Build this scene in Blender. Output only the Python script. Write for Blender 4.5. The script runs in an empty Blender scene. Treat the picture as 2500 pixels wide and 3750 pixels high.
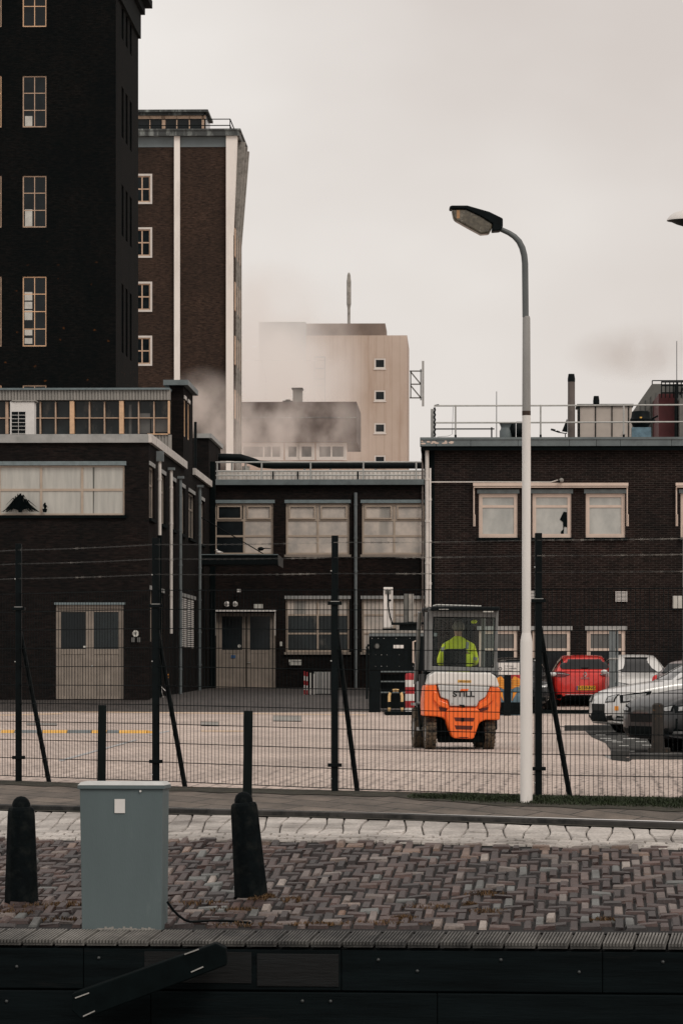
import bpy, bmesh, math, random
from mathutils import Vector, Matrix, noise as mnoise
random.seed(7)
R = math.radians
scene = bpy.context.scene
C = scene.collection
# ------------------------------------------------------------------ camera
FPX, YH, CXP, CAMZ = 15000.0, 2457.0, 1250.0, 1.2      # focal length in photo pixels, horizon row, centre column
cd = bpy.data.cameras.new('camera'); cam = bpy.data.objects.new('camera', cd); C.objects.link(cam)
cam.location = (0, 0, CAMZ); cam.rotation_euler = (R(90), 0, 0)
cd.sensor_fit = 'VERTICAL'; cd.sensor_height = 36.0; cd.lens = 36.0 * FPX / 3750
cd.shift_y = (YH - 1875) / 3750.0
cd.clip_start = 0.5; cd.clip_end = 6000
scene.camera = cam
# ------------------------------------------------------------------ sky and light
SUN_EL, SUN_AZ = 46, 145           # azimuth from +Y towards +X
w = bpy.data.worlds.new('World'); scene.world = w; w.use_nodes = True
nt = w.node_tree; nt.nodes.clear()
def N(t, **k):
    n = nt.nodes.new(t)
    for a, b in k.items(): setattr(n, a, b)
    return n
out = N('ShaderNodeOutputWorld'); bg = N('ShaderNodeBackground'); bg.inputs[1].default_value = 0.1
sky = N('ShaderNodeTexSky', sky_type='NISHITA', sun_disc=False, sun_elevation=R(SUN_EL), sun_rotation=R(SUN_AZ), dust_density=4.0)
tc = N('ShaderNodeTexCoord'); mp = N('ShaderNodeMapping'); mp.inputs['Scale'].default_value = (1, 1, 1.6)
ns = N('ShaderNodeTexNoise'); ns.inputs['Scale'].default_value = 7.0; ns.inputs['Detail'].default_value = 4; ns.inputs['Roughness'].default_value = .5
sx = N('ShaderNodeSeparateXYZ')
ad = N('ShaderNodeMath', operation='MULTIPLY_ADD'); ad.inputs[1].default_value = -1.9; ad.inputs[2].default_value = 0.0   # darker towards the right
ae = N('ShaderNodeMath', operation='MULTIPLY_ADD'); ae.inputs[1].default_value = -1.0                                  # darker upwards
rp = N('ShaderNodeValToRGB')
rp.color_ramp.elements[0].position = .12; rp.color_ramp.elements[0].color = (6.9, 6.25, 5.8, 1)
rp.color_ramp.elements[1].position = .62; rp.color_ramp.elements[1].color = (8.95, 8.5, 8.05, 1)
mx = N('ShaderNodeMixRGB'); mx.inputs[0].default_value = .94
L = nt.links.new
L(tc.outputs['Generated'], mp.inputs[0]); L(mp.outputs[0], ns.inputs['Vector']); L(tc.outputs['Generated'], sx.inputs[0])
L(sx.outputs['X'], ad.inputs[0]); L(sx.outputs['Z'], ae.inputs[0]); L(ns.outputs['Fac'], ae.inputs[2])
am = N('ShaderNodeMath', operation='ADD'); L(ad.outputs[0], am.inputs[0]); L(ae.outputs[0], am.inputs[1])
L(am.outputs[0], rp.inputs[0]); L(sky.outputs[0], mx.inputs[1]); L(rp.outputs[0], mx.inputs[2]); L(mx.outputs[0], bg.inputs[0]); L(bg.outputs[0], out.inputs[0])
sl = bpy.data.lights.new('sun', 'SUN'); sl.energy = 1.2; sl.angle = R(22); sl.color = (1, .95, .88)
so = bpy.data.objects.new('sun', sl); C.objects.link(so)
sd = Vector((math.sin(R(SUN_AZ)) * math.cos(R(SUN_EL)), math.cos(R(SUN_AZ)) * math.cos(R(SUN_EL)), math.sin(R(SUN_EL))))
so.rotation_euler = sd.to_track_quat('Z', 'Y').to_euler(); so.location = (30, 20, 60)
vs = scene.view_settings; vs.view_transform = 'Standard'; vs.look = 'None'; vs.exposure = 0; vs.gamma = 1; vs.use_curve_mapping = False
scene.render.engine = 'CYCLES'; scene.cycles.volume_bounces = 4; scene.cycles.volume_step_rate = .35; scene.cycles.volume_max_steps = 256; scene.cycles.transparent_max_bounces = 16

# ------------------------------------------------------------------ materials
def newmat(name):
    m = bpy.data.materials.new(name); m.use_nodes = True; t = m.node_tree; t.nodes.clear()
    o = t.nodes.new('ShaderNodeOutputMaterial'); b = t.nodes.new('ShaderNodeBsdfPrincipled'); t.links.new(b.outputs[0], o.inputs[0])
    return m, t, b, o
def mathn(t, op, a, b=None, c=None):
    n = t.nodes.new('ShaderNodeMath'); n.operation = op
    for i, v in enumerate((a, b, c)):
        if v is None: continue
        if isinstance(v, (int, float)): n.inputs[i].default_value = v
        else: t.links.new(v, n.inputs[i])
    return n.outputs[0]
def noisen(t, vec, scale, detail=4, rough=.6):
    n = t.nodes.new('ShaderNodeTexNoise'); n.inputs['Scale'].default_value = scale; n.inputs['Detail'].default_value = detail; n.inputs['Roughness'].default_value = rough
    if vec is not None: t.links.new(vec, n.inputs['Vector'])
    return n.outputs['Fac']
def mapn(t, vec, scale=(1, 1, 1), rot=(0, 0, 0)):
    n = t.nodes.new('ShaderNodeMapping'); n.inputs['Scale'].default_value = scale; n.inputs['Rotation'].default_value = rot; t.links.new(vec, n.inputs[0]); return n.outputs[0]
def rampn(t, fac, stops):
    n = t.nodes.new('ShaderNodeValToRGB'); cr = n.color_ramp
    while len(cr.elements) < len(stops): cr.elements.new(.5)
    for e, (p, c) in zip(cr.elements, stops):
        e.position = p; e.color = tuple(c) + (1,) if len(c) == 3 else c
    t.links.new(fac, n.inputs[0]); return n.outputs[0]
def mixn(t, fac, a, b, mode='MIX'):
    n = t.nodes.new('ShaderNodeMixRGB'); n.blend_type = mode
    for i, v in ((0, fac), (1, a), (2, b)):
        if isinstance(v, (int, float)): n.inputs[i].default_value = v
        elif isinstance(v, tuple): n.inputs[i].default_value = v + (1,)
        else: t.links.new(v, n.inputs[i])
    return n.outputs[0]
def objvec(t):
    n = t.nodes.new('ShaderNodeTexCoord'); return n.outputs['Object']
def bumpn(t, b, h, strength=.5, dist=.01):
    n = t.nodes.new('ShaderNodeBump'); n.inputs['Strength'].default_value = strength; n.inputs['Distance'].default_value = dist
    t.links.new(h, n.inputs['Height']); t.links.new(n.outputs[0], b.inputs['Normal'])
def mat(name, col, rough=.6, metal=0.0, var=.25, vs=4.0, spec=.4, dirt_or_glint=None, dscale=2.0, dpos=(.5, .7), bump=0.0, bscale=40, stretch=(1, 1, 1), coat=0, sheen=0):
    m, t, b, o = newmat(name); v = mapn(t, objvec(t), stretch)
    n1 = noisen(t, v, vs, 6)
    lo = tuple(c * (1 - var) for c in col); hi = tuple(min(1, c * (1 + var)) for c in col)
    c = rampn(t, n1, [(.3, lo), (.7, hi)])
    if dirt_or_glint:
        n2 = noisen(t, v, dscale, 8, .7)
        f = rampn(t, n2, [(dpos[0], (0, 0, 0)), (dpos[1], (1, 1, 1))])
        c = mixn(t, f, c, dirt_or_glint)
    t.links.new(c, b.inputs['Base Color'])
    b.inputs['Roughness'].default_value = rough; b.inputs['Metallic'].default_value = metal; b.inputs['Specular IOR Level'].default_value = spec
    if coat: b.inputs['Coat Weight'].default_value = coat; b.inputs['Coat Roughness'].default_value = .08
    if bump: bumpn(t, b, noisen(t, v, bscale, 4), bump, .01)
    return m
def brickmat(name, c1, c2, mortar, blotch=(.02, .02, .02), blot=.5, ms=.008, spots=False, bumpst=.4):
    m, t, b, o = newmat(name); ov = objvec(t)
    s = t.nodes.new('ShaderNodeSeparateXYZ'); t.links.new(ov, s.inputs[0])
    u = mathn(t, 'ADD', s.outputs[0], s.outputs[1])
    cv = t.nodes.new('ShaderNodeCombineXYZ'); t.links.new(u, cv.inputs[0]); t.links.new(s.outputs[2], cv.inputs[1])
    br = t.nodes.new('ShaderNodeTexBrick'); t.links.new(cv.outputs[0], br.inputs['Vector'])
    br.inputs['Scale'].default_value = 1.0; br.inputs['Brick Width'].default_value = .22; br.inputs['Row Height'].default_value = .0625
    br.inputs['Mortar Size'].default_value = ms; br.inputs['Mortar Smooth'].default_value = .3; br.inputs['Bias'].default_value = -.1
    br.inputs['Color1'].default_value = c1 + (1,); br.inputs['Color2'].default_value = c2 + (1,); br.inputs['Mortar'].default_value = mortar + (1,)
    fine = rampn(t, noisen(t, mapn(t, ov, (3, 3, 16)), 1.3, 5, .7), [(.3, (.4, .4, .4)), (.72, (1.9, 1.75, 1.65))])
    c = mixn(t, 1.0, br.outputs['Color'], fine, 'MULTIPLY')
    big = rampn(t, noisen(t, mapn(t, ov, (1, 1, .7)), .45, 6, .65), [(.4, (0, 0, 0)), (.68, (1, 1, 1))])
    bigf = mathn(t, 'MULTIPLY', big, blot)
    c = mixn(t, bigf, c, blotch)
    if spots:
        vo = t.nodes.new('ShaderNodeTexVoronoi'); vo.voronoi_dimensions = '2D'; vo.inputs['Scale'].default_value = .62; t.links.new(mapn(t, cv.outputs[0], (1, 1.3, 1)), vo.inputs['Vector'])
        nz = noisen(t, cv.outputs[0], 9, 3)
        d = mathn(t, 'ADD', vo.outputs['Distance'], mathn(t, 'MULTIPLY', nz, .16))
        f = rampn(t, d, [(.07, (1, 1, 1)), (.12, (0, 0, 0))])
        zz = rampn(t, mathn(t, 'MULTIPLY', s.outputs[2], .03), [(.42, (1, 1, 1)), (.62, (0, 0, 0))])
        c = mixn(t, mathn(t, 'MULTIPLY', mathn(t, 'MULTIPLY', f, zz), .7), c, (.15, .055, .014))
    t.links.new(c, b.inputs['Base Color']); b.inputs['Roughness'].default_value = .9; b.inputs['Specular IOR Level'].default_value = .04
    bumpn(t, b, br.outputs['Fac'], -bumpst if False else bumpst, -.006)
    return m
def glassmat(name, tint=(.84, .90, .88), refl=.025):
    m = bpy.data.materials.new(name); m.use_nodes = True; t = m.node_tree; t.nodes.clear()
    o = t.nodes.new('ShaderNodeOutputMaterial'); a = t.nodes.new('ShaderNodeBsdfTransparent'); g = t.nodes.new('ShaderNodeBsdfGlossy'); x = t.nodes.new('ShaderNodeMixShader')
    a.inputs[0].default_value = tint + (1,); g.inputs['Roughness'].default_value = .05; x.inputs[0].default_value = refl
    t.links.new(a.outputs[0], x.inputs[1]); t.links.new(g.outputs[0], x.inputs[2]); t.links.new(x.outputs[0], o.inputs[0]); return m
def blindmat(name, c1, c2, dark=(.05, .05, .045), darkpos=(.72, .78), sc=(5, 5, .5)):
    m, t, b, o = newmat(name); ov = objvec(t)
    n1 = noisen(t, mapn(t, ov, sc), 1.4, 4, .6)
    c = rampn(t, n1, [(.35, c1), (.65, c2)])
    n2 = noisen(t, mapn(t, ov, (sc[0] * .5, sc[1] * .5, .08)), 1.9, 2, .4)
    f = rampn(t, n2, [(darkpos[0], (0, 0, 0)), (darkpos[1], (1, 1, 1))])
    c = mixn(t, f, c, dark); t.links.new(c, b.inputs['Base Color'])
    b.inputs['Roughness'].default_value = .25; b.inputs['Specular IOR Level'].default_value = .3
    return m
M = {}
M['brick_tower'] = brickmat('dark_tower_brick', (.0085, .0082, .008), (.0045, .0058, .0062), (.0038, .0055, .006), (.0028, .0046, .0052), .8, spots=True)
M['brick_left'] = brickmat('old_brown_brick', (.0165, .0125, .012), (.0085, .008, .008), (.013, .013, .0128), (.0055, .007, .0075), .7)
M['brick_mid'] = brickmat('brown_brick', (.0185, .013, .012), (.0095, .0082, .008), (.014, .0135, .013), (.0055, .007, .0075), .7)
M['brick_right'] = brickmat('red_brown_brick', (.020, .0135, .0125), (.0105, .0085, .008), (.046, .042, .040), (.007, .0085, .009), .6)
M['brick_far'] = brickmat('weathered_brown_brick', (.056, .038, .030), (.027, .020, .017), (.045, .036, .031), (.022, .018, .016), .6)
M['fascia'] = mat('grey_fascia', (.34, .34, .33), .6, var=.15, vs=1.2, dirt_or_glint=(.2, .21, .2), dscale=3, dpos=(.45, .8))
M['fascia_dark'] = mat('blue_grey_fascia', (.125, .15, .155), .5, var=.2, vs=2, dirt_or_glint=(.07, .085, .09), dscale=1.4)
M['fascia_white'] = mat('pale_fascia', (.6, .56, .52), .6, var=.12, vs=2, dirt_or_glint=(.32, .3, .28), dscale=3, dpos=(.5, .8))
M['lintel'] = mat('blue_grey_lintel', (.16, .2, .21), .6, var=.2, vs=6)
M['cream'] = mat('cream_window_paint', (.42, .34, .27), .5, var=.12, vs=3)
M['cream_light'] = mat('pale_cream_paint', (.62, .50, .42), .5, var=.1, vs=3)
M['cream_dull'] = mat('dull_door_paint', (.25, .21, .175), .55, var=.18, vs=3)
M['orange_wood'] = mat('varnished_wood_frame', (.72, .46, .28), .5, var=.15, vs=6)
M['orange_dull'] = mat('weathered_wood_frame', (.50, .35, .25), .6, var=.2, vs=5)
M['white_frame'] = mat('white_window_surround', (.62, .58, .54), .6, var=.08, vs=4)
M['pillar'] = mat('white_concrete_pillar', (.84, .79, .74), .7, var=.08, vs=.8, dirt_or_glint=(.62, .57, .52), dscale=.5, stretch=(1, 1, .3), dpos=(.55, .75))
M['cornice'] = mat('dark_grey_cornice', (.05, .055, .055), .7, var=.3, vs=2, dirt_or_glint=(.22, .24, .23), dscale=1.5, dpos=(.5, .62), stretch=(1, 1, .3))
M['blueband'] = mat('blue_grey_band', (.15, .18, .19), .7, var=.2, vs=.6)
M['blind'] = blindmat('pale_blind_pane', (.40, .395, .365), (.50, .49, .45), (.10, .10, .09))
M['blind2'] = blindmat('frosted_reflection_pane', (.34, .35, .335), (.50, .505, .475), darkpos=(.95, .99), sc=(1.2, 1.2, .7))  # tone blotches put pane reflections into the colour
M['blind_warm'] = blindmat('warm_blind_reflections', (.40, .37, .34), (.64, .56, .49), (.30, .285, .26), (.6, .66), (1.1, 1.1, 1.1))  # two-tone patches stand in for reflections on the panes
M['pane_dark'] = mat('dark_window_glass', (.009, .0125, .0145), .12, var=.5, vs=1.2, spec=.22)
M['pane_murky'] = mat('murky_window_glass', (.018, .024, .026), .15, var=.6, vs=1.0, spec=.25, dirt_or_glint=(.10, .095, .085), dscale=.9, dpos=(.56, .66), stretch=(1, 1, .6))
M['pane_haze'] = mat('grey_window_glass', (.11, .11, .105), .2, var=.35, vs=1.0)
M['paper'] = mat('pale_paper', (.5, .49, .45), .6, var=.15, vs=5)
M['corr'] = None
def corrmat():
    m, t, b, o = newmat('corrugated_sheet'); ov = objvec(t); s = t.nodes.new('ShaderNodeSeparateXYZ'); t.links.new(ov, s.inputs[0])
    c = rampn(t, noisen(t, mapn(t, ov, (2, 2, .3)), 3, 5), [(.3, (.22, .21, .19)), (.7, (.36, .335, .305))])
    t.links.new(c, b.inputs['Base Color']); b.inputs['Roughness'].default_value = .5; return m
M['corr'] = corrmat()
M['black'] = mat('black_paint', (.0022, .0048, .0056), .6, var=.4, vs=8, spec=.12)
M['black_matt'] = mat('matt_black', (.003, .0055, .006), .85, var=.3, vs=8, spec=.06)
M['rubber'] = mat('tyre_rubber', (.012, .012, .012), .85, var=.3, vs=12, spec=.2)
M['dusty_rubber'] = mat('dusty_tyre', (.10, .075, .05), .9, var=.35, vs=14, dirt_or_glint=(.02, .018, .015), dscale=9, dpos=(.5, .6))
M['steel'] = mat('galvanised_steel', (.42, .42, .40), .45, metal=.3, var=.15, vs=5)
M['white_pipe'] = mat('pale_drainpipe', (.62, .58, .54), .5, var=.12, vs=3)
M['grey_pipe'] = mat('grey_drainpipe', (.14, .16, .165), .5, var=.2, vs=3)
M['white'] = mat('white_paint', (.72, .69, .66), .5, var=.08, vs=4, dirt_or_glint=(.45, .42, .38), dscale=2, dpos=(.55, .8))
M['lamp_white'] = mat('weathered_white_pole', (.80, .76, .72), .45, var=.1, vs=3, dirt_or_glint=(.5, .47, .44), dscale=3, dpos=(.58, .74), stretch=(1, 1, .25))
M['lamp_grey'] = mat('galvanised_pole', (.115, .125, .125), .5, var=.25, vs=6, stretch=(1, 1, .3))
M['cabinet'] = mat('blue_grey_cabinet_paint', (.105, .138, .143), .55, var=.14, vs=1.6, dirt_or_glint=(.155, .19, .192), dscale=4, dpos=(.56, .78), stretch=(1, 1, .22), bump=.15, bscale=120)
M['concrete'] = mat('concrete', (.3, .285, .26), .85, var=.25, vs=4, dirt_or_glint=(.14, .13, .12), dscale=3, bump=.3)
M['concrete_dark'] = mat('dark_concrete', (.035, .036, .035), .6, var=.4, vs=3, dirt_or_glint=(.10, .095, .085), dscale=2)
M['stone_black'] = mat('tarred_bollard', (.0022, .0042, .005), .8, var=.4, vs=12, spec=.08, bump=.4, bscale=60, dirt_or_glint=(.012, .014, .013), dscale=8)
M['orange'] = mat('orange_paint', (.92, .15, .016), .4, var=.12, vs=2, spec=.5, coat=.2, dirt_or_glint=(.42, .085, .02), dscale=4, dpos=(.6, .8))
M['silver'] = mat('silver_cover_paint', (.52, .52, .51), .35, var=.06, vs=2, coat=.3)
M['lightsilver'] = mat('pale_cover_paint', (.72, .7, .67), .35, var=.06, vs=2, coat=.3)
M['cabgrey'] = mat('grey_cab_frame', (.17, .175, .172), .4, var=.15, vs=5)
M['hivis'] = mat('yellow_green_fabric', (.86, 1.0, .04), .8, var=.08, vs=8)
M['reflect'] = mat('reflective_tape', (.42, .43, .41), .5, var=.1, vs=8)
M['skin'] = mat('skin', (.42, .24, .17), .6, var=.1, vs=8)
M['cap'] = mat('grey_knit', (.20, .175, .15), .9, var=.25, vs=20)
M['trouser'] = mat('dark_trousers', (.02, .022, .03), .8)
M['red'] = mat('red_car_paint', (.66, .03, .022), .3, var=.06, vs=2, coat=.8)
M['redpaint'] = mat('red_paint', (.36, .015, .02), .5, var=.15, vs=5)
M['silvercar'] = mat('silver_car_paint', (.62, .62, .605), .3, metal=.1, var=.05, vs=2, coat=.7)
M['greycar'] = mat('dark_grey_car_paint', (.022, .024, .026), .4, metal=0, var=.1, vs=2, coat=.35)
M['whitecar'] = mat('white_car_paint', (.62, .61, .59), .35, var=.05, vs=2, coat=.7)
M['blackcar'] = mat('black_car_paint', (.012, .014, .016), .25, var=.1, vs=2, coat=.8)
M['maroon'] = mat('maroon_grey_car_paint', (.14, .10, .095), .3, var=.1, vs=2, coat=.8)
M['carglass'] = mat('dark_car_glass', (.008, .01, .011), .06, var=.2, vs=2, spec=.5)
M['lens'] = mat('headlamp_lens', (.35, .36, .36), .1, var=.5, vs=14, spec=.7)
M['taillamp'] = mat('dark_red_lamp', (.12, .008, .01), .15, var=.3, vs=9, spec=.6)
M['redlamp'] = mat('red_lamp', (.6, .02, .02), .2, var=.2, vs=9)
M['chrome'] = mat('chrome', (.7, .7, .7), .15, metal=.9, var=.05)
M['rim'] = mat('alloy_rim', (.3, .3, .3), .3, metal=.6, var=.2, vs=12)
M['plate'] = mat('yellow_plate', (.72, .36, .02), .5, var=.05)
M['blue'] = mat('blue_plate_band', (.02, .06, .3), .5, var=.05)
M['yellow'] = mat('yellow_paint', (.75, .42, .09), .55, var=.15, vs=5)
M['yellow_soft'] = mat('pale_yellow_paint', (.78, .52, .24), .55, var=.12, vs=5)
M['orangeplastic'] = mat('orange_plastic', (.75, .28, .03), .5, var=.15, vs=6)
M['wood_dark'] = mat('tarred_timber', (.0035, .0062, .007), .8, var=.5, vs=2, stretch=(.4, 3, 6), spec=.08, bump=.4, bscale=9, dirt_or_glint=(.012, .012, .012), dscale=1.4, dpos=(.6, .75))
M['wood_red'] = mat('rotten_timber', (.0038, .0042, .0043), .85, var=.5, vs=4, stretch=(.5, 2, 4), bump=.6, bscale=14, dirt_or_glint=(.006, .008, .009), dscale=2)
M['deck'] = mat('weathered_deck_board', (.19, .18, .165), .75, var=.3, vs=6, dirt_or_glint=(.03, .03, .029), dscale=.55, dpos=(.40, .62), stretch=(1, .4, 1))
M['bolt'] = mat('bolt_head', (.07, .075, .075), .5, metal=.4, var=.3, vs=20)
M['rust'] = mat('rusty_iron', (.02, .017, .014), .8, var=.4, vs=8, dirt_or_glint=(.20, .09, .02), dscale=9, dpos=(.62, .68), bump=.5)
M['wallgrey'] = mat('grey_facade_panel', (.13, .13, .12), .7, var=.2, vs=1, dirt_or_glint=(.08, .08, .075), dscale=1)
M['pink'] = mat('pinkish_cladding', (.46, .31, .235), .7, var=.14, vs=.12, dirt_or_glint=(.24, .15, .10), dscale=.16, dpos=(.55, .8), stretch=(2, 2, .5))
M['paleclad'] = mat('pale_blue_cladding', (.25, .27, .27), .7, var=.15, vs=.3)
M['darkclad'] = mat('dark_brown_cladding', (.075, .052, .043), .7, var=.3, vs=.3)
M['stained'] = mat('stained_white_panel', (.5, .44, .39), .6, var=.12, vs=1.5, dirt_or_glint=(.05, .055, .05), dscale=1.3, dpos=(.6, .72))
M['bluebox'] = mat('blue_grey_metal', (.12, .2, .25), .5, var=.35, vs=5)
M['chimney'] = mat('brown_flue', (.11, .09, .08), .6, var=.25, vs=3)
M['darkred'] = mat('dark_red_cladding', (.07, .012, .014), .6, var=.25, vs=2)
M['grasslive'] = mat('green_grass', (.022, .034, .012), .8, var=.5, vs=9)
M['grassdead'] = mat('dead_grass', (.095, .052, .02), .85, var=.5, vs=9)
M['moss'] = mat('mossy_soil', (.035, .032, .022), .95, var=.5, vs=8, bump=.8)
M['paint_white'] = mat('white_tile_mark', (.5, .5, .48), .7, var=.2, vs=6)
M['paint_yellow'] = mat('worn_yellow_marking', (.60, .44, .30), .8, var=.2, vs=5)
M['paint_blue'] = mat('worn_blue_marking', (.40, .40, .40), .8, var=.2, vs=5)
M['ink'] = mat('black_ink', (.012, .014, .015), .6)
M['glass'] = glassmat('cab_glass')
M['lampglass'] = mat('ribbed_lamp_bowl', (.10, .085, .06), .15, var=.5, vs=25, spec=.6, dirt_or_glint=(.3, .27, .22), dscale=12, dpos=(.55, .7))

# ------------------------------------------------------------------ mesh builder
class MB:
    def __init__(s, fn=None): s.v = []; s.f = []; s.fn = fn
    def add(s, vs_, fs_):
        o = len(s.v); s.v += [s.fn(*p) if s.fn else tuple(p) for p in vs_]; s.f += [tuple(i + o for i in f) for f in fs_]
    def quad(s, a, b, c, d): s.add([a, b, c, d], [(0, 1, 2, 3)])
    def box(s, x0, x1, y0, y1, z0, z1):
        s.add([(x0, y0, z0), (x1, y0, z0), (x1, y1, z0), (x0, y1, z0), (x0, y0, z1), (x1, y0, z1), (x1, y1, z1), (x0, y1, z1)],
              [(0, 3, 2, 1), (4, 5, 6, 7), (0, 1, 5, 4), (1, 2, 6, 5), (2, 3, 7, 6), (3, 0, 4, 7)])
    def prism(s, poly, y0, y1, k=None):          # polygon in x,z extruded along y ; k=(scale) for the far end about its centre
        n = len(poly); cx = sum(p[0] for p in poly) / n; cz = sum(p[1] for p in poly) / n; kk = k or 1
        a = [(x, y0, z) for x, z in poly]; b = [(cx + (x - cx) * kk, y1, cz + (z - cz) * kk) for x, z in poly]
        s.add(a + b, [tuple(range(n)), tuple(range(2 * n - 1, n - 1, -1))] + [(i, (i + 1) % n, n + (i + 1) % n, n + i) for i in range(n)])
    def slab(s, poly, z0, z1):                   # polygon in x,y extruded along z
        n = len(poly); a = [(x, y, z0) for x, y in poly]; b = [(x, y, z1) for x, y in poly]
        s.add(a + b, [tuple(range(n)), tuple(range(2 * n - 1, n - 1, -1))] + [(i, (i + 1) % n, n + (i + 1) % n, n + i) for i in range(n)])
    def tube(s, pts, r, n=8, caps=True, rot=0):
        pts = [Vector(p) for p in pts]; m = len(pts); rs = r if isinstance(r, (list, tuple)) else [r] * m
        vs_ = []; up = None
        for i, p in enumerate(pts):
            d = (pts[min(i + 1, m - 1)] - pts[max(i - 1, 0)]).normalized()
            if up is None: up = Vector((0, 0, 1)) if abs(d.z) < .9 else Vector((0, 1, 0))
            a = d.cross(up).normalized(); b = a.cross(d).normalized(); up = b
            for k in range(n):
                t = rot + 2 * math.pi * k / n; vs_.append(p + (a * math.cos(t) + b * math.sin(t)) * rs[i])
        fs_ = [(i * n + k, i * n + (k + 1) % n, (i + 1) * n + (k + 1) % n, (i + 1) * n + k) for i in range(m - 1) for k in range(n)]
        if caps: fs_ += [tuple(range(n - 1, -1, -1)), tuple(range((m - 1) * n, m * n))]
        s.add([tuple(v) for v in vs_], fs_)
    def cyl(s, p0, p1, r0, r1=None, n=16): s.tube([p0, p1], [r0, r0 if r1 is None else r1], n)
    def bar(s, p0, p1, r): s.tube([p0, p1], r, 4, True, math.pi / 4)
    def lathe(s, prof, c=(0, 0, 0), n=20, rot=0):
        m = len(prof); vs_ = []
        for r, z in prof:
            for k in range(n):
                t = rot + 2 * math.pi * k / n; vs_.append((c[0] + r * math.cos(t), c[1] + r * math.sin(t), c[2] + z))
        fs_ = [(i * n + k, i * n + (k + 1) % n, (i + 1) * n + (k + 1) % n, (i + 1) * n + k) for i in range(m - 1) for k in range(n)]
        fs_ += [tuple(range(n - 1, -1, -1)), tuple(range((m - 1) * n, m * n))]
        s.add(vs_, fs_)
    def ball(s, c, r, sc=(1, 1, 1), n=12, m=8):
        prof = [(math.sin(math.pi * i / m), -math.cos(math.pi * i / m)) for i in range(m + 1)]
        vs_ = []
        for rr, z in prof:
            for k in range(n):
                t = 2 * math.pi * k / n; vs_.append((c[0] + rr * r * sc[0] * math.cos(t), c[1] + rr * r * sc[1] * math.sin(t), c[2] + z * r * sc[2]))
        s.add(vs_, [(i * n + k, i * n + (k + 1) % n, (i + 1) * n + (k + 1) % n, (i + 1) * n + k) for i in range(m) for k in range(n)])
    def wheel(s, c, r, w, n=24, axis='x', prof=None):
        prof = prof or [(0, -.5), (.62, -.5), (.64, -.42), (.97, -.5), (1, -.4), (1, .4), (.97, .5), (.64, .42), (.62, .5), (0, .5)]
        vs_ = []
        for rr, a in prof:
            for k in range(n):
                t = 2 * math.pi * k / n; d = (a * w, rr * r * math.cos(t), rr * r * math.sin(t))
                if axis == 'y': d = (d[1], d[0], d[2])
                vs_.append((c[0] + d[0], c[1] + d[1], c[2] + d[2]))
        m = len(prof)
        s.add(vs_, [(i * n + k, i * n + (k + 1) % n, (i + 1) * n + (k + 1) % n, (i + 1) * n + k) for i in range(m - 1) for k in range(n)])
    def build(s, name, m, parent=None, bevel=0.0, smooth=False, seg=2, merge=True):
        me = bpy.data.meshes.new(name); me.from_pydata(s.v, [], s.f)
        bm = bmesh.new(); bm.from_mesh(me)
        if merge: bmesh.ops.remove_doubles(bm, verts=bm.verts, dist=1e-5)
        bmesh.ops.recalc_face_normals(bm, faces=bm.faces); bm.to_mesh(me); bm.free()
        if smooth:
            for p in me.polygons: p.use_smooth = True
        me.materials.append(M[m] if isinstance(m, str) else m)
        o = bpy.data.objects.new(name, me); C.objects.link(o)
        if smooth and not bevel:
            me.set_sharp_from_angle(angle=R(38))
        if bevel:
            b = o.modifiers.new('bevel', 'BEVEL'); b.width = bevel; b.segments = seg; b.limit_method = 'ANGLE'; b.angle_limit = R(35); b.harden_normals = False
        if parent: o.parent = parent
        return o
def tag(o, label, cat, group=None, kind=None):
    if label: o['label'] = label
    if cat: o['category'] = cat
    if group: o['group'] = group
    if kind: o['kind'] = kind
    return o
def thing(name, label, cat, loc=(0, 0, 0), rz=0, group=None):
    o = bpy.data.objects.new(name, None); C.objects.link(o); o.location = loc; o.rotation_euler = (0, 0, rz); o.empty_display_size = .2
    return tag(o, label, cat, group)
def copy_tree(o, parent=None):
    c = o.copy(); C.objects.link(c)
    if parent: c.parent = parent
    for ch in list(o.children): copy_tree(ch, c)
    return c
def struct(o): o['kind'] = 'structure'; return o
def W(px, py, Y): return Vector(((px - CXP) * Y / FPX, Y, CAMZ - (py - YH) * Y / FPX))
def text(body, name, size, m, parent, loc, rot=(R(90), 0, 0), xs=1.0, ext=.002, off=0.0, align='CENTER', sp=1.0):
    cu = bpy.data.curves.new(name, 'FONT'); cu.body = body; cu.size = size; cu.extrude = ext; cu.offset = off; cu.align_x = align; cu.align_y = 'CENTER'; cu.space_line = sp
    t = bpy.data.objects.new(name, cu); C.objects.link(t)
    dg = bpy.context.evaluated_depsgraph_get(); me = bpy.data.meshes.new_from_object(t.evaluated_get(dg)); bpy.data.objects.remove(t)
    me.materials.clear(); me.materials.append(M[m]); me.name = name
    for v in me.vertices: v.co.x *= xs
    o = bpy.data.objects.new(name, me); C.objects.link(o); o.location = loc; o.rotation_euler = rot
    if parent: o.parent = parent
    return o

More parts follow.
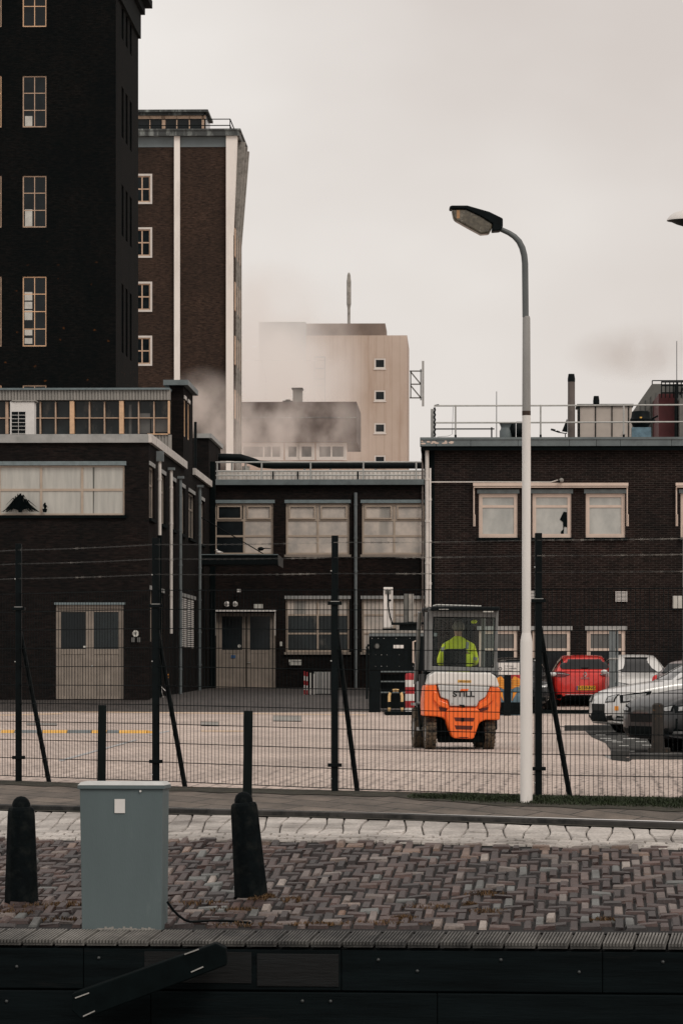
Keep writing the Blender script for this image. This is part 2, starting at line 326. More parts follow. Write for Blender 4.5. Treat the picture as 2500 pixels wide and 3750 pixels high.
# ------------------------------------------------------------------ ground profile
def interp(x, xs, ys):
    if x <= xs[0]: return ys[0]
    for i in range(len(xs) - 1):
        if x <= xs[i + 1]:
            t = (x - xs[i]) / (xs[i + 1] - xs[i]); return ys[i] + (ys[i + 1] - ys[i]) * t
    return ys[-1]
FX = [-80, -20, -8, -3.51, -1.93, -.066, 1.896, 4.07, 9, 20, 80]
FY = [110, 62, 49.6, 44.6, 42.65, 41.0, 39.5, 38.2, 36.3, 35.3, 35]
def fenceY(x): return interp(x, FX, FY)
SX = [-80, -20, -3.4, 0, 3.1, 20, 80]
QY = lambda x: 30.0 - .1 * max(-30, min(30, x))               # quay edge
BY = lambda x: QY(x) + .7
L1Y = lambda x: interp(x, SX, [70, 48, 38.0, 36.1, 35.2, 33.4, 33.0])
L1Z = lambda x: interp(x, SX, [-.35, -.35, -.353, -.30, -.33, -.33, -.33])
KY = lambda x: interp(x, SX, [90, 55, 41.2, 38.5, 37.0, 34.4, 34.0])
KZ = lambda x: interp(x, SX, [-.2, -.2, -.196, -.18, -.226, -.22, -.22])
QZ = -.786
def bz(x): return -.744
YP = [(35, -.01), (65, 0), (100, .05), (113, .12), (119, .4), (148, .58), (200, .7), (3000, .7)]
def yardZ(x, y): return interp(y, [a for a, b in YP], [b for a, b in YP])
def streetZ(x, y):
    a, b, c, d = BY(x), L1Y(x), KY(x), fenceY(x) - .1
    if y <= b: return bz(x) + (L1Z(x) - bz(x)) * max(0, (y - a) / (b - a))
    if y <= c: return L1Z(x) + (KZ(x) - L1Z(x)) * (y - b) / (c - b)
    if y <= d: return KZ(x) + .05 + (-.02 - KZ(x) - .05) * (y - c) / (d - c)
    return yardZ(x, y)
def strip(name, m, ya, yb, zf, xs, n=6, dz=0):
    mb = MB(); rows = []
    for x in xs:
        a, b = ya(x), yb(x); rows.append([(x, a + (b - a) * j / n, zf(x, a + (b - a) * j / n) + dz) for j in range(n + 1)])
    v = [p for r in rows for p in r]; k = n + 1
    mb.add(v, [(i * k + j, (i + 1) * k + j, (i + 1) * k + j + 1, i * k + j + 1) for i in range(len(xs) - 1) for j in range(n)])
    return struct(mb.build(name, m))
XS = [-80, -40, -20, -12, -8, -6, -5, -4, -3.4, -2.5, -1.93, -1, 0, 1, 1.9, 2.5, 3.1, 4.07, 5, 7, 9, 14, 20, 40, 80]
# yard paving
def yardmat():
    m, t, b, o = newmat('yard_paving'); ov = objvec(t)
    sk = mapn(t, ov, (1, .34, 1), (0, 0, R(28)))
    br = t.nodes.new('ShaderNodeTexBrick'); t.links.new(sk, br.inputs['Vector'])
    br.inputs['Scale'].default_value = 1; br.inputs['Brick Width'].default_value = .21; br.inputs['Row Height'].default_value = .105; br.inputs['Mortar Size'].default_value = .008; br.inputs['Mortar Smooth'].default_value = .4
    br.inputs['Color1'].default_value = (.52, .43, .38, 1); br.inputs['Color2'].default_value = (.62, .52, .465, 1); br.inputs['Mortar'].default_value = (.17, .14, .125, 1)
    c = br.outputs['Color']
    n1 = rampn(t, noisen(t, mapn(t, ov, (.5, .16, 1)), 1.0, 5), [(.35, (.78, .77, .76)), (.68, (1.14, 1.12, 1.1))])
    c = mixn(t, 1, c, n1, 'MULTIPLY')
    st = rampn(t, noisen(t, mapn(t, ov, (5.5, .8, 1), (0, 0, R(6))), 1.2, 5, .75), [(.53, (0, 0, 0)), (.66, (1, 1, 1))])
    c = mixn(t, mathn(t, 'MULTIPLY', st, .45), c, (.22, .18, .16))
    # tyre marks and joints: rows of dark dashes running obliquely
    s0 = t.nodes.new('ShaderNodeSeparateXYZ'); t.links.new(ov, s0.inputs[0])
    wob = mathn(t, 'MULTIPLY', noisen(t, mapn(t, ov, (.5, .5, 1)), 1, 2), .25)
    uu = mathn(t, 'ADD', mathn(t, 'MULTIPLY_ADD', s0.outputs[1], -.065, s0.outputs[0]), wob)
    fr_ = mathn(t, 'FRACT', mathn(t, 'MULTIPLY', uu, 4.9))
    ln_ = rampn(t, fr_, [(.0, (0, 0, 0)), (.08, (1, 1, 1)), (.24, (1, 1, 1)), (.34, (0, 0, 0))])
    dash = noisen(t, mapn(t, ov, (11, 4.5, 1)), 1, 2, .5)
    f = mathn(t, 'MULTIPLY', ln_, rampn(t, dash, [(.47, (0, 0, 0)), (.54, (1, 1, 1))]))
    s = t.nodes.new('ShaderNodeSeparateXYZ'); t.links.new(ov, s.inputs[0])
    near = rampn(t, mathn(t, 'MULTIPLY', s.outputs[1], .01), [(.43, (1, 1, 1)), (.56, (.22, .22, .22)), (.8, (.1, .1, .1))])
    c = mixn(t, mathn(t, 'MULTIPLY', mathn(t, 'MULTIPLY', f, near), .8), c, (.10, .08, .072))
    # darker old bricks by the buildings
    e = mathn(t, 'ADD', mathn(t, 'MULTIPLY', s.outputs[1], .01), mathn(t, 'MULTIPLY', noisen(t, mapn(t, ov, (.4, .1, 1)), 1, 3), .03))
    old = rampn(t, e, [(.0, (0, 0, 0)), (.998, (0, 0, 0)), (1.0, (0, 0, 0))])
    t.links.new(c, b.inputs['Base Color']); b.inputs['Roughness'].default_value = .8; b.inputs['Specular IOR Level'].default_value = .25
    bumpn(t, b, br.outputs['Fac'], .3, -.006); return m
M['yard'] = yardmat()
M['shadepave'] = mat('dark_shaded_paving', (.055, .047, .043), .7, var=.35, vs=2, dirt_or_glint=(.03, .028, .027), dscale=3, stretch=(2, .4, 1))  # dark paving; ground shadow near the left building is put into its colour
M['greypave'] = brickmat('grey_parking_pavers', (.075, .08, .08), (.055, .06, .06), (.02, .02, .02))
yxs = [-2500, -400, -200] + XS + [200, 400, 2500]
mb = MB(); yn = [0, 6, 12, 20, 30, 45, 60, 68, 74, 77, 80, 84, 100, 115, 300, 2800]; rows = []
for x in yxs:
    f0 = fenceY(x) - .1
    ys = [f0] + [v for v in [50 + k for k in (0, 6, 14, 22, 32, 44, 56, 63, 69, 75, 98, 150, 400, 2800)] if True]
    ys = [max(y, f0 + .5 * i) for i, y in enumerate(ys)]
    rows.append([(x, y, yardZ(x, y) if y > f0 else -.02) for y in ys])
k = len(rows[0]); mb.add([p for r in rows for p in r], [(i * k + j, (i + 1) * k + j, (i + 1) * k + j + 1, i * k + j + 1) for i in range(len(yxs) - 1) for j in range(k - 1)])
struct(mb.build('ground', 'yard'))
mb = MB(); mb.add([(-40, 111.5, yardZ(0, 111.5) + .006), (-1.6, 109.5, yardZ(0, 109.5) + .01), (1.6, 111, yardZ(0, 111) + .01), (1.8, 119, .406), (1.8, 148.2, .59), (-40, 148.2, .59), (-40, 119, .406), (-40, 113, .126), (1.75, 113, .126)],
      [(0, 1, 2, 8, 7), (7, 8, 3, 6), (6, 3, 4, 5)]); struct(mb.build('path', 'shadepave', merge=False))
# pavement
def pavemat():
    m, t, b, o = newmat('pavement_tiles'); ov = objvec(t); sk = mapn(t, ov, (1, .6, 1), (0, 0, R(42)))
    br = t.nodes.new('ShaderNodeTexBrick'); t.links.new(sk, br.inputs['Vector']); br.inputs['Scale'].default_value = 1
    br.inputs['Brick Width'].default_value = .62; br.inputs['Row Height'].default_value = .31; br.inputs['Mortar Size'].default_value = .012; br.inputs['Mortar Smooth'].default_value = .5
    br.inputs['Color1'].default_value = (.15, .125, .105, 1); br.inputs['Color2'].default_value = (.105, .09, .078, 1); br.inputs['Mortar'].default_value = (.022, .022, .02, 1)
    n1 = rampn(t, noisen(t, mapn(t, ov, (1.5, .8, 1)), 1.5, 7, .7), [(.3, (.5, .5, .48)), (.7, (1.4, 1.35, 1.3))])
    c = mixn(t, 1, br.outputs['Color'], n1, 'MULTIPLY')
    g = rampn(t, noisen(t, ov, 90, 2), [(.3, (.7, .7, .7)), (.7, (1.35, 1.35, 1.35))]); c = mixn(t, 1, c, g, 'MULTIPLY')
    t.links.new(c, b.inputs['Base Color']); b.inputs['Roughness'].default_value = .9; bumpn(t, b, br.outputs['Fac'], .5, -.01); return m
M['pavement'] = pavemat()
strip('pavement', 'pavement', lambda x: KY(x) + .12, lambda x: fenceY(x) - .1, streetZ, XS, 5)
# kerb: stone profile along KY
mb = MB(); v = []
for x in XS:
    y, z = KY(x), KZ(x); v += [(x, y - .01, z - .1), (x, y - .01, z + .045), (x, y + .03, z + .055), (x, y + .13, z + .055), (x, y + .13, z - .1)]
mb.add(v, [(i * 5 + j, (i + 1) * 5 + j, (i + 1) * 5 + j + 1, i * 5 + j + 1) for i in range(len(XS) - 1) for j in range(4)])
M['kerb'] = mat('old_kerb_stone', (.05, .046, .042), .8, var=.4, vs=3, dirt_or_glint=(.012, .013, .012), dscale=4, dpos=(.45, .6))
struct(mb.build('kerb', 'kerb'))
mb = MB(); v = []
for x in XS:
    y, z = KY(x), KZ(x); v += [(x, y - .16, z + .004), (x, y - .012, z + .006)]
mb.add(v, [(i * 2, i * 2 + 2, i * 2 + 3, i * 2 + 1) for i in range(len(XS) - 1)]); struct(mb.build('gutter', 'moss'))
# street bed (joints)
M['joint'] = mat('joint_soil', (.008, .0075, .0075), .95, var=.5, vs=10)
strip('street_bed', 'joint', BY, KY, streetZ, XS, 8, -.012)
# street bricks: herringbone, each brick a bevelled block, colour from a per-brick attribute
def cobblemat(name, stops, nsc=60):
    m, t, b, o = newmat(name); at = t.nodes.new('ShaderNodeAttribute'); at.attribute_name = 'tone'
    c = rampn(t, at.outputs['Fac'], stops)
    n1 = rampn(t, noisen(t, objvec(t), nsc, 3), [(.3, (.7, .7, .7)), (.7, (1.3, 1.3, 1.3))]); c = mixn(t, 1, c, n1, 'MULTIPLY')
    n2 = rampn(t, noisen(t, objvec(t), 1.3, 7, .7), [(.36, (.5, .47, .45)), (.66, (1.35, 1.32, 1.3))]); c = mixn(t, 1, c, n2, 'MULTIPLY')
    t.links.new(c, b.inputs['Base Color']); b.inputs['Roughness'].default_value = .5; b.inputs['Specular IOR Level'].default_value = .4; bumpn(t, b, noisen(t, objvec(t), 45, 4), .5, .01); return m
M['cobble'] = cobblemat('clinker_bricks', [(0, (.009, .0075, .008)), (.3, (.027, .0155, .0145)), (.55, (.054, .031, .027)), (.78, (.09, .055, .047)), (.86, (.16, .14, .13)), (.93, (.19, .095, .05)), (.955, (.11, .125, .125)), (1, (.30, .265, .24))])
M['lightpave'] = cobblemat('light_grey_pavers', [(0, (.31, .295, .275)), (1, (.50, .475, .445))], 40)
def paving(name, m, cells, zf, h=.022):
    V, F, T = [], [], []
    for (cx, cy, hx, hy, tone) in cells:
        tx, ty = random.gauss(0, .045), random.gauss(0, .03); dz = random.gauss(0, .006); o = len(V); bv = random.uniform(.009, .016)
        for (ex, lift) in ((0, 0), (bv, 1)):
            for sx_, sy_ in ((-1, -1), (1, -1), (1, 1), (-1, 1)):
                x = cx + sx_ * (hx - ex * .8) + (random.uniform(-.006, .006) if lift else 0); y = cy + sy_ * (hy - ex) + (random.uniform(-.014, .014) if lift else 0)
                wx_, wy_ = TB(x, y); z = zf(wx_, wy_) + (h - .014 + dz + (x - cx) * tx + (y - cy) * ty if lift else -.014)
                V.append((wx_, wy_, z))
        F += [(o + 4, o + 5, o + 6, o + 7)] + [(o + i, o + (i + 1) % 4, o + 4 + (i + 1) % 4, o + 4 + i) for i in range(4)]; T += [tone] * 5
    me = bpy.data.meshes.new(name); me.from_pydata(V, [], F); at = me.attributes.new('tone', 'FLOAT', 'FACE')
    at.data.foreach_set('value', T); me.materials.append(M[m]); o = bpy.data.objects.new(name, me); C.objects.link(o); return struct(o)
def TB(x, y): return x + .06 * (y - 31), y - .1 * x
cells = []; bw = .085; SY = 2.4                     # herringbone unit in u (x) and v (stretched depth)
n0 = int(10 / bw)
for i in range(-n0, n0):
    for j in range(-9, int(9 / (bw * SY)) + 9):
        k = (i - j) % 4                           # 0: start of a horizontal brick ; 2: start (bottom) of a vertical brick
        u, v_ = i * bw, 29.8 + j * bw * SY
        if k == 0: cx, cy, hx, hy = u + bw, v_ + bw * SY / 2, bw - .006, bw * SY * random.uniform(.30, .42)
        elif k == 3: cx, cy, hx, hy = u + bw / 2, v_ + bw * SY, bw / 2 - random.uniform(.006, .011), bw * SY * random.uniform(.84, .93)
        else: continue
        cx += random.uniform(-.003, .003); cy += random.uniform(-.004, .004)
        wx_, wy_ = TB(cx, cy)
        if wy_ - hy < BY(wx_) + .06 or wy_ + hy > L1Y(wx_) + .06 * math.sin(wx_ * 3) + .1: continue
        t_ = random.betavariate(2.2, 2.6) * .84
        r_ = random.random()
        if k == 0: r_ *= .93
        t_ = min(.8, t_ + .18 * mnoise.noise(Vector((cx * .8, cy * .5, 3))))
        if r_ > .965: t_ = 1.0
        elif r_ > .95: t_ = .92
        elif r_ > .83: t_ = random.uniform(.80, .88)
        elif r_ > .76: t_ = .955
        if wy_ > L1Y(wx_) - .9: t_ = min(.89, t_ + .5 * random.random() * (1 - (L1Y(wx_) - wy_) / .9))
        t_ = max(0, t_)
        cells.append((cx, cy, hx, hy, t_))
paving('street', 'cobble', cells, streetZ)
quads = []; fr = [0, .06, .13, .21, .30, .41, .54, .72, 1.0]; cw_ = .183
def jx(i, f): return i * cw_ + .028 * math.sin(i * 1.7 + f * 5) + .35 * (f - .5) * .3
def jy(i, f):
    x = jx(i, f); y0 = L1Y(x) - .02; y1 = KY(x) - .16; return y0 + (y1 - y0) * f + .03 * math.sin(x * 2.3 + f * 3) * (1 - f) * (f > 0)
for i in range(-48, 48):
    for r_ in range(8):
        hf = .5 if r_ % 2 and r_ < 5 else 0; f0, f1 = fr[r_], fr[r_ + 1]
        quads.append(([(jx(i + hf, f0), jy(i + hf, f0)), (jx(i + 1 + hf, f0), jy(i + 1 + hf, f0)), (jx(i + 1 + hf, f1), jy(i + 1 + hf, f1)), (jx(i + hf, f1), jy(i + hf, f1))], min(1, max(0, random.gauss(.55, .2)))))
V, F_, T_ = [], [], []
for q_, tone in quads:
    cx = sum(p[0] for p in q_) / 4; cy = sum(p[1] for p in q_) / 4; o_ = len(V); dz = random.gauss(0, .0025); tx = random.gauss(0, .012)
    for ins, lift in ((.004, 0), (.011, 1)):
        for x, y in q_:
            dx, dy_ = cx - x, cy - y; x2 = x + math.copysign(min(ins, abs(dx)), dx) + (random.uniform(-.004, .004) if lift else 0); y2 = y + math.copysign(min(ins, abs(dy_)), dy_)
            V.append((x2, y2, streetZ(x2, y2) + (.006 + dz + (x2 - cx) * tx if lift else -.012)))
    F_ += [(o_ + 4, o_ + 5, o_ + 6, o_ + 7)] + [(o_ + i, o_ + (i + 1) % 4, o_ + 4 + (i + 1) % 4, o_ + 4 + i) for i in range(4)]; T_ += [tone] * 5
me = bpy.data.meshes.new('road'); me.from_pydata(V, [], F_); at = me.attributes.new('tone', 'FLOAT', 'FACE'); at.data.foreach_set('value', T_); me.materials.append(M['lightpave']); o = bpy.data.objects.new('road', me); C.objects.link(o); struct(o)
# quay deck of ribbed boards, timber facing, water
dr = math.atan(.123)
M['deckrib'] = M['deck']
mb = MB(); rb = MB()
for i in range(-34, 35):
    x0 = i * .236
    def dp(u, v_, z):                               # u along the edge, v back from it
        e = Vector((u, QY(u), 0)); return (u + .123 * v_, e.y + v_, QZ + .042 * v_ / .7 + z)
    q = MB(dp); q.box(x0 + .010, x0 + .226, .02, .66, -.04, -.018); mb.v_ = 0
    o = len(mb.v); mb.v += q.v; mb.f += [tuple(a + o for a in f) for f in q.f]
    q = MB(dp)
    for k2 in range(9): q.box(x0 + .012 + k2 * .0242, x0 + .0245 + k2 * .0242, .002, .655, -.02, .003 + random.uniform(-.001, .001))
    o = len(mb.v); mb.v += q.v; mb.f += [tuple(a + o for a in f) for f in q.f]
struct(mb.build('deck', 'deck', merge=False))
qw = thing('quay_wall', 'black tarred timber quay facing with round bolt heads below the ribbed deck', 'quay wall')
def qx(u, v_, z): return (u, QY(u) + v_, z)
mb = MB(qx)
for i in range(-5, 5): mb.box(i * 1.9, i * 1.9 + 1.897, .03, .25, QZ - .36, QZ - .06)
mb.build('upper_beam', 'wood_dark', qw, bevel=.008)
mb = MB(qx)
for i in range(-5, 5): mb.box(i * 2.1 + .7, i * 2.1 + 2.797, .0, .25, QZ - .80, QZ - .372)
mb.build('lower_beam', 'wood_dark', qw, bevel=.008)
mb = MB(qx); mb.box(-9.5, 9.5, .09, 3.5, QZ - 2.6, QZ - .055); mb.build('gap_backing', 'wood_dark', qw)  # backing added behind the beams so no sky shows through the gaps
mb = MB(qx); mb.box(-.62, -.02, .022, .03, QZ - .33, QZ - .09); mb.box(-1.45, -.66, .024, .03, QZ - .31, QZ - .08); mb.build('rotten_patch', 'wood_red', qw, bevel=.01)
for bx_, by_ in ((60, 3542), (361, 3510), (24, 3668), (1107, 3667), (1210, 3668), (1385, 3517), (1528, 3558), (1834, 3517), (2121, 3562), (2428, 3525), (698, 3462 + 30)):
    p = W(bx_, by_, 29.97 - .1 * (bx_ - 1250) * 30 / FPX)
    fy = QY(p.x) + (.03 if by_ < 3590 else 0)
    q = MB(); q.lathe([(.013, 0), (.0125, .006), (.008, .012), (0.001, .014)], n=10)
    o = q.build('bolt', 'bolt', qw, smooth=True); o.location = (p.x, fy, p.z); o.rotation_euler = (R(90), 0, 0)
def pxbar(pts, Y, y1, name, m, parent=None, bevel=0):
    mb = MB(); mb.prism([(W(a, b, Y).x, W(a, b, Y).z) for a, b in pts], Y, y1); return mb.build(name, m, parent, bevel=bevel)
o = pxbar([(265, 3640), (790, 3455), (828, 3472), (830, 3535), (300, 3735), (262, 3700)], 29.72, 29.95, 'loose_beam', 'black_matt', bevel=.01)
tag(o, 'broken black timber leaning diagonally against the quay facing', 'beam')
mb = MB()
for a, b, c, d in ((676, 3495, 728, 3476), (700, 3560, 745, 3540), (276, 3655, 327, 3636), (305, 3722, 348, 3702)):
    p, q_ = W(a, b, 29.715), W(c, d, 29.715); mb.bar(p, q_, .006)
M['spl'] = mat('pale_splinter', (.30, .29, .27), .7); o = mb.build('splinter', 'spl', None); o.parent = bpy.data.objects['loose_beam']
mb = MB(); mb.box(-400, 400, -200, 30.3, -3.1, -3.0); o = mb.build('water', mat('canal_water', (.01, .014, .013), .08, var=.2, bump=.15, bscale=3)); struct(o)
# ------------------------------------------------------------------ quay-side things
# electricity cabinet
cb = W(451, 3410, 30.85); gz = streetZ(cb.x, 30.85)
t_ = thing('utility_cabinet', 'blue grey metal utility cabinet with a white sticker between the two bollards', 'cabinet', (cb.x - .01, 30.85, -.755), R(-5.5))
mb = MB(); mb.add([(-.302, 0, 0), (.302, 0, 0), (.305, .32, 0), (-.305, .32, 0), (-.318, -.005, 1.075), (.314, -.005, 1.075), (.314, .325, 1.075), (-.318, .325, 1.075)],
                  [(0, 3, 2, 1), (4, 5, 6, 7), (0, 1, 5, 4), (1, 2, 6, 5), (2, 3, 7, 6), (3, 0, 4, 7)])
mb.build('housing', 'cabinet', t_, bevel=.006)
mb = MB(); mb.box(-.333, .328, -.022, .34, 1.066, 1.092); mb.build('lid_rim', 'cabinet', t_, bevel=.003)
mb = MB(); mb.add([(-.333, -.022, 1.094), (.328, -.022, 1.094), (.328, .34, 1.094), (-.333, .34, 1.094), (-.31, .01, 1.118), (.305, .01, 1.118), (.305, .31, 1.118), (-.31, .31, 1.118)],
                  [(0, 3, 2, 1), (4, 5, 6, 7), (0, 1, 5, 4), (1, 2, 6, 5), (2, 3, 7, 6), (3, 0, 4, 7)])
mb.build('lid', mat('skylit_lid', (.5, .51, .5), .5, var=.15, vs=5), t_, bevel=.002)  # lid top paler than the housing; bright skylight is put into the colour
mb = MB(); mb.box(-.052, .027, -.012, -.006, .885, .99); mb.build('sticker', 'white', t_)
mb = MB(); 
for i in range(26):
    x = -.2 + i * .0175; h = .012 + .022 * abs(mnoise.noise(Vector((i * .37, 2, 0))))*2; mb.box(x, x + .018, -.005, -.0015, .0, h)
mb.build('chipped_base', 'concrete', t_)
mb = MB(); mb.cyl((.145, -.02, 1.05), (.145, -.004, 1.05), .008, n=8); mb.build('lock', 'white', t_)
mb = MB(); pts = []
for i in range(16):
    f = i / 15; x = cb.x + .33 + f * .62; y = 30.95 + .25 * math.sin(f * 2.5) - .1 * f; pts.append((x, y, streetZ(x, y) + .02 + .17 * max(0, 1 - f * 3.2) ** 2))
mb.tube(pts, .010, 8); o = mb.build('loose_cable', 'black', None, smooth=True); tag(o, 'thin black cable lying on the bricks beside the grey cabinet', 'cable')
def bollard(px, py, tilt, label):
    Y = 32.7; b_ = W(px, py, Y); b_.z = streetZ(b_.x, Y) - .02
    t_ = thing('bollard', label, 'bollard', b_, 0, 'black bollards along the quay'); t_.rotation_euler = (0, tilt, 0)
    mb = MB(); mb.lathe([(.142, 0), (.138, .05), (.128, .3), (.113, .70), (.108, .745), (.098, .765), (.075, .772)], n=10, rot=.3); mb.build('shaft', 'stone_black', t_, bevel=.006)
    mb = MB(); mb.lathe([(.074, .765), (.072, .80), (.058, .83), (.034, .85), (.002, .858)], n=14); mb.build('cap', 'stone_black', t_, smooth=True)
bollard(80, 3285, R(-.2), 'upright black tapered bollard left of the blue grey cabinet')
bollard(921, 3306, R(-4.6), 'leaning black tapered bollard right of the blue grey cabinet')
def tuft(name, spots, m, label, n, hmin, hmax, zf=streetZ):
    V, F = [], []
    for (cx, cy, rx, ry) in spots:
        for _ in range(n):
            a = random.uniform(0, 6.28); r_ = math.sqrt(random.random()); x = cx + rx * r_ * math.cos(a); y = cy + ry * r_ * math.sin(a); z = zf(x, y) - .005
            h = random.uniform(hmin, hmax) * (1 - .5 * r_); an = random.uniform(0, 6.28); l = random.uniform(.2, 1.1) * h; wd = .0035
            dx, dy = math.cos(an), math.sin(an); o = len(V)
            V += [(x - dy * wd, y + dx * wd, z), (x + dy * wd, y - dx * wd, z), (x + dx * l * .4 + dy * wd, y + dy * l * .4 - dx * wd, z + h * .65), (x + dx * l * .4 - dy * wd, y + dy * l * .4 + dx * wd, z + h * .65), (x + dx * l, y + dy * l, z + h)]
            F += [(o, o + 1, o + 2, o + 3), (o + 3, o + 2, o + 4)]
    me = bpy.data.meshes.new(name); me.from_pydata(V, [], F); me.materials.append(M[m]); o = bpy.data.objects.new(name, me); C.objects.link(o)
    return tag(o, label, 'grass', kind='stuff')
def gp(px, Y): return (px - CXP) * Y / FPX
tuft('dead_grass', [(gp(985, 32.6), 32.6, .06, .12), (gp(960, 32.6), 32.5, .12, .08), (gp(1070, 32.4), 32.4, .13, .12), (gp(150, 32.4), 32.3, .28, .15), (gp(250, 32.6), 32.4, .16, .15), (gp(60, 32.4), 31.9, .2, .15), (gp(860, 32.3), 31.9, .2, .06), (gp(720, 32), 32.3, .25, .1), (gp(240, 31.5), 31.4, .3, .08),
                    (gp(900, 31.3), 31.0, .3, .06), (gp(1400, 31.3), 31.05, .5, .08), (gp(1150, 31), 31.0, .2, .06), (gp(1790, 31.6), 31.6, .16, .12), (gp(1480, 31.4), 31.3, .12, .05), (gp(1720, 31.9), 32.0, .06, .06), (gp(2200, 31.4), 31.1, .15, .04), (gp(1790, 32), 32.6, .18, .1), (gp(1560, 32), 31.9, .2, .1)], 'grassdead', 'dry brown grass tufts at the foot of the bollards and between the bricks', 190, .015, .055)
sp = []
for i in range(60):
    px = 1530 + i * 17; x = gp(px, fenceY(gp(px, 39)) - .5); fy = fenceY(x)
    sp.append((x, fy - .38 + random.uniform(-.05, .05), .11, .36 if px > 1650 else .2))
tuft('grass', sp, 'grasslive', 'short dark green grass strip along the foot of the fence by the lamp post', 230, .02, .07)
tuft('weeds', [(gp(100 + i * 60, 42), fenceY(gp(100 + i * 60, 43)) - .15, .12, .1) for i in range(24)], 'grassdead', 'brown weeds and moss where the pavement meets the fence', 45, .008, .025)
mb = MB(); v = []
xs2 = [i * .25 for i in range(-30, 31)]
for x in xs2:
    fy = fenceY(x); wd = .85 if x > 1.2 else .35
    if x > .7 and x <= 1.2: wd = .6
    wd += .08 * math.sin(x * 9); v += [(x, fy - .1 - wd, streetZ(x, fy - .1 - wd) + .006), (x, fy + .04, .004)]
mb.add(v, [(i * 2, i * 2 + 2, i * 2 + 3, i * 2 + 1) for i in range(len(xs2) - 1)]); struct(mb.build('soil_strip', 'moss'))

# ------------------------------------------------------------------ fence
fence = thing('mesh_fence', 'dark steel mesh fence with barbed wire between the street and the yard', 'fence')
FP = [(-7.1, 48.6), (-5.15, 46.5), (-3.51, 44.6), (-1.93, 42.65), (-.066, 41.0), (1.896, 39.5), (4.07, 38.2), (6.35, 37.2)]
ftop = [2.04, 2.04, 2.04, 2.04, 2.01, 1.985, 1.98, 1.98]
for i in range(len(FP) - 1):
    a, b_ = Vector(FP[i] + (0,)), Vector(FP[i + 1] + (0,)); mb = MB(); d = (b_ - a); ln = d.length; d.normalize()
    k = int(round(ln / .05)); za, zb = ftop[i], ftop[i + 1]
    for j in range(1, k):
        p = a + d * ln * j / k; zt = za + (zb - za) * j / k; mb.bar((p.x, p.y - .004, zt - 1.99), (p.x, p.y - .004, zt + .012), .0036)
    for r_ in range(11):
        za_, zb_ = za - 1.985 + r_ * .1985, zb - 1.985 + r_ * .1985
        for off in (-.012, .006): mb.bar((a.x, a.y + off, za_), (b_.x, b_.y + off, zb_), .0056)
    mb.build('mesh_panel', 'black', fence, merge=False)
for i, (x, y) in enumerate(FP):
    mb = MB(); hw = .034 if i != 3 else .038; mb.box(x - hw, x + hw, y - .03, y + .03, -.15, ftop[i] + .545); mb.build('post', 'black', fence, bevel=.004)
    mb = MB()
    for z in (.24, 1.86): mb = MB(); mb.box(x - .07, x + .07, y - .045, y + .045, z, z + .035); mb.build('clamp', 'black', fence, bevel=.003)
    mb = MB(); mb.box(x - .045, x + .045, y - .049, y - .0455, 1.893, 1.899); mb.build('clamp_edge', 'steel', fence)
    mb = MB()
    for z in (.12, 1.3, 2.2): mb = MB(); mb.ball((x - .037, y - .032, z), .008, (1, 1, 1), 8, 6); mb.build('bolt_head', 'steel', fence)
    mb = MB(); ox = {2: .33, 3: .31, 4: .235, 5: .33}.get(i, .3); mb.tube([(x + .015, y + .05, 1.62), (x + ox, y + .22, -.1)], .026, 8); mb.build('brace', 'black', fence, smooth=True)
for zoff in (.475, .325, .165):
    mb = MB()
    for i in range(len(FP) - 1):
        a, b_ = FP[i], FP[i + 1]; n = 60; za, zb = ftop[i] + zoff, ftop[i + 1] + zoff; sag = .008
        for ph in (0, math.pi):
            pts = []
            for j in range(n + 1):
                t = j / n; pts.append((a[0] + (b_[0] - a[0]) * t, a[1] - .04 + (b_[1] - a[1]) * t + .004 * math.cos(j * 1.5 + ph), za + (zb - za) * t - sag * 4 * t * (1 - t) + .004 * math.sin(j * 1.5 + ph)))
            mb.tube(pts, .0014, 4, False)
        for j in range(24):
            t = (j + .5) / 24; p = Vector((a[0] + (b_[0] - a[0]) * t, a[1] - .04 + (b_[1] - a[1]) * t, za + (zb - za) * t - sag * 4 * t * (1 - t)))
            for dd in ((.012, 0, .012), (.012, 0, -.012)): mb.bar(p - Vector(dd), p + Vector(dd), .0015)
    mb.build('barbed_wire', mat('barbed_wire_steel', (.05, .05, .048), .4, metal=.3, var=.6, vs=1.2, dirt_or_glint=(.40, .37, .33), dscale=.9, dpos=(.53, .62)), fence, merge=False)  # bright patches put the lit streaks of the wire into its colour
for px, py0, Y, hw, lab in ((375, 2582, 42.3, .043, 'slim black timber post standing behind the blue grey cabinet'), (909, 2603, 40.9, .046, 'slim black timber post behind the leaning bollard')):
    p = W(px, py0, Y); mb = MB(); mb.add([(p.x - hw * .9, Y - .04, p.z), (p.x + hw, Y - .04, p.z), (p.x + hw, Y + .04, p.z), (p.x - hw * .9, Y + .04, p.z), (p.x - hw - .012, Y - .045, -.3), (p.x + hw - .012, Y - .045, -.3), (p.x + hw - .012, Y + .045, -.3), (p.x - hw - .012, Y + .045, -.3)],
        [(0, 1, 2, 3), (7, 6, 5, 4), (0, 4, 5, 1), (1, 5, 6, 2), (2, 6, 7, 3), (3, 7, 4, 0)])
    o = mb.build('timber_post', mat('weathered_black_timber', (.006, .009, .009), .85, var=.4, vs=8, spec=.1, stretch=(1, 1, .2), dirt_or_glint=(.04, .038, .033), dscale=6, dpos=(.6, .7)), None, bevel=.004); tag(o, lab, 'post', 'slim timber posts by the fence')

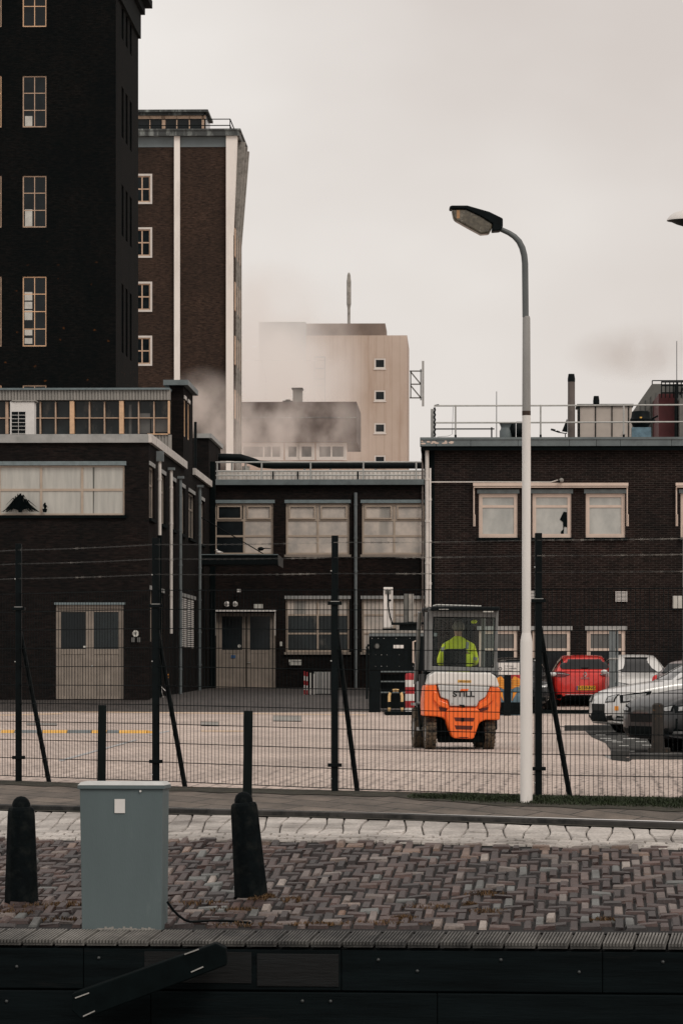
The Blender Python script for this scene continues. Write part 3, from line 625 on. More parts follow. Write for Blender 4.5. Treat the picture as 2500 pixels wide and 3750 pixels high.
# ------------------------------------------------------------------ street lamps
LY = 39.0; bx_ = W(1926, 2940, LY)
lamp = thing('street_lamp', 'tall white painted street lamp with curved grey arm in front of the fence', 'street lamp', (bx_.x, LY, -.08))
def lp(px, py, dy=0):
    p = W(px, py, LY); return Vector((p.x - bx_.x, dy, p.z + .08))
mb = MB(); mb.lathe([(.062, 0), (.0585, lp(0, 2930).z), (.0575, lp(0, 2352).z), (.054, lp(0, 2340).z), (.043, lp(0, 2318).z)], n=24); mb.build('base_section', 'lamp_white', lamp, smooth=True)
mb = MB(); mb.lathe([(.0425, lp(0, 2320).z), (.0405, lp(0, 1520).z)], n=20); mb.build('lower_pole', 'lamp_white', lamp, smooth=True)
mb = MB(); mb.lathe([(.0415, lp(0, 1521).z), (.0415, lp(0, 1505).z)], n=20); mb.build('rust_band', mat('rusty_band', (.05, .03, .022), .8, var=.5, vs=20), lamp, smooth=True)
M['lamp_mid'] = mat('dull_grey_pole', (.30, .29, .275), .5, var=.15, vs=6, stretch=(1, 1, .3))
mb = MB(); mb.lathe([(.0405, lp(0, 1506).z), (.0368, lp(0, 1166).z), (.032, lp(0, 1158).z)], n=20); mb.build('middle_pole', 'lamp_mid', lamp, smooth=True)
pts = [lp(1923, 1162), lp(1922, 1060), lp(1921, 965), lp(1918, 935), lp(1911, 908), lp(1899, 884), lp(1882, 866), lp(1862, 853), lp(1838, 842), lp(1815, 834)]
mb = MB(); mb.tube(pts, [.0305] * 5 + [.029, .027, .025, .024, .023], 16); mb.build('arm', 'lamp_grey', lamp, smooth=True)
def lz(zx, zy): p = lp(1600 + zx / 1.742, 700 + zy / 1.742); return (p.x, p.z)
mb = MB(); mb.prism([lz(*a) for a in ((76, 104), (92, 98), (190, 98), (330, 138), (416, 180), (416, 236), (398, 258), (345, 262), (352, 215), (270, 165), (180, 122), (78, 122))], -.10, .10); mb.build('housing', 'black', lamp, bevel=.012, seg=3)
mb = MB(); mb.prism([lz(*a) for a in ((90, 120), (182, 120), (275, 163), (354, 214), (345, 245), (330, 276), (275, 280), (200, 240), (122, 196), (104, 184))], -.085, .085); mb.build('lamp_bowl', 'lampglass', lamp, bevel=.02, seg=3)
mb = MB(); mb.prism([lz(*a) for a in ((122, 128), (142, 128), (142, 180), (122, 180))], -.0865, -.084); mb.build('bulb', mat('amber_bulb', (.45, .25, .12), .4), lamp)
L2 = 62.0; p = W(2516, 2750, L2); l2 = thing('street_lamp', 'second street lamp with a white domed shade at the right edge', 'street lamp', (p.x, L2, 0))
mb = MB(); z_ = W(0, 800, L2).z; mb.lathe([(.085, 0), (.078, 2.2), (.074, 3.4), (.06, 3.45), (.045, z_ - .05)], n=20); mb.build('pole', 'lamp_grey', l2, smooth=True)
mb = MB(); zz = W(0, 808, L2).z; mb.lathe([(.318, zz), (.312, zz + .022), (.27, zz + .075), (.2, zz + .12), (.1, zz + .148), (.002, zz + .155)], n=32); mb.build('lamp_shade', 'white', l2, smooth=True)
mb = MB(); mb.lathe([(.02, zz - .12), (.06, zz - .09), (.17, zz - .055), (.26, zz - .012), (.315, zz - .002), (.3, zz - .0015)], n=32); mb.build('lamp_underside', 'black', l2, smooth=True)

# ------------------------------------------------------------------ building frames
KR = .028
class Frame:
    def __init__(s, Y0, xpiv, k=KR):
        s.Y0 = Y0; s.Xp = (xpiv - CXP) * Y0 / FPX; s.k = math.sin(k); s.c = math.cos(k); s.ang = -k
    def x(s, px, y=0.0):
        q = (px - CXP) / FPX; return (q * (s.Y0 + s.c * y) - s.Xp - s.k * y) / (s.c + q * s.k)
    def Y(s, x, y): return s.Y0 - s.k * x + s.c * y
    def z(s, py, x=0.0, y=0.0): return CAMZ - (py - YH) * s.Y(x, y) / FPX
    def yd(s, px, x=0.0):
        q = (px - CXP) / FPX; return (s.Xp + x * s.c - q * (s.Y0 - s.k * x)) / (q * s.c - s.k)
    def root(s, name, label, cat): return thing(name, label, cat, (s.Xp, s.Y0, 0), s.ang)
    def place(s, name, label, cat, x=0.0, y=0.0, z=0.0, group=None):
        X = s.Xp + x * s.c + s.k * y; return thing(name, label, cat, (X, s.Y(x, y), z), s.ang, group)
def front(y): return lambda u, d, z: (u, y + d, z)
def sideR(x): return lambda u, d, z: (x - d, u, z)
def wall(mb, u0, u1, z0, z1, holes, rev=.22):
    us = sorted(set([u0, u1] + [h[0] for h in holes] + [h[1] for h in holes])); zs = sorted(set([z0, z1] + [h[2] for h in holes] + [h[3] for h in holes]))
    us = [u for u in us if u0 <= u <= u1]; zs = [z for z in zs if z0 <= z <= z1]
    for i in range(len(us) - 1):
        for j in range(len(zs) - 1):
            cu, cz = (us[i] + us[i + 1]) / 2, (zs[j] + zs[j + 1]) / 2
            if any(h[0] < cu < h[1] and h[2] < cz < h[3] for h in holes): continue
            mb.quad((us[i], 0, zs[j]), (us[i + 1], 0, zs[j]), (us[i + 1], 0, zs[j + 1]), (us[i], 0, zs[j + 1]))
    for a, b, c, d in holes:
        mb.quad((a, 0, c), (a, rev, c), (a, rev, d), (a, 0, d)); mb.quad((b, 0, c), (b, rev, c), (b, rev, d), (b, 0, d))
        mb.quad((a, 0, c), (b, 0, c), (b, rev, c), (a, rev, c)); mb.quad((a, 0, d), (b, 0, d), (b, rev, d), (a, rev, d)); mb.quad((a, rev, c), (b, rev, c), (b, rev, d), (a, rev, d))
def window(parent, fn, u0, u1, z0, z1, cols, rows, fm='cream', pm='blind', fr=.05, mu=.04, rec=.1, sill=None, lintel=None, surround=0, sm='white_frame', darks=(), dm='pane_dark', name='window'):
    """fn maps (u, depth, z).  cols/rows: inner divisions as fractions.  darks: {(c,r)} cells with the other pane"""
    mb = MB(fn); d0, d1 = rec, rec + .06
    mb.box(u0, u0 + fr, d0, d1, z0, z1); mb.box(u1 - fr, u1, d0, d1, z0, z1); mb.box(u0 + fr, u1 - fr, d0, d1, z0, z0 + fr); mb.box(u0 + fr, u1 - fr, d0, d1, z1 - fr, z1)
    cu = [u0 + fr] + [u0 + (u1 - u0) * c for c in cols] + [u1 - fr]; rz_ = [z0 + fr] + [z1 - (z1 - z0) * r_ for r_ in reversed(rows)] + [z1 - fr]
    for c in cu[1:-1]: mb.box(c - mu / 2, c + mu / 2, d0 + .004, d1 - .004, z0 + fr, z1 - fr)
    for r_ in rz_[1:-1]:
        for i in range(len(cu) - 1):
            a = cu[i] + (mu / 2 if i else 0); b = cu[i + 1] - (mu / 2 if i < len(cu) - 2 else 0); mb.box(a, b, d0 + .008, d1 - .008, r_ - mu / 2, r_ + mu / 2)
    w_ = mb.build(name, fm, parent)
    p1, p2 = MB(fn), MB(fn); nr = len(rz_) - 1
    for i in range(len(cu) - 1):
        for j in range(nr):
            (p2 if (i, nr - 1 - j) in darks else p1).box(cu[i], cu[i + 1], d0 + .03, d0 + .04, rz_[j], rz_[j + 1])
    if p1.v: p1.build('pane', pm, w_)
    if p2.v: p2.build('pane', dm, w_)
    if sill: mb = MB(fn); mb.box(u0 - .06, u1 + .06, -.07, rec, z0 - .09, z0 - .003); mb.build('sill', sill, w_)
    if lintel: mb = MB(fn); mb.box(u0 - .05, u1 + .05, -.03, rec, z1 + .003, z1 + .12); mb.build('lintel', lintel, w_)
    if surround:
        mb = MB(fn); s_ = surround; mb.box(u0 - s_, u0 - .001, -.05, .02, z0 - s_, z1 + s_); mb.box(u1 + .001, u1 + s_, -.05, .02, z0 - s_, z1 + s_); mb.box(u0, u1, -.05, .02, z0 - s_, z0 - .001); mb.box(u0, u1, -.05, .02, z1 + .001, z1 + s_)
        mb.build('surround', sm, w_)
    return w_
def railing(parent_thing, pts_top, posts, zs_, r_=.022, m='steel', name='rail'):
    pass

# ================================================================== dark tower far left
F = Frame(180, 425); T = F.root('brick_tower', 'very dark brick factory tower with tall gridded windows at the left edge', 'tower')
ztop = 32.45; dep = F.yd(507)
fh = []; 
rowsF = [(-130, 97, 3), (277, 465, 3), (643, 832, 3), (1012, 1268, 4), (1410, 1660, 4)]
for (a, b, n) in rowsF:
    for c0, c1 in ((84, 171), (-70, 7)):
        fh.append((F.x(c0), F.x(c1), F.z(b), F.z(a), n))
mb = MB(front(0)); wall(mb, F.x(-420), 0, -1, ztop, [h[:4] for h in fh], .3)
mb2 = MB(sideR(0)); sh = []
for (a, b, n) in rowsF:
    for pc in (446, 461, 476):
        y0 = F.yd(pc); sh.append((y0, y0 + 1.1, F.z(b), F.z(a), n))
wall(mb2, 0, dep, -1, ztop, [h[:4] for h in sh], .2)
mb.v += mb2.v; o_ = len(mb.v) - len(mb2.v); mb.f += [tuple(i + o_ for i in f) for f in mb2.f]
mb.box(F.x(-420), 0, dep - .0, dep + .01, -1, ztop) if False else None
q = MB(); q.quad((F.x(-420), dep, -1), (0, dep, -1), (0, dep, ztop), (F.x(-420), dep, ztop)); q.quad((F.x(-420), 0, ztop), (0, 0, ztop), (0, dep, ztop), (F.x(-420), dep, ztop)); q.quad((F.x(-420), 0, -1), (F.x(-420), dep, -1), (F.x(-420), dep, ztop), (F.x(-420), 0, ztop))
mb.add(q.v, q.f); mb.build('wall', 'brick_tower', T)
for i, (u0, u1, z0, z1, n) in enumerate(fh):
    w_ = window(T, front(0), u0, u1, z0, z1, [.5], [k / n for k in range(1, n)], 'orange_dull' if i % 3 else 'orange_wood', 'pane_dark', .05, .035, .04)
    if i in (2, 4, 6):
        mb = MB(front(0)); 
        if i == 6:
            for zz0, zz1 in ((.66, .78), (.54, .64), (.38, .52), (.16, .24), (.04, .12)): mb = MB(front(0)); mb.build('paper', 'paper', w_) if False else None; mb.box(u0 + .08, u0 + .42, .055, .066, z0 + (z1 - z0) * zz0, z0 + (z1 - z0) * zz1); mb.build('paper', 'paper', w_)
        else: mb.box(u0 + .1, u0 + .42, .055, .066, z0 + .06, z0 + (.5 if i == 2 else .8)); mb.build('paper', 'paper', w_)
for (u0, u1, z0, z1, n) in sh: window(T, sideR(0), u0, u1, z0, z1, [.5], [k / n for k in range(1, n)], 'black_matt', 'pane_dark', .05, .035, .08)
mb = MB(); mb.box(F.x(-420), .62, -.6, dep + .6, ztop, ztop + .35); mb.box(F.x(-420), .3, -.3, dep + .3, ztop - .35, ztop); mb.box(F.x(-420), .12, -.1, dep + .1, ztop - 1.5, ztop - .35); mb.build('cornice', 'black_matt', T)

# ================================================================== second tower
F = Frame(230, 855); T = F.root('office_tower', 'brown brick tower with white concrete pillars and a glazed rooftop room', 'tower')
zc = F.z(500); zt = F.z(481); dep = F.yd(879); x0 = F.x(330); zb = -1
holes = [(F.x(420), F.x(551), F.z(b), F.z(a)) for a, b in ((643, 739), (839, 936), (1038, 1134), (1236, 1332))]
mb = MB(front(0)); wall(mb, x0, 0, zb, zc, holes, .2)
q = MB(); q.quad((0, 0, zb), (0, dep, zb), (0, dep, zc), (0, 0, zc)); q.quad((x0, dep, zb), (0, dep, zb), (0, dep, zc), (x0, dep, zc)); q.quad((x0, 0, zb), (x0, dep, zb), (x0, dep, zc), (x0, 0, zc)); mb.add(q.v, q.f)
mb.build('wall', 'brick_far', T)
for h in holes: window(T, front(0), *h, [.47, .77], [.5], 'orange_dull', 'pane_haze' if False else 'pane_dark', .07, .07, .02, surround=.11)
mb = MB(); mb.box(x0, F.x(829), -.03, .05, F.z(538), zc - .01); mb.build('grey_band', 'blueband', T)
mb = MB(); mb.box(F.x(639), F.x(660), -.25, .04, zb, zc); mb.build('pillar', 'pillar', T)
# corner pillar with a flare at the top
mb = MB(); za = F.z(860); a, b = F.x(829), F.x(855)
mb.add([(a, -.3, zb), (b, -.3, zb), (b, .5, zb), (a, .5, zb), (a, -.3, za), (b, -.3, za), (b, .5, za), (a, .5, za), (a, -.3, zc), (b + .22, -.3, zc), (b + .22, .5, zc), (a, .5, zc)],
       [(0, 1, 2, 3), (0, 1, 5, 4), (1, 2, 6, 5), (2, 3, 7, 6), (3, 0, 4, 7), (4, 5, 9, 8), (5, 6, 10, 9), (6, 7, 11, 10), (7, 4, 8, 11), (8, 9, 10, 11)]); mb.build('pillar', 'pillar', T)
for yy in (dep * .33, dep * .66, dep - .4):
    mb = MB(); e = .10; mb.add([(0, yy, zb), (e, yy, zb), (e, yy + .4, zb), (0, yy + .4, zb), (0, yy, za), (e, yy, za), (e, yy + .4, za), (0, yy + .4, za), (0, yy, zc), (.55, yy, zc), (.55, yy + .4, zc), (0, yy + .4, zc)],
       [(0, 1, 2, 3), (0, 1, 5, 4), (1, 2, 6, 5), (2, 3, 7, 6), (3, 0, 4, 7), (4, 5, 9, 8), (5, 6, 10, 9), (6, 7, 11, 10), (7, 4, 8, 11), (8, 9, 10, 11)]); mb.build('pillar', 'concrete', T)
for k in range(7):
    if F.z(1332) + k * 3.04 - 3 + 1.6 > zc - 3.5: continue
    for yy in (dep * .12, dep * .45, dep * .78):
        z0 = F.z(1332) + k * 3.04 - 3; mb = MB(); mb.box(-.01, .05, yy, yy + 1.0, z0, z0 + 1.6); mb.build('window', 'orange_dull', T)
mb = MB(); mb.box(x0, .34, -.45, dep + .45, zc, zt); mb.build('cornice', 'cornice', T)
mb = MB(); mb.box(x0, .42, -.5, dep + .52, zt, zt + .10); mb.build('roof', 'cornice', T)
# rooftop room
y = 1.6; zr = F.z(403, 0, y); zq = zt + .1; xr = F.x(760, y)
mb = MB(front(y)); cols_ = [507, 548, 592, 607, 647, 695, 740]; 
mb.box(F.x(380, y), xr - .1, .1, 4.2, zq, zr - .15); mb.build('rooftop_room', 'pane_dark', T)
mb = MB(front(y))
for a, b in ((548, 551), (592, 606), (646, 650), (692, 696), (739, 748)): mb.box(F.x(a, y), F.x(b, y), 0, .09, zq, zr - .3)
for r0, r1 in ((425, 430),): mb.box(F.x(380, y), xr - .1, .0, .08, zr - .5, zr - .3)
mb.build('window_frame', 'orange_dull', T)
mb = MB(front(y)); mb.box(F.x(380, y), F.x(763, y), -.35, 4.6, zr - .14, zr); mb.box(F.x(380, y), F.x(745, y), -.1, 4.4, zr - .3, zr - .14); mb.build('room_roof', 'cornice', T)
mb = MB(); 
for zz in (F.z(437, 0, 0), F.z(460, 0, 0)): mb.bar((x0, -.1, zz), (F.x(843), -.1, zz), .035); mb.bar((F.x(843), -.1, zz), (F.x(843), dep - 1, zz), .035)
for px in (592, 843): mb.bar((F.x(px), -.1, zt), (F.x(px), -.1, F.z(437)), .035)
mb.bar((F.x(843), dep - 1, zt), (F.x(843), dep - 1, F.z(437)), .035); mb.build('roof_railing', 'black', T)

# ================================================================== left factory building
F = Frame(118, 545); LBF = F; T = F.root('factory_building', 'dark brick factory wing with pale flat roof edge, double door and glazed upper storey', 'building')
ROOF = F.z(1590); FB_ = F.z(1621); YE = F.yd(782); XL = F.x(-500); G = 0.0
hw_ = (F.x(-155), F.x(457), F.z(1886), F.z(1704)); hd = (F.x(204), F.x(453), F.z(2560), F.z(2215))
wl = [(547, 566), (590, 606), (630, 643), (661, 677), (691, 713), (737, 748)]
zs0, zs1 = 5.62, 7.14
sh = [(F.yd(a), F.yd(b), zs0, zs1) for a, b in wl] + [(F.yd(a), F.yd(b), 2.05, 3.55) for a, b in ((549, 562), (588, 600))] + [(F.yd(663), F.yd(715), 1.95, 3.6)]
mb = MB(front(0)); wall(mb, XL, 0, G, ROOF - .02, [hw_, hd], .3)
m2 = MB(sideR(0)); wall(m2, 0, YE + .0, G, ROOF - .02, sh, .2); mb.add(m2.v, m2.f)
mb.quad((XL, YE, G), (0, YE, G), (0, YE, ROOF - .02), (XL, YE, ROOF - .02)); mb.quad((XL, 0, G), (XL, YE, G), (XL, YE, ROOF - .02), (XL, 0, ROOF - .02))
mb.build('wall', 'brick_left', T)
mb = MB(); mb.box(XL, .0, .0, YE, ROOF - .06, ROOF - .03); mb.build('roof', 'concrete_dark', T)
mb = MB(); mb.box(XL, .0, -.1, .18, FB_, ROOF); mb.build('roof_edge', 'fascia', T)
mb = MB(); mb.box(.0, .1, -.1, F.yd(676) , FB_, ROOF); mb.box(0, .1, F.yd(706), F.yd(776), FB_ + .02, ROOF); mb.build('roof_edge', 'fascia_white', T, bevel=.004)
window(T, front(0), *hw_, [.25 + 0*.0, .5 - .0, .745], [.49], 'cream', 'blind', .05, .07, .06, sill='black_matt', lintel='lintel')
for s_ in sh[:6]: window(T, sideR(0), *s_, [.5], [.35], 'cream_dull', 'pane_murky', .07, .06, .06, sill='black_matt', lintel='fascia')
for s_ in sh[6:8]: window(T, sideR(0), *s_, [.5], [.4], 'cream_dull', 'pane_dark', .07, .06, .06, lintel='fascia')
w_ = window(T, sideR(0), *sh[8], [.5], [], 'cream_dull', 'pane_dark', .07, .12, .06, lintel='fascia')
for a, b in ((665, 684), (690, 709)):
    mb = MB(sideR(0)); ya, yb = F.yd(a), F.yd(b)
    for k in range(24): mb.box(ya + .12, yb - .1, -.02, .03, 2.0 + k * .066, 2.035 + k * .066)
    mb.build('louvre', 'white', w_)
# double door
u0, u1, z0, z1 = hd; dr_ = MB(front(0)); fr = .07
for a, b in ((u0, u0 + fr), (u1 - fr, u1)): dr_.box(a, b, .05, .16, z0, z1)
dr_.box(u0 + fr, u1 - fr, .05, .16, z1 - .1, z1); door = dr_.build('door', 'cream_dull', T)
uc = (u0 + u1) / 2; zm = F.z(2383)
for a, b in ((u0 + fr, uc - .03), (uc + .03, u1 - fr)):
    mb = MB(front(0)); e = .085; mb.box(a, a + e, .09, .14, z0, z1 - .1); mb.box(b - e, b, .09, .14, z0, z1 - .1); mb.box(a + e, b - e, .09, .14, zm - .1, zm + .05); mb.box(a + e, b - e, .09, .14, z1 - .2, z1 - .1); mb.box(a + e, b - e, .09, .14, z0, z0 + .08)
    n = 7
    for k in range(n):
        w0 = (b - a - 2 * e) / n; mb.box(a + e + k * w0 + .004, a + e + (k + 1) * w0 - .004, .105, .13, z0 + .08, zm - .1)
    mb.build('door_leaf', 'cream_dull', door)
    mb = MB(front(0)); mb.box(a + e, b - e, .115, .122, zm + .05, z1 - .2); mb.build('door_pane', 'pane_murky' if a > uc else 'pane_dark', door)
mb = MB(front(0)); mb.box(uc - .03, uc + .03, .07, .13, z0, z1 - .1); mb.build('centre_rail', 'cream_dull', door)
mb = MB(front(0)); mb.box(uc - .2, uc - .1, .08, .09, F.z(2373), F.z(2365)); mb.build('door_notice', 'paper', door)
mb = MB(front(0)); mb.cyl((uc + .07, .07, F.z(2438)), (uc + .07, .1, F.z(2438)), .02, n=8); mb.build('handle', 'steel', door)
mb = MB(front(0)); mb.box(u0 - .03, u1 + .05, -.03, .05, z1 + .004, z1 + .07); mb.build('door_lintel', 'lintel', T)
# downpipes on the side wall
for px, pyt, pyb, m_, r_ in ((585, 1690, 1960, 'white_pipe', .055), (627, 1722, 2320, 'white_pipe', .052), (661, 1753, 2560, 'grey_pipe', .055), (732, 1785, 2560, 'grey_pipe', .055)):
    yy = F.yd(px, .14); zt_ = F.z(pyt, .14, yy); zb_ = max(.35, F.z(pyb, .14, yy)); mb = MB(); mb.tube([(.14, yy, zt_), (.14, yy, zb_)], r_, 10)
    for k in range(int((zt_ - zb_) / 1.1)): mb.cyl((.14, yy, zt_ - .5 - k * 1.1), (.14, yy, zt_ - .56 - k * 1.1), r_ + .012, n=10)
    mb.build('downpipe', m_, T, smooth=True)
    mb = MB(); mb.box(.05, .26, yy - .1, yy + .1, zt_, zt_ + (.3 if px == 585 else .08)); mb.build('hopper', 'grey_pipe', T)
    if px == 585: mb = MB(); mb.tube([(.14, yy, .4), (.14, yy, zb_)], .06, 10); mb.build('downpipe', 'black_matt', T, smooth=True)
yy = F.yd(778, .1); mb = MB(); mb.box(.02, .2, yy - .05, yy + .25, .4, F.z(1690, .1, yy)); mb.build('downpipe', 'black_matt', T)
# glazed upper storey, set back
ys_ = 14.0; zg0 = ROOF - .03; A = lambda p: F.x(p, ys_); ZU = lambda p: F.z(p, A(300), ys_)
gs = MB(front(ys_)); gs.box(XL, A(622), .35, 9, zg0, ZU(1466)); gs.build('upper_storey', 'pane_murky', T)
mb = MB(front(ys_)); x = A(-520); 
while x < A(619):
    mb.box(x, x + .05, -.03, .3, ZU(1465), ZU(1428)); mb.box(x + .05, x + .1, .01, .3, ZU(1465), ZU(1428)); x += .1
mb.build('corrugated_band', 'corr', T)
mb = MB(front(ys_)); mb.box(XL, A(622), -.1, 9.4, ZU(1428), ZU(1421)); mb.build('upper_roof', 'lintel', T)
mb = MB(front(ys_)); x = A(548)
while x < A(622): mb.box(x, x + .05, .05, .3, zg0, ZU(1592)); mb.box(x + .05, x + .1, .09, .3, zg0, ZU(1592)); x += .1
mb.build('corrugated_band', 'corr', T)
mb = MB(front(ys_)); 
for a, b in ((-90, -76), (77, 82) , (256, 272), (437, 453), (615, 621)): mb = MB(front(ys_)); mb.box(A(a), A(b), .02, .34, ZU(1588), ZU(1468)); mb.build('wood_post', 'orange_wood', T)
mb = MB(front(ys_)); mb.box(A(540), A(614.8), .0, .34, ZU(1592), ZU(1588.2)); mb.build('sill', 'orange_wood', T)
mb = MB(front(ys_)); 
for a in (-50, 22, 27, 147, 203, 327, 382, 507, 563): mb.box(A(a - 2), A(a + 2.5), .1, .34, ZU(1588), ZU(1470))
mb.box(A(-300), A(617), .12, .34, ZU(1531.5), ZU(1528)); mb.build('mullion', 'orange_dull', T)
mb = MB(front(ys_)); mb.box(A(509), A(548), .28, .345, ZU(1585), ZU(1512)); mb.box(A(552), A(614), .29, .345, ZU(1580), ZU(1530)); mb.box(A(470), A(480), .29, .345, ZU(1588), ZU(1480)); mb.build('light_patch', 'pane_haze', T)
# stair block
yb0, yb1 = F.yd(672), F.yd(706); zs_t = F.z(1412, 0, yb0); xl = F.x(621, yb0)
hb = [(F.yd(674.5), F.yd(681), F.z(1602, 0, yb0 + 1), F.z(1466, 0, yb0 + 1)), (F.yd(688), F.yd(694.5), F.z(1602, 0, yb0 + 1), F.z(1466, 0, yb0 + 1))]
mb = MB(sideR(0)); wall(mb, yb0, yb1, ROOF - .04, zs_t, hb, .15); mb.fn = None
mb.quad((xl, yb0, ROOF - .04), (0, yb0, ROOF - .04), (0, yb0, zs_t), (xl, yb0, zs_t)); mb.quad((xl, yb1, ROOF), (0, yb1, ROOF), (0, yb1, zs_t), (xl, yb1, zs_t)); mb.quad((xl, yb0, ROOF), (xl, yb1, ROOF), (xl, yb1, zs_t), (xl, yb0, zs_t))
mb.build('stair_block', 'brick_left', T)
mb = MB(); mb.box(F.x(600, yb0), .17, yb0 - .25, yb1 + .25, zs_t, zs_t + .17); mb.build('block_cap', 'fascia_dark', T, bevel=.005)
for h in hb: window(T, sideR(0), *h, [], [.5], 'orange_wood', 'pane_dark', .08, .06, .03, lintel='white_frame')
# rear block
y2, y3 = F.yd(775), F.yd(812); zz = F.z(1604, 0, y2); mb = MB(); mb.box(F.x(690, y2), -.1, y2, y3 + 1, ROOF - .5, zz); mb.build('rear_block', 'brick_left', T)
mb = MB(); mb.box(F.x(722, y2), .0, y2 - .1, y3 + 1.2, zz, zz + .16); mb.build('block_cap', 'fascia', T)
mb = MB(); xx = F.x(716, y2 - 1); mb.cyl((xx, y2 - 1, ROOF), (xx, y2 - 1, F.z(1545, 0, y2 - 1)), .05); mb.build('vent_pipe', 'black', T)
# roof air conditioner
o = F.place('air_conditioner', 'white boxy air conditioning unit with dark grille on the left flat roof', 'air conditioner', F.x(38, 3), 3, ROOF - .03)
wA = F.x(126, 3) - F.x(38, 3); hA = F.z(1470, 0, 3) - ROOF + .03
mb = MB(); mb.box(0, wA, 0, .6, 0, hA); mb.build('casing', 'white', o, bevel=.015)
mb = MB(); mb.box(-.05 * 0 + .05, wA + .06, -.04, .64, hA + .002, hA + .045); mb.build('cover', 'concrete', o, bevel=.01)
gx0, gx1 = F.x(44, 3) - F.x(38, 3), F.x(94, 3) - F.x(38, 3); gz0, gz1 = .06, F.z(1503, 0, 3) - ROOF
mb = MB(); mb.box(gx0, gx1, -.006, -.001, gz0, gz1); g_ = mb.build('grille', 'black', o)
mb = MB()
for k in range(7): mb.box(gx0, gx1, -.02, -.008, gz0 + (gz1 - gz0) * (k + .5) / 7.5, gz0 + (gz1 - gz0) * (k + .5) / 7.5 + .012)
mb.box((gx0 + gx1) / 2 - .006, (gx0 + gx1) / 2 + .006, -.024, -.0205, gz0, gz1); mb.build('slat', 'white', g_)
# potted plants seen in the big window
for a, b, n, lab in ((75, 150, 110, 'dark drooping house plant in the lower left panes of the wide window'), (163, 168, 10, 'small dark house plant beside the mullion of the wide window')):
    base = W(a if n > 20 else 165, 1876, 118); o = thing('potted_plant', lab, 'plant', (base.x, 118.02, base.z)); mb = MB()
    rr = .52 if n > 20 else .09
    for k in range(n):
        an = random.uniform(0, math.pi); l = rr * random.uniform(.5, 1.1); ex = math.cos(an) * l; top = .12 + .35 * math.sin(an) * random.uniform(.6, 1.05) * (rr / .38) ** .5; dn = random.uniform(.1, .35) * (rr / .38)
        mb.tube([(0, 0, .05), (ex * .5, 0.0, top), (ex, 0.01, max(.01, top - dn))], [.006, .02, .003], 4)
    mb.build('leaves', 'black_matt', o); mb = MB(); mb.lathe([(.05, 0), (.07, .1)], n=10); mb.build('pot', 'black_matt', o)
def sign(px, py, w_, h_, Y, m_, name, label, cat='sign', d=.02, grp=None):
    p = W(px, py, Y); mb = MB(); mb.box(p.x - w_ / 2, p.x + w_ / 2, Y - d, Y, p.z - h_ / 2, p.z + h_ / 2); o = mb.build(name, m_, None, bevel=min(.004, d / 3)); tag(o, label, cat, grp); return o
q = W(497, 2320, 117.95); mb = MB(); mb.lathe([(.095, 0), (.095, .02), (.08, .022)], n=20); o = mb.build('round_sign', 'paper', None); o.location = (q.x, 117.96, q.z); o.rotation_euler = (R(90), 0, 0); tag(o, 'round pale sign with a dark symbol on the wall right of the left double door', 'sign')
mb = MB(); mb.box(-.03, .02, -.03, .0, .0225, .024); mb.box(-.05, .04, .01, .03, .0225, .024); s_ = mb.build('symbol', 'ink', o)
sign(488, 2343, .09, .14, 117.96, 'pane_haze', 'wall_notice', 'small grey notice below the round sign, the left of two', 'sign')
sign(509, 2343, .09, .14, 117.96, 'pane_haze', 'wall_notice', 'small grey notice below the round sign, the right of two', 'sign')
# canopy
CY = 141.0; p0, p1 = W(636, 2030, CY), W(1018, 2066, CY - 2)
can = thing('canopy', 'black flat canopy projecting from the side wall above the inner doors', 'canopy', (p0.x, CY, 0))
wx = (1018 - CXP) * CY / FPX - p0.x; zt0, zb0 = W(0, 2032, CY).z, W(0, 2068, CY).z
mb = MB(); mb.box(0, wx, 0, 2.4, zb0, zt0); mb.build('roof_slab', 'black', can, bevel=.01)
mb = MB(); mb.add([(wx + .002, -.02, zb0 - .02), (wx + .17, .6, zb0 - .1), (wx + .17, .6, zt0 - .12), (wx + .002, -.02, zt0 + .02), (wx + .002, 2.4, zb0), (wx + .002, 2.4, zt0)], [(0, 1, 2, 3), (1, 4, 5, 2), (0, 3, 5, 4)] ); mb.build('gable_end', 'concrete_dark', can)
mb = MB(); mb.bar((0, -.03, zt0 + .01), (wx, -.03, zt0 + .01), .02); mb.build('edge_trim', 'lintel', can)
q0, q1 = W(610, 1820, CY + 3), W(963, 2027, CY + .3); mb = MB(); mb.tube([q0 - Vector((p0.x, CY, 0)), q1 - Vector((p0.x, CY, 0))], .018, 6); mb.build('stay_cable', 'black', can)
q = W(955, 2012, CY - .1); o = thing('security_camera', 'black camera on a bent arm on top of the canopy', 'camera', q); mb = MB(); mb.tube([(-.06, 0, -.1), (-.03, 0, 0), (.15, 0, .04), (.35, 0, .03)], [.02, .02, .02, .012], 8); mb.build('arm', 'black', o, smooth=True); mb = MB(); mb.ball((0, 0, 0.02), .075, (1.5, 1, .9)); mb.build('housing', 'black', o, smooth=True)
q = W(800, 2020, CY + .3); o = thing('seagull', 'small white gull perched on the canopy', 'bird', (q.x, q.y, zt0)); mb = MB(); mb.ball((0, 0, .10), .07, (1.3, .8, .75)); mb.ball((-.06, 0, .17), .04, (1, .9, 1)); mb.tube([(.06, 0, .11), (.17, 0, .09)], [.03, .006], 6); mb.build('body', 'white', o, smooth=True)
mb = MB(); mb.bar((-.01, 0, 0), (-.01, 0, .05), .005); mb.bar((.02, 0, 0), (.02, 0, .05), .005); mb.build('leg', 'orange_dull', o); mb = MB(); mb.tube([(-.09, 0, .165), (-.13, 0, .16)], [.01, .003], 5); mb.build('beak', 'orange_dull', o)

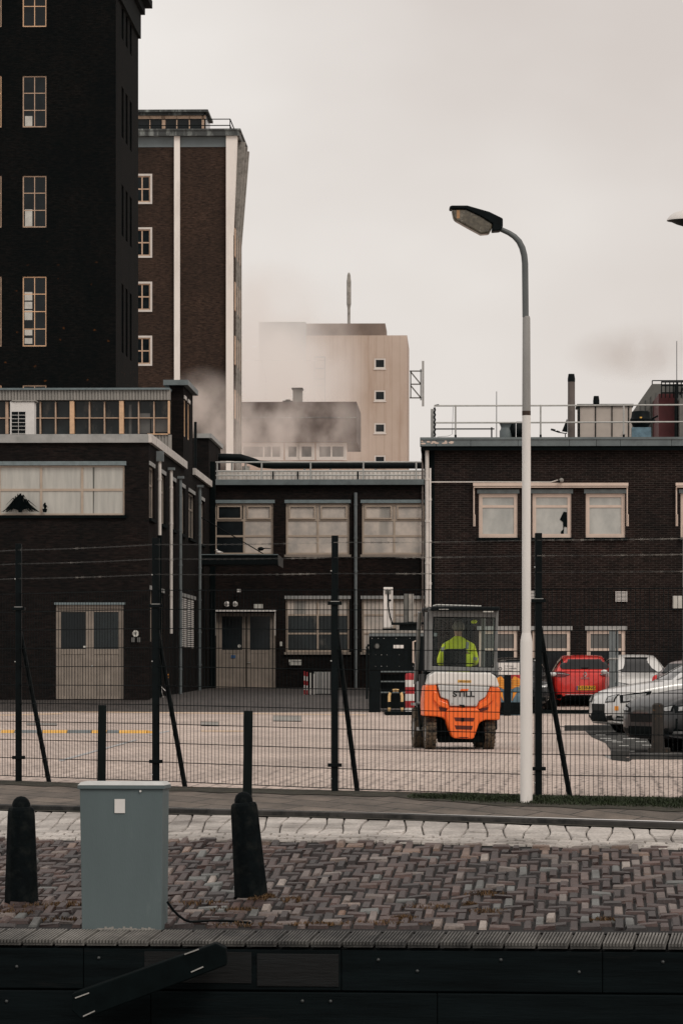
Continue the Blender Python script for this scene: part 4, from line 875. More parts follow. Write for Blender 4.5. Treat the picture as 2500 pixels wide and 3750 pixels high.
# ================================================================== centre building
F = Frame(148.3, 783); CBF = F; T = F.root('factory_building', 'low central brick factory range with three large cream windows upstairs', 'building')
ZT = F.z(1757); ZB = F.z(1777); G = .2; XR = F.x(1600)
uw = [(F.x(a), F.x(b), F.z(2031), F.z(1843)) for a, b in ((786, 1001), (1047, 1279), (1325, 1560))]
lw = [(F.x(a), F.x(b), F.z(2388), F.z(2194)) for a, b in ((1047, 1279), (1325, 1560))]
hd = (F.x(792), F.x(1010), F.z(2524), F.z(2245))
mb = MB(front(0)); wall(mb, .02, XR, G, ZB + .05, uw + lw + [hd], .3); mb.fn = None
mb.quad((.02, 0, ZB), (XR, 0, ZB), (XR, 14, ZB), (.02, 14, ZB)); mb.build('wall', 'brick_mid', T)
mb = MB(); mb.box(-.15, F.x(1578), -.22, .3, ZB, ZT); mb.build('roof_edge', 'fascia_dark', T, bevel=.006)
mb = MB(); mb.box(0, XR, .3, 14, ZT - .1, ZT - .02); mb.build('roof', 'concrete', T)
for i, h in enumerate(uw):
    window(T, front(0), *h, [.5], [.33, .64], 'cream', 'blind_warm', .07, .07, .08, sill='cream_dull' if i else 'black_matt', lintel='lintel', darks={0: {(0, 0), (0, 1), (0, 2)}}.get(i, set()))
    u0, u1, z0, z1 = h; mb = MB(front(0)); 
    for k in (0, 1):
        a = u0 + .1 + k * (u1 - u0) / 2; b = a + (u1 - u0) / 2 - .18; zt_, zb_ = z1 - .08, z1 - .58; e = .05
        mb.box(a, b, .04, .075, zt_ - e, zt_); mb.box(a, b, .04, .075, zb_, zb_ + e); mb.box(a, a + e, .04, .075, zb_ + e, zt_ - e); mb.box(b - e, b, .04, .075, zb_ + e, zt_ - e)
    mb.build('top_light_frame', 'cream', T)
    if i == 0: mb = MB(front(0)); mb.prism([(u0 + 1.12, z0 + .05), (u0 + 1.45, z0 + .05), (u0 + 1.5, z0 + .5), (u0 + 1.38, z0 + .8), (u0 + 1.3, z0 + 1.2), (u0 + 1.12, z0 + 1.2)], .118, .126) ; mb.build('curtain', 'pane_dark', T)
for i, h in enumerate(lw): 
    window(T, front(0), *h, [.5], [.3, .65], 'cream', 'blind_warm', .07, .06, .08, sill='cream_dull', lintel='fascia', darks={(0, 1), (1, 1), (0, 2), (1, 2)} if i == 0 else set(), dm='pane_murky')
u0, u1, z0, z1 = hd; mb = MB(front(0)); mb.box(u0, u0 + .09, .04, .16, z0, z1); mb.box(u1 - .09, u1, .04, .16, z0, z1); mb.box(u0 + .09, u1 - .09, .04, .16, z1 - .12, z1); door = mb.build('door', 'cream_dull', T); uc = (u0 + u1) / 2
for a, b in ((u0 + .09, uc - .02), (uc + .02, u1 - .09)):
    mb = MB(front(0)); e = .12; zm = F.z(2385); mb.box(a, a + e, .09, .14, z0, z1 - .12); mb.box(b - e, b, .09, .14, z0, z1 - .12); mb.box(a + e, b - e, .09, .14, zm - .07, zm + .05); mb.box(a + e, b - e, .1, .13, z0, zm - .07); mb.build('door_leaf', 'cream_dull', door)
    mb = MB(front(0)); mb.box(a + e, b - e, .11, .12, zm + .05, z1 - .12); mb.build('door_pane', 'pane_dark', door)
mb = MB(front(0)); mb.bar((uc + .05, .06, F.z(2426)), (uc + .16, .06, F.z(2426)), .014); mb.bar((uc + .05, .06, F.z(2426)), (uc + .05, .09, F.z(2426)), .014); mb.build('handle', 'steel', door)
mb = MB(front(0)); mb.box(F.x(846), F.x(862), .08, .088, F.z(2410), F.z(2399)); mb.build('blue_sticker', mat('blue_sticker', (.04, .10, .22), .5), door)
mb = MB(front(0)); mb.cyl((F.x(876), .085, F.z(2366)), (F.x(876), .108, F.z(2366)), .06, n=14); mb.build('round_sticker', 'paper', door)
mb = MB(front(0)); mb.box(F.x(784), F.x(1012), -.35, -.02, F.z(2240), F.z(2234)); mb.build('door_awning', 'white', T)
mb = MB(front(0)); mb.bar((F.x(791), -.3, F.z(2240)), (F.x(791), -.3, F.z(2328)), .02); mb.bar((F.x(1009), -.3, F.z(2240)), (F.x(1009), -.3, F.z(2328)), .02); mb.build('awning_bracket', 'white_pipe', T)
for px, pyt, pyb, m_, r_ in ((1302, 1805, 2590, 'grey_pipe', .06), (1546, 1640, 2560, 'chimney', .035)):
    xx = F.x(px); mb = MB(); mb.tube([(xx, -.1, F.z(pyt)), (xx, -.1, max(.5, F.z(pyb)))], r_, 10)
    for k in range(6): mb.cyl((xx, -.1, F.z(pyt) - .4 - k * 1.2), (xx, -.1, F.z(pyt) - .47 - k * 1.2), r_ + .012, n=10)
    mb.build('downpipe', m_, T, smooth=True)
for px, lab in ((831, 'round white wall lamp above the inner doors, the left of two'), (861, 'round white wall lamp above the inner doors, the right of two')):
    p = W(px, 2212, 148.2); o = thing('wall_lamp', lab, 'wall lamp', p, 0, 'round wall lamps'); o.rotation_euler = (R(90), 0, 0)
    mb = MB(); mb.lathe([(.10, 0), (.10, .03), (.07, .06), (.002, .07)], n=18); mb.build('lamp_glass', 'white', o, smooth=True); mb = MB(); mb.lathe([(.115, -.01), (.115, .025), (.1, .025)], n=18); mb.build('ring', 'black', o); mb = MB(); mb.box(-.1, .1, -.008, .008, .068, .075); mb.box(-.008, .008, -.1, .1, .0755, .08); mb.build('guard', 'black', o)
sign(946, 2220, .33, .15, 148.1, 'paper', 'wall_light', 'small pale rectangular light box above the right half of the inner doors', 'wall light', .06)
sign(875, 2163, .13, .11, 148.1, 'white', 'alarm_box', 'tiny white box high on the wall above the inner doors', 'alarm box', .08)
sign(1028, 2358, .10, .16, 148.1, 'paper', 'intercom', 'small pale intercom panel right of the inner doors', 'intercom', .03)
o = sign(1081, 2426, .47, .2, 148.1, 'paper', 'wall_sign', 'white lettered sign below the ground floor window', 'sign', .02)
text('Denkkamer', 'sign_text', .075, 'ink', o, (W(1081, 2422, 148).x + .05, 148.075, W(0, 2422, 148).z)); mb = MB(); p = W(1067, 2430, 148); mb.box(p.x - .09, p.x - .055, 148.07, 148.078, p.z - .06, p.z + .06); mb.build('symbol', 'ink', o)
# railing and plant on the centre roof
o = F.place('roof_railing', 'thin pale tube railing along the edge of the central roof', 'railing', 0, .5, ZT)
x1 = F.x(1556, .5)
for py in (1693, 1726, 1741): mb = MB(); z = F.z(py, 0, .5) - ZT; mb.tube([(F.x(787, .5), 0, z), (x1, 0, z)], .028, 8); mb.build('rail', 'steel', o, smooth=True)
for px in (795, 958, 1137, 1330, 1523): mb = MB(); mb.cyl((F.x(px, .5), 0, -.05), (F.x(px, .5), 0, F.z(1693, 0, .5) - ZT + .02), .03, n=8); mb.build('rail_post', 'steel', o, smooth=True)
for px in (1000, 1090, 1310): mb = MB(); mb.cyl((F.x(px, .5), -.03, -.05), (F.x(px, .5), -.03, .33), .03, n=8); mb.build('short_post', 'black', o)
o = F.place('roof_screen', 'low corrugated white screen behind the railing of the central roof', 'screen', 0, 2.2, ZT); mb = MB(); x = F.x(800, 2.2)
while x < F.x(1560, 2.2): mb.box(x, x + .09, 0, .1, -.05, F.z(1722, 0, 2.2) - ZT); mb.box(x + .09, x + .15, .04, .1, -.05, F.z(1722, 0, 2.2) - ZT); x += .15
mb.build('sheet', 'fascia_white', o)
o = F.place('roof_duct', 'fat dark pipe running along the central roof behind the railing', 'pipe', 0, 5, ZT); mb = MB(); zp = lambda p: F.z(p, 0, 5) - ZT
mb.tube([(F.x(800, 5), 0, zp(1674)), (F.x(880, 5), 0, zp(1676)), (F.x(925, 5), 0, zp(1690)), (F.x(950, 5), 0, zp(1700)), (F.x(1000, 5), 0, zp(1704)), (F.x(1570, 5), 0, zp(1704))], .14, 12); mb.build('pipe', 'black', o, smooth=True)
for px in (850, 900, 1115, 1210, 1375): mb = MB(); mb.cyl((F.x(px, 5), 0, 0), (F.x(px, 5), 0, zp(1690)), .04, n=8); mb.build('pipe_support', 'steel', o)
o = F.place('skylight_dome', 'small pale dome behind the pipe on the central roof', 'skylight', F.x(1033, 3.5), 3.5, ZT); mb = MB(); mb.lathe([(.2, 0), (.2, .22), (.18, .3), (.12, .38), (.002, .42)], n=18); mb.build('dome', 'white', o, smooth=True); mb = MB(); mb.box(-.24, .24, -.24, .24, -.02, .2); mb.build('kerb', 'concrete', o)
o = F.place('roof_vents', 'low grey machinery clutter at the left end of the central roof', 'roof plant', F.x(880, 8), 8, ZT)
mb = MB(); mb.box(-1, .6, 0, 2, 0, .55); mb.build('casing', 'wallgrey', o, bevel=.03); mb = MB(); mb.cyl((.2, .3, .55), (.2, .3, .9), .15); mb.cyl((-.6, .3, .55), (-.6, .3, .75), .12); mb.build('cowl', 'concrete', o)

# ================================================================== right building
F = Frame(122, 1590); RBF = F; T = F.root('office_building', 'red brown brick office block with grey panelled roof edge behind the parked cars', 'building')
ZT = F.z(1604); ZB = F.z(1636); XR = F.x(3100); G = 0; zl = F.z(2560)
pxw = ((1752, 1894), (1948, 2090), (2143, 2287), (2490, 2640))
uw = [(F.x(a), F.x(b), F.z(1969), F.z(1808)) for a, b in pxw]; lw = [(F.x(a), F.x(b), F.z(2505), F.z(2308)) for a, b in ((1752, 1894), (1948, 2088), (2147, 2288))]
mb = MB(front(0)); wall(mb, 0, XR, G, ZB + .1, uw + lw, .25); mb.fn = None; mb.quad((0, 0, G), (0, 20, G), (0, 20, ZB + .1), (0, 0, ZB + .1)); mb.build('wall', 'brick_right', T)
mb = MB(); x = F.x(1537, -.3); 
for px in (1537, 1597, 1723, 1896, 2084, 2183, 2271, 2458, 2620, 2800):
    x1 = F.x(px, -.35)
    if px > 1537: mb.box(x, x1 - .012, -.35, .1, ZB, ZT - .07)
    x = x1
mb.build('roof_edge', 'fascia_dark', T)
mb = MB(); mb.box(F.x(1537, -.36), F.x(2800), -.38, .12, ZT - .068, ZT); mb.build('roof_trim', 'fascia_dark', T)
mb = MB(); mb.box(F.x(1540, -.3), XR, -.3, 20, ZB - .12, ZB + .02); mb.build('eaves_shade', 'black_matt', T)  # black soffit; the shadow under the roof edge is put into its colour
mb = MB(); mb.box(F.x(1540), XR, .1, 20, ZT - .1, ZT - .04); mb.build('roof', 'concrete_dark', T)
mb = MB()
for k in range(16):
    a = F.x(1542 + random.uniform(0, 135), -.36); zz = F.z(1622 + random.uniform(-4, 5)); mb.ball((a, -.352, zz), random.uniform(.02, .05), (random.uniform(1, 2), .1, .6), 7, 5)
mb.build('peeled_paint', 'cream_light', T)
for h in uw:
    window(T, front(0), *h, [], [.29], 'cream_light', 'blind2', .11, .075, .04, sill='black_matt', lintel='lintel')
w_ = [c for c in T.children if c.name.startswith('window')]
mb = MB(front(0)); p = lambda a, b: (F.x(1500 + a / 1.568), F.z(1300 + b / 1.568))
mb.prism([p(866, 1030), (p(866, 1030)[0], p(866, 1015)[1]), p(880, 1000), p(878, 960), p(860, 945), p(882, 900), p(900, 903), p(902, 990), p(885, 985), p(882, 1030)], .055, .062); mb.build('hanging_ornament', 'black_matt', T)
for h in lw: window(T, front(0), *h, [], [.36], 'cream_light', 'pane_haze', .11, .075, .04, lintel='fascia', darks={(0, 1)}, dm='pane_dark')
for a, b in ((1731, 2298), (2471, 2900)):
    mb = MB(front(0)); mb.box(F.x(a), F.x(b), -.22, -.01, F.z(1781), F.z(1770)); mb.box(F.x(a + 2), F.x(b - 1), -.2, -.01, F.z(1787), F.z(1783)); aw = mb.build('awning_box', 'cream_light', T)
    for px in (a + 3, b - 4):
        mb = MB(front(0)); mb.cyl((F.x(px), -.1, F.z(1787)), (F.x(px), -.1, F.z(1928)), .022, n=8); mb.cyl((F.x(px) + .03, -.13, F.z(1885)), (F.x(px) + .03, -.13, F.z(1928)), .015, n=8); mb.build('awning_guide', 'cream_light', aw)
mb = MB(front(0)); mb.tube([(F.x(1574), -.08, F.z(1766)), (F.x(1760), -.08, F.z(1766)), (F.x(2015), -.08, F.z(1767)), (F.x(2040), -.2, F.z(1760))], .02, 8); mb.build('conduit', 'white_pipe', T, smooth=True)
p_ = W(2054, 1759, 121.6); o = thing('security_camera', 'small grey wall camera above the awning of the right building', 'camera', p_); mb = MB(); mb.ball((0, 0, 0), .07, (1, 1, 1)); mb.box(-.04, .05, .0, .38, -.02, .06); mb.build('housing', 'concrete', o, smooth=False); mb = MB(); mb.cyl((-.05, -.02, -.02), (-.09, -.03, -.03), .03); mb.build('lens', 'black', o)
for px, pt, pb_, m_, r_ in ((1563, 1640, 2560, 'white_pipe', .058), (1574.5, 1715, 2560, 'white', .03)):
    xx = F.x(px, -.1); mb = MB(); mb.tube([(xx, -.1, F.z(pt)), (xx, -.1, .2)], r_, 10)
    for k in range(6): mb.cyl((xx, -.1, F.z(pt) - .9 - k * 1.25), (xx, -.1, F.z(pt) - .97 - k * 1.25), r_ + .012, n=10)
    mb.build('downpipe', m_, T, smooth=True)
mb = MB(front(0)); mb.box(F.x(1552), 0, -.02, .3, .2, ZB - .1); mb.build('corner_strip', 'black_matt', T)
for (a, b, c, d, lab) in ((1940, 1963, 2163, 2206, 'white louvred wall vent just right of the lamp post'), (2252, 2294, 2165, 2204, 'white louvred wall vent above the right hand lower windows')):
    p = W((a + b) / 2, (c + d) / 2, RBF.Y(RBF.x((a + b) / 2), 0) - .02); ww, hh = (b - a) * 122 / FPX, (d - c) * 122 / FPX; o = thing('wall_vent', lab, 'vent', p, 0, 'wall vents'); mb = MB(); mb.box(-ww / 2, ww / 2, -.01, .02, -hh / 2, hh / 2); mb.build('backing', 'black', o)
    mb = MB()
    for k in range(8): z = -hh / 2 + (k + .3) * hh / 8; mb.box(-ww / 2, ww / 2, -.04, -.012, z, z + hh / 16)
    mb.box(-ww / 2, -ww / 2 + .02, -.045, -.041, -hh / 2, hh / 2); mb.box(ww / 2 - .02, ww / 2, -.045, -.041, -hh / 2, hh / 2); mb.build('slat', 'white', o)
o = sign(2477, 2205, .28, .37, RBF.Y(RBF.x(2477), 0), 'paper', 'wall_box', 'plain pale wall box near the right edge above the cars', 'wall box', .1)
# roof railing of the right building
yr = .6
o = F.place('roof_railing', 'pale tube railing along the roof of the right building', 'railing', 0, yr, ZT)
X_ = lambda p: F.x(p, yr); Z_ = lambda p: F.z(p, 0, yr) - ZT
for py, a, b, m_ in ((1486, 1588, 2900, 'steel'), (1548, 1592, 2900, 'steel'), (1571, 1593, 1809, 'black')):
    mb = MB(); mb.tube([(X_(a), 0, Z_(py)), (X_(2000 if b > 2000 else b), 0, Z_(py)), (X_(b), 0, Z_(py - (3 if b > 2000 else 0)))], .024 if m_ == 'steel' else .02, 8); mb.build('rail', m_, o, smooth=True)
for px in (1667, 1978, 2282, 2590): mb = MB(); mb.cyl((X_(px), 0, -.03), (X_(px), 0, Z_(1483)), .026, n=8); mb.build('rail_post', 'steel', o, smooth=True); mb = MB(); mb.cyl((X_(px), 0, -.03), (X_(px), 0, .13), .034, n=8); mb.build('post_foot', 'black', o)
for px in (1799,): mb = MB(); mb.cyl((X_(px), 0, -.03), (X_(px), 0, Z_(1565)), .022, n=8); mb.build('short_post', 'black', o)
mb = MB(); pts = [(X_(1590 + (2 if k % 2 else -1)), 0, Z_(1600 - k * 9)) for k in range(13)]; mb.tube(pts, .03, 6); mb.tube([(X_(1590), 0, Z_(1485)), (X_(1606), 0, Z_(1482))], .02, 6); mb.build('corner_spring', 'black', o)
mb = MB(); mb.tube([(X_(1600), 0, Z_(1600)), (X_(1640), 0, Z_(1597)), (X_(1655), 0, Z_(1590)), (X_(1658), 0, Z_(1490))], .006, 5); mb.build('wire', 'black', o)
mb = MB(); mb.box(X_(1576), X_(1587), .3, .4, -.02, Z_(1495)); o2 = F.place('roof_panel', 'narrow pale upright panel at the left end of the right roof', 'panel', 0, yr, ZT); mb.build('sheet', 'fascia', o2)
def rthing(name, label, cat, px, y): return F.place(name, label, cat, F.x(px, y), y, ZT - .05)
# bent duct
y = 2.0; o = rthing('roof_duct', 'dark grey bent ventilation duct on the right roof beside the lamp post', 'duct', 1870, y); s = (FPX / F.Y(0, y)); 
mb = MB(); mb.lathe([(.2, -.05), (.2, .2), (.16, .27), (.16, .32), (.2, .42), (.225, .44)], c=((1852 - 1870) / s - .0, 0, .05), n=18); mb.lathe([(.12, -.05), (.12, .0)], n=6); mb.build('vertical_cowl', 'fascia_dark', o, smooth=True)
mb = MB(); mb.tube([(-.02, 0, .24), (.08, 0, .26), (.14, 0, .26)], [.16, .26, .26], 18); mb.tube([(.16, 0, .26), (.32, 0, .26), (.5, 0, .24), (.58, 0, .24)], [.28, .28, .2, .26], 18); mb.build('fan_housing', 'black', o, smooth=True)
for o3 in o.children: o3.location.z += .12
# chimneys
for px0, px1, pt, lab, mm in ((2077, 2104, 1368, 'tall round brown flue with a black top on the right roof', 'chimney'), (2170, 2193, 1449, 'short black flue rising behind the white plant box', 'black')):
    y = 3.0 if px0 < 2100 else 6.0; o = rthing('chimney', lab, 'chimney', (px0 + px1) / 2, y); r_ = (px1 - px0) / 2 * F.Y(0, y) / FPX; h = F.z(pt, 0, y) - ZT
    mb = MB(); mb.lathe([(r_, 0), (r_, h * .62), (r_ * .97, h * .625), (r_ * .97, h - .2)], n=20); mb.build('flue', mm, o, smooth=True)
    mb = MB(); mb.lathe([(r_ * 1.0, h - .21), (r_ * 1.02, h - .12), (r_ * .8, h + .03), (r_ * .7, h + .03)], n=20); mb.build('flue_cap', 'black', o, smooth=True)
# plant box
y = 4.2; o = rthing('plant_box', 'stained white panelled plant box with dark seams on the right roof', 'plant box', 2117, y); w1 = F.x(2312, y) - F.x(2117, y); h1 = F.z(1489, 0, y) - ZT + .05
mb = MB(); mb.box(0, w1, 0, 1.6, 0, h1); mb.build('panel', 'stained', o)
mb = MB(); mb.box(-.05, w1 + .05, -.06, 1.66, h1 + .002, h1 + .07); mb.build('cover', 'black', o)
for a in (2120, 2179, 2239, 2300): xx = F.x(a, y) - F.x(2117, y); mb = MB(); mb.box(xx - (.05 if a == 2120 else .015), xx + .015, -.03, -.002, 0, h1); mb.build('seam', 'black', o)
# cone fan on blue box
y = 2.6; o = rthing('roof_fan', 'dark cone shaped roof fan on a blue grey metal base', 'fan', 2345, y); s = F.Y(0, y) / FPX
mb = MB(); mb.box(-34 * s, 36 * s, -.25, .3, 0, .5); mb.build('base_box', 'bluebox', o, bevel=.005)
mb = MB(); mb.lathe([(27 * s, .505), (30 * s, .55), (40 * s, .7), (40 * s, .76), (36 * s, .8), (33 * s, .98), (30 * s, 1.0)], n=20); mb.build('fan_cone', 'black', o, smooth=True)
mb = MB(); mb.tube([(38 * s, 0, .76), (62 * s, 0, .86)], .03, 6); mb.ball((45 * s, 0, .7), .07); mb.build('latch', 'black', o)
mb = MB(); mb.box(-6 * s, 2 * s, -.35, -.32, .77, .81); mb.build('yellow_tag', 'yellow', o)
# floodlights
y = 1.4; o = rthing('floodlight', 'black roof floodlight on a bent bracket left of the tall flue', 'floodlight', 2062, y); s = F.Y(0, y) / FPX
mb = MB(); mb.tube([(-47 * s, 0, .38), (-20 * s, 0, .3), (6 * s, 0, .26), (8 * s, 0, .0)], .02, 6); mb.tube([(8 * s, 0, .26), (12 * s, 0, .27)], .02, 6); mb.build('bracket', 'black', o)
mb = MB(); mb.prism([(-6 * s, .33), (12 * s, .7), (14 * s, .66), (14 * s, .3)], -.1, .1); mb.tube([(-46 * s, 0, .385), (-30 * s, 0, .35)], .035, 6); mb.tube([(-26 * s, 0, .33), (-14 * s, 0, .3)], .03, 6); mb.build('lamp_head', 'black', o)
for px, pt, pb_, yy, lab in ((1817, 1428, 1600, 8, 'very thin antenna rod left of the lamp post above the right roof'), (2476, 1245, 1600, 6, 'very thin antenna rod near the right edge')):
    mb = MB(); x = F.x(px, yy); zz = F.z(pt, 0, yy) - ZT; o = rthing('antenna', lab, 'antenna', px, yy); mb.cyl((0, 0, 0), (0, 0, zz), .014, .01, 6); mb.build('rod', 'black', o)
# far right blocks
F2 = Frame(170, 2340); 
o = F2.root('plant_building', 'grey panelled industrial block with sloping roof behind the right roof', 'building'); zt = F2.z(1406); xr = F2.x(2520)
mb = MB(); mb.prism([(0, -1), (xr, -1), (xr, zt), (F2.x(2385), zt), (0, F2.z(1470))], 0, 8); mb.build('wall', 'wallgrey', o)
mb = MB(); 
for k in range(9): mb.box(xr * k / 9, xr * k / 9 + .03, -.04, -.005, 5, F2.z(1480) + (zt - F2.z(1475)) * min(1, k / 5)); 
mb.build('panel_seam', 'cornice', o)
mb = MB(); mb.bar((F2.x(2387), .2, zt), (F2.x(2387), .2, zt + .15), .03); mb.bar((F2.x(2387), .2, zt + .15), (xr, .2, zt + .15), .03); mb.build('railing', 'black', o)
F2 = Frame(165, 2410); o = F2.root('plant_building', 'dark red cladded block with a black ladder cage at the right edge', 'building'); zt = F2.z(1442); xr = F2.x(2700)
mb = MB(); mb.box(0, F2.x(2478), 0, 6, -1, zt); mb.build('wall', 'darkred', o)
mb = MB(); mb.box(F2.x(2482), xr, -.8, 6, -1, F2.z(1465)); mb.build('side_wall', 'wallgrey', o)
mb = MB(); Xa, Xb, Xc = F2.x(2416), F2.x(2432), F2.x(2475)
for z in (F2.z(1402), F2.z(1415), zt): mb.bar((Xa, -.5, z), (xr, -.5, z), .04)
for px in (2418, 2432, 2448, 2462, 2475, 2490): mb.bar((F2.x(px), -.5, zt - .2), (F2.x(px), -.5, F2.z(1402)), .03 if px != 2475 else .06)
mb.bar((F2.x(2470), -.6, 5), (F2.x(2470), -.6, F2.z(1410)), .08)
mb.bar((F2.x(2484), -.6, F2.z(1450)), (F2.x(2498), -.6, F2.z(1420)), .04); mb.build('ladder_cage', 'black', o)

# ================================================================== distant buildings
F = Frame(330, 1490); o = F.root('silo_building', 'tall pinkish cladded factory block half hidden by steam', 'building'); zt = F.z(1228); xl = F.x(1119); dp_ = 14
def cladmat():
    m, t, b, o_ = newmat('ribbed_pink_cladding'); ov = objvec(t); s = t.nodes.new('ShaderNodeSeparateXYZ'); t.links.new(ov, s.inputs[0])
    n1 = noisen(t, mapn(t, ov, (.12, .12, .12)), 1, 5, .6); c = rampn(t, n1, [(.3, (.42, .325, .26)), (.7, (.53, .435, .37))])
    f = mathn(t, 'FRACT', mathn(t, 'MULTIPLY', s.outputs[0], 1.6)); l = rampn(t, f, [(.0, (.84, .82, .8)), (.14, (1, 1, 1))]); c = mixn(t, 1, c, l, 'MULTIPLY')
    st = rampn(t, noisen(t, mapn(t, ov, (1.2, 1.2, .1)), 1, 5, .7), [(.5, (0, 0, 0)), (.75, (1, 1, 1))]); c = mixn(t, mathn(t, 'MULTIPLY', st, .55), c, (.28, .17, .11))
    t.links.new(c, b.inputs['Base Color']); b.inputs['Roughness'].default_value = .7; return m
M['pinkrib'] = cladmat()
hs = [(F.x(1370), F.x(1411), F.z(b), F.z(a)) for a, b in ((1312, 1350), (1429, 1468), (1549, 1586), (1667, 1710))]
mb = MB(front(0)); wall(mb, xl, 0, -1, zt, hs, .3); mb.fn = None; mb.quad((0, 0, -1), (0, dp_, -1), (0, dp_, zt), (0, 0, zt)); mb.quad((xl, 0, zt), (0, 0, zt), (0, dp_, zt), (xl, dp_, zt)); mb.quad((xl, 0, -1), (xl, dp_, -1), (xl, dp_, zt), (xl, 0, zt)); mb.build('wall', 'pinkrib', o)
for h in hs: window(o, front(0), *h, [], [], 'white_frame', 'pane_dark', .12, .05, .02, sill='white_frame')
mb = MB(); mb.box(F.x(1120, 1), F.x(1410, 1), 1, 9, zt - .01, F.z(1184, 0, 1)); mb.build('upper_storey', mat('brown_roof_storey', (.24, .185, .155), .8, var=.3, vs=.3, dirt_or_glint=(.13, .10, .085), dscale=.3), o)
mb = MB(); mb.box(F.x(948, -1), F.x(1119, -1), -1, 9, -1, F.z(1178, 0, -1)); mb.build('side_wing', 'paleclad', o)
mb = MB(); 
for a, b in ((1405, 1270), (1352, 1308), (1230, 1212)): pass
for py in (1308, 1350, 1388, 1412): mb.bar((F.x(1152), -.3, F.z(py)), (F.x(1190), -.3, F.z(py)), .06)
for px in (1152, 1190): mb.bar((F.x(px), -.3, F.z(1470)), (F.x(px), -.3, F.z(1308)), .06)
mb.build('balcony', 'wallgrey', o)
mb = MB(); x1 = F.x(1277, 4); r_ = .36; mb.lathe([(r_ * .45, 0), (r_ * .5, 1.8), (r_, 2.6), (r_, 10.2), (r_ * .5, 10.6), (r_ * .5, 11.4), (.1, 11.5)], c=(x1, 4, F.z(1184, 0, 4) - .0), n=14)
for v_i in range(0): pass
hh = F.z(998, 0, 4) - F.z(1184, 0, 4); k_ = hh / 4.0
mb = MB(); mb.lathe([(.12, 0), (.12, hh * .3), (.18, hh * .38), (.18, hh * .84), (.16, hh * .86), (.13, hh * .95), (.06, hh)], c=(x1, 4, F.z(1184, 0, 4)), n=14); mb.build('chimney', 'concrete', o, smooth=True)
# lattice outrigger
lt = thing('lattice_bracket', 'small steel lattice bracket sticking out of the pinkish block', 'lattice', W(1499, 1460, 331)); s = 331 / FPX
mb = MB(); Pp = lambda a, b: (((a - 1499) * s), 0, (1460 - b) * s)
for a, b in (((1499, 1359), (1543, 1359)), ((1499, 1457), (1543, 1457)), ((1503, 1359), (1503, 1457)), ((1540, 1352), (1540, 1466)), ((1503, 1362), (1540, 1407)), ((1503, 1407), (1540, 1407)), ((1503, 1412), (1540, 1457))): mb.bar(Pp(*a), Pp(*b), .07)
mb.build('truss', 'wallgrey', lt); mb = MB(); a, b = Pp(1544, 1488), Pp(1552, 1322); mb.box(a[0], b[0], -.1, .1, a[2], b[2]); mb.build('pale_strip', 'fascia', lt)
F = Frame(262, 1305); o = F.root('process_building', 'dark brown windowless upper block with a strip of white framed windows below, in the steam', 'building'); xl = F.x(780)
zt = F.z(1471); zm = F.z(1618)
hs = [(F.x(a), F.x(b), F.z(1677), F.z(1628)) for a, b in ((885, 1030), (1050, 1090), (1098, 1145), (1163, 1262))]
mb = MB(front(.4)); wall(mb, xl, -.6, -1, zm, hs, .3); mb.fn = None; mb.build('lower_wall', 'pink', o)
mb = MB(); mb.box(xl, 0, 0, 12, zm, zt); mb.build('upper_wall', 'darkclad', o)
mb = MB(); mb.box(xl, .05, -.06, -.005, F.z(1530), F.z(1527)); mb.build('joint_line', 'cornice', o)
for h, c in zip(hs, ([.55, .75], [], [], [.5])): window(o, front(.4), *h, c, [], 'white_frame', 'pane_haze', .1, .1, .02, surround=.12)
o = F.place('roof_hut', 'small dark hut on the brown block beside the pale wing', 'hut', F.x(1090, 1), 1, zt); s = F.Y(0, 1) / FPX; mb = MB(); mb.box(-18 * s, 15 * s, 0, 1.5, 0, 50 * s); mb.build('walls', 'wallgrey', o); mb = MB(); mb.box(-22 * s, 18 * s, -.15, 1.6, 50 * s, 55 * s); mb.build('roof', 'black', o); mb = MB(); mb.box(-55 * s, -19 * s, 0, 1, 0, 8 * s); mb.box(-45 * s, -28 * s, .2, .8, 8 * s, 13 * s); mb.build('side_unit', 'black', o)

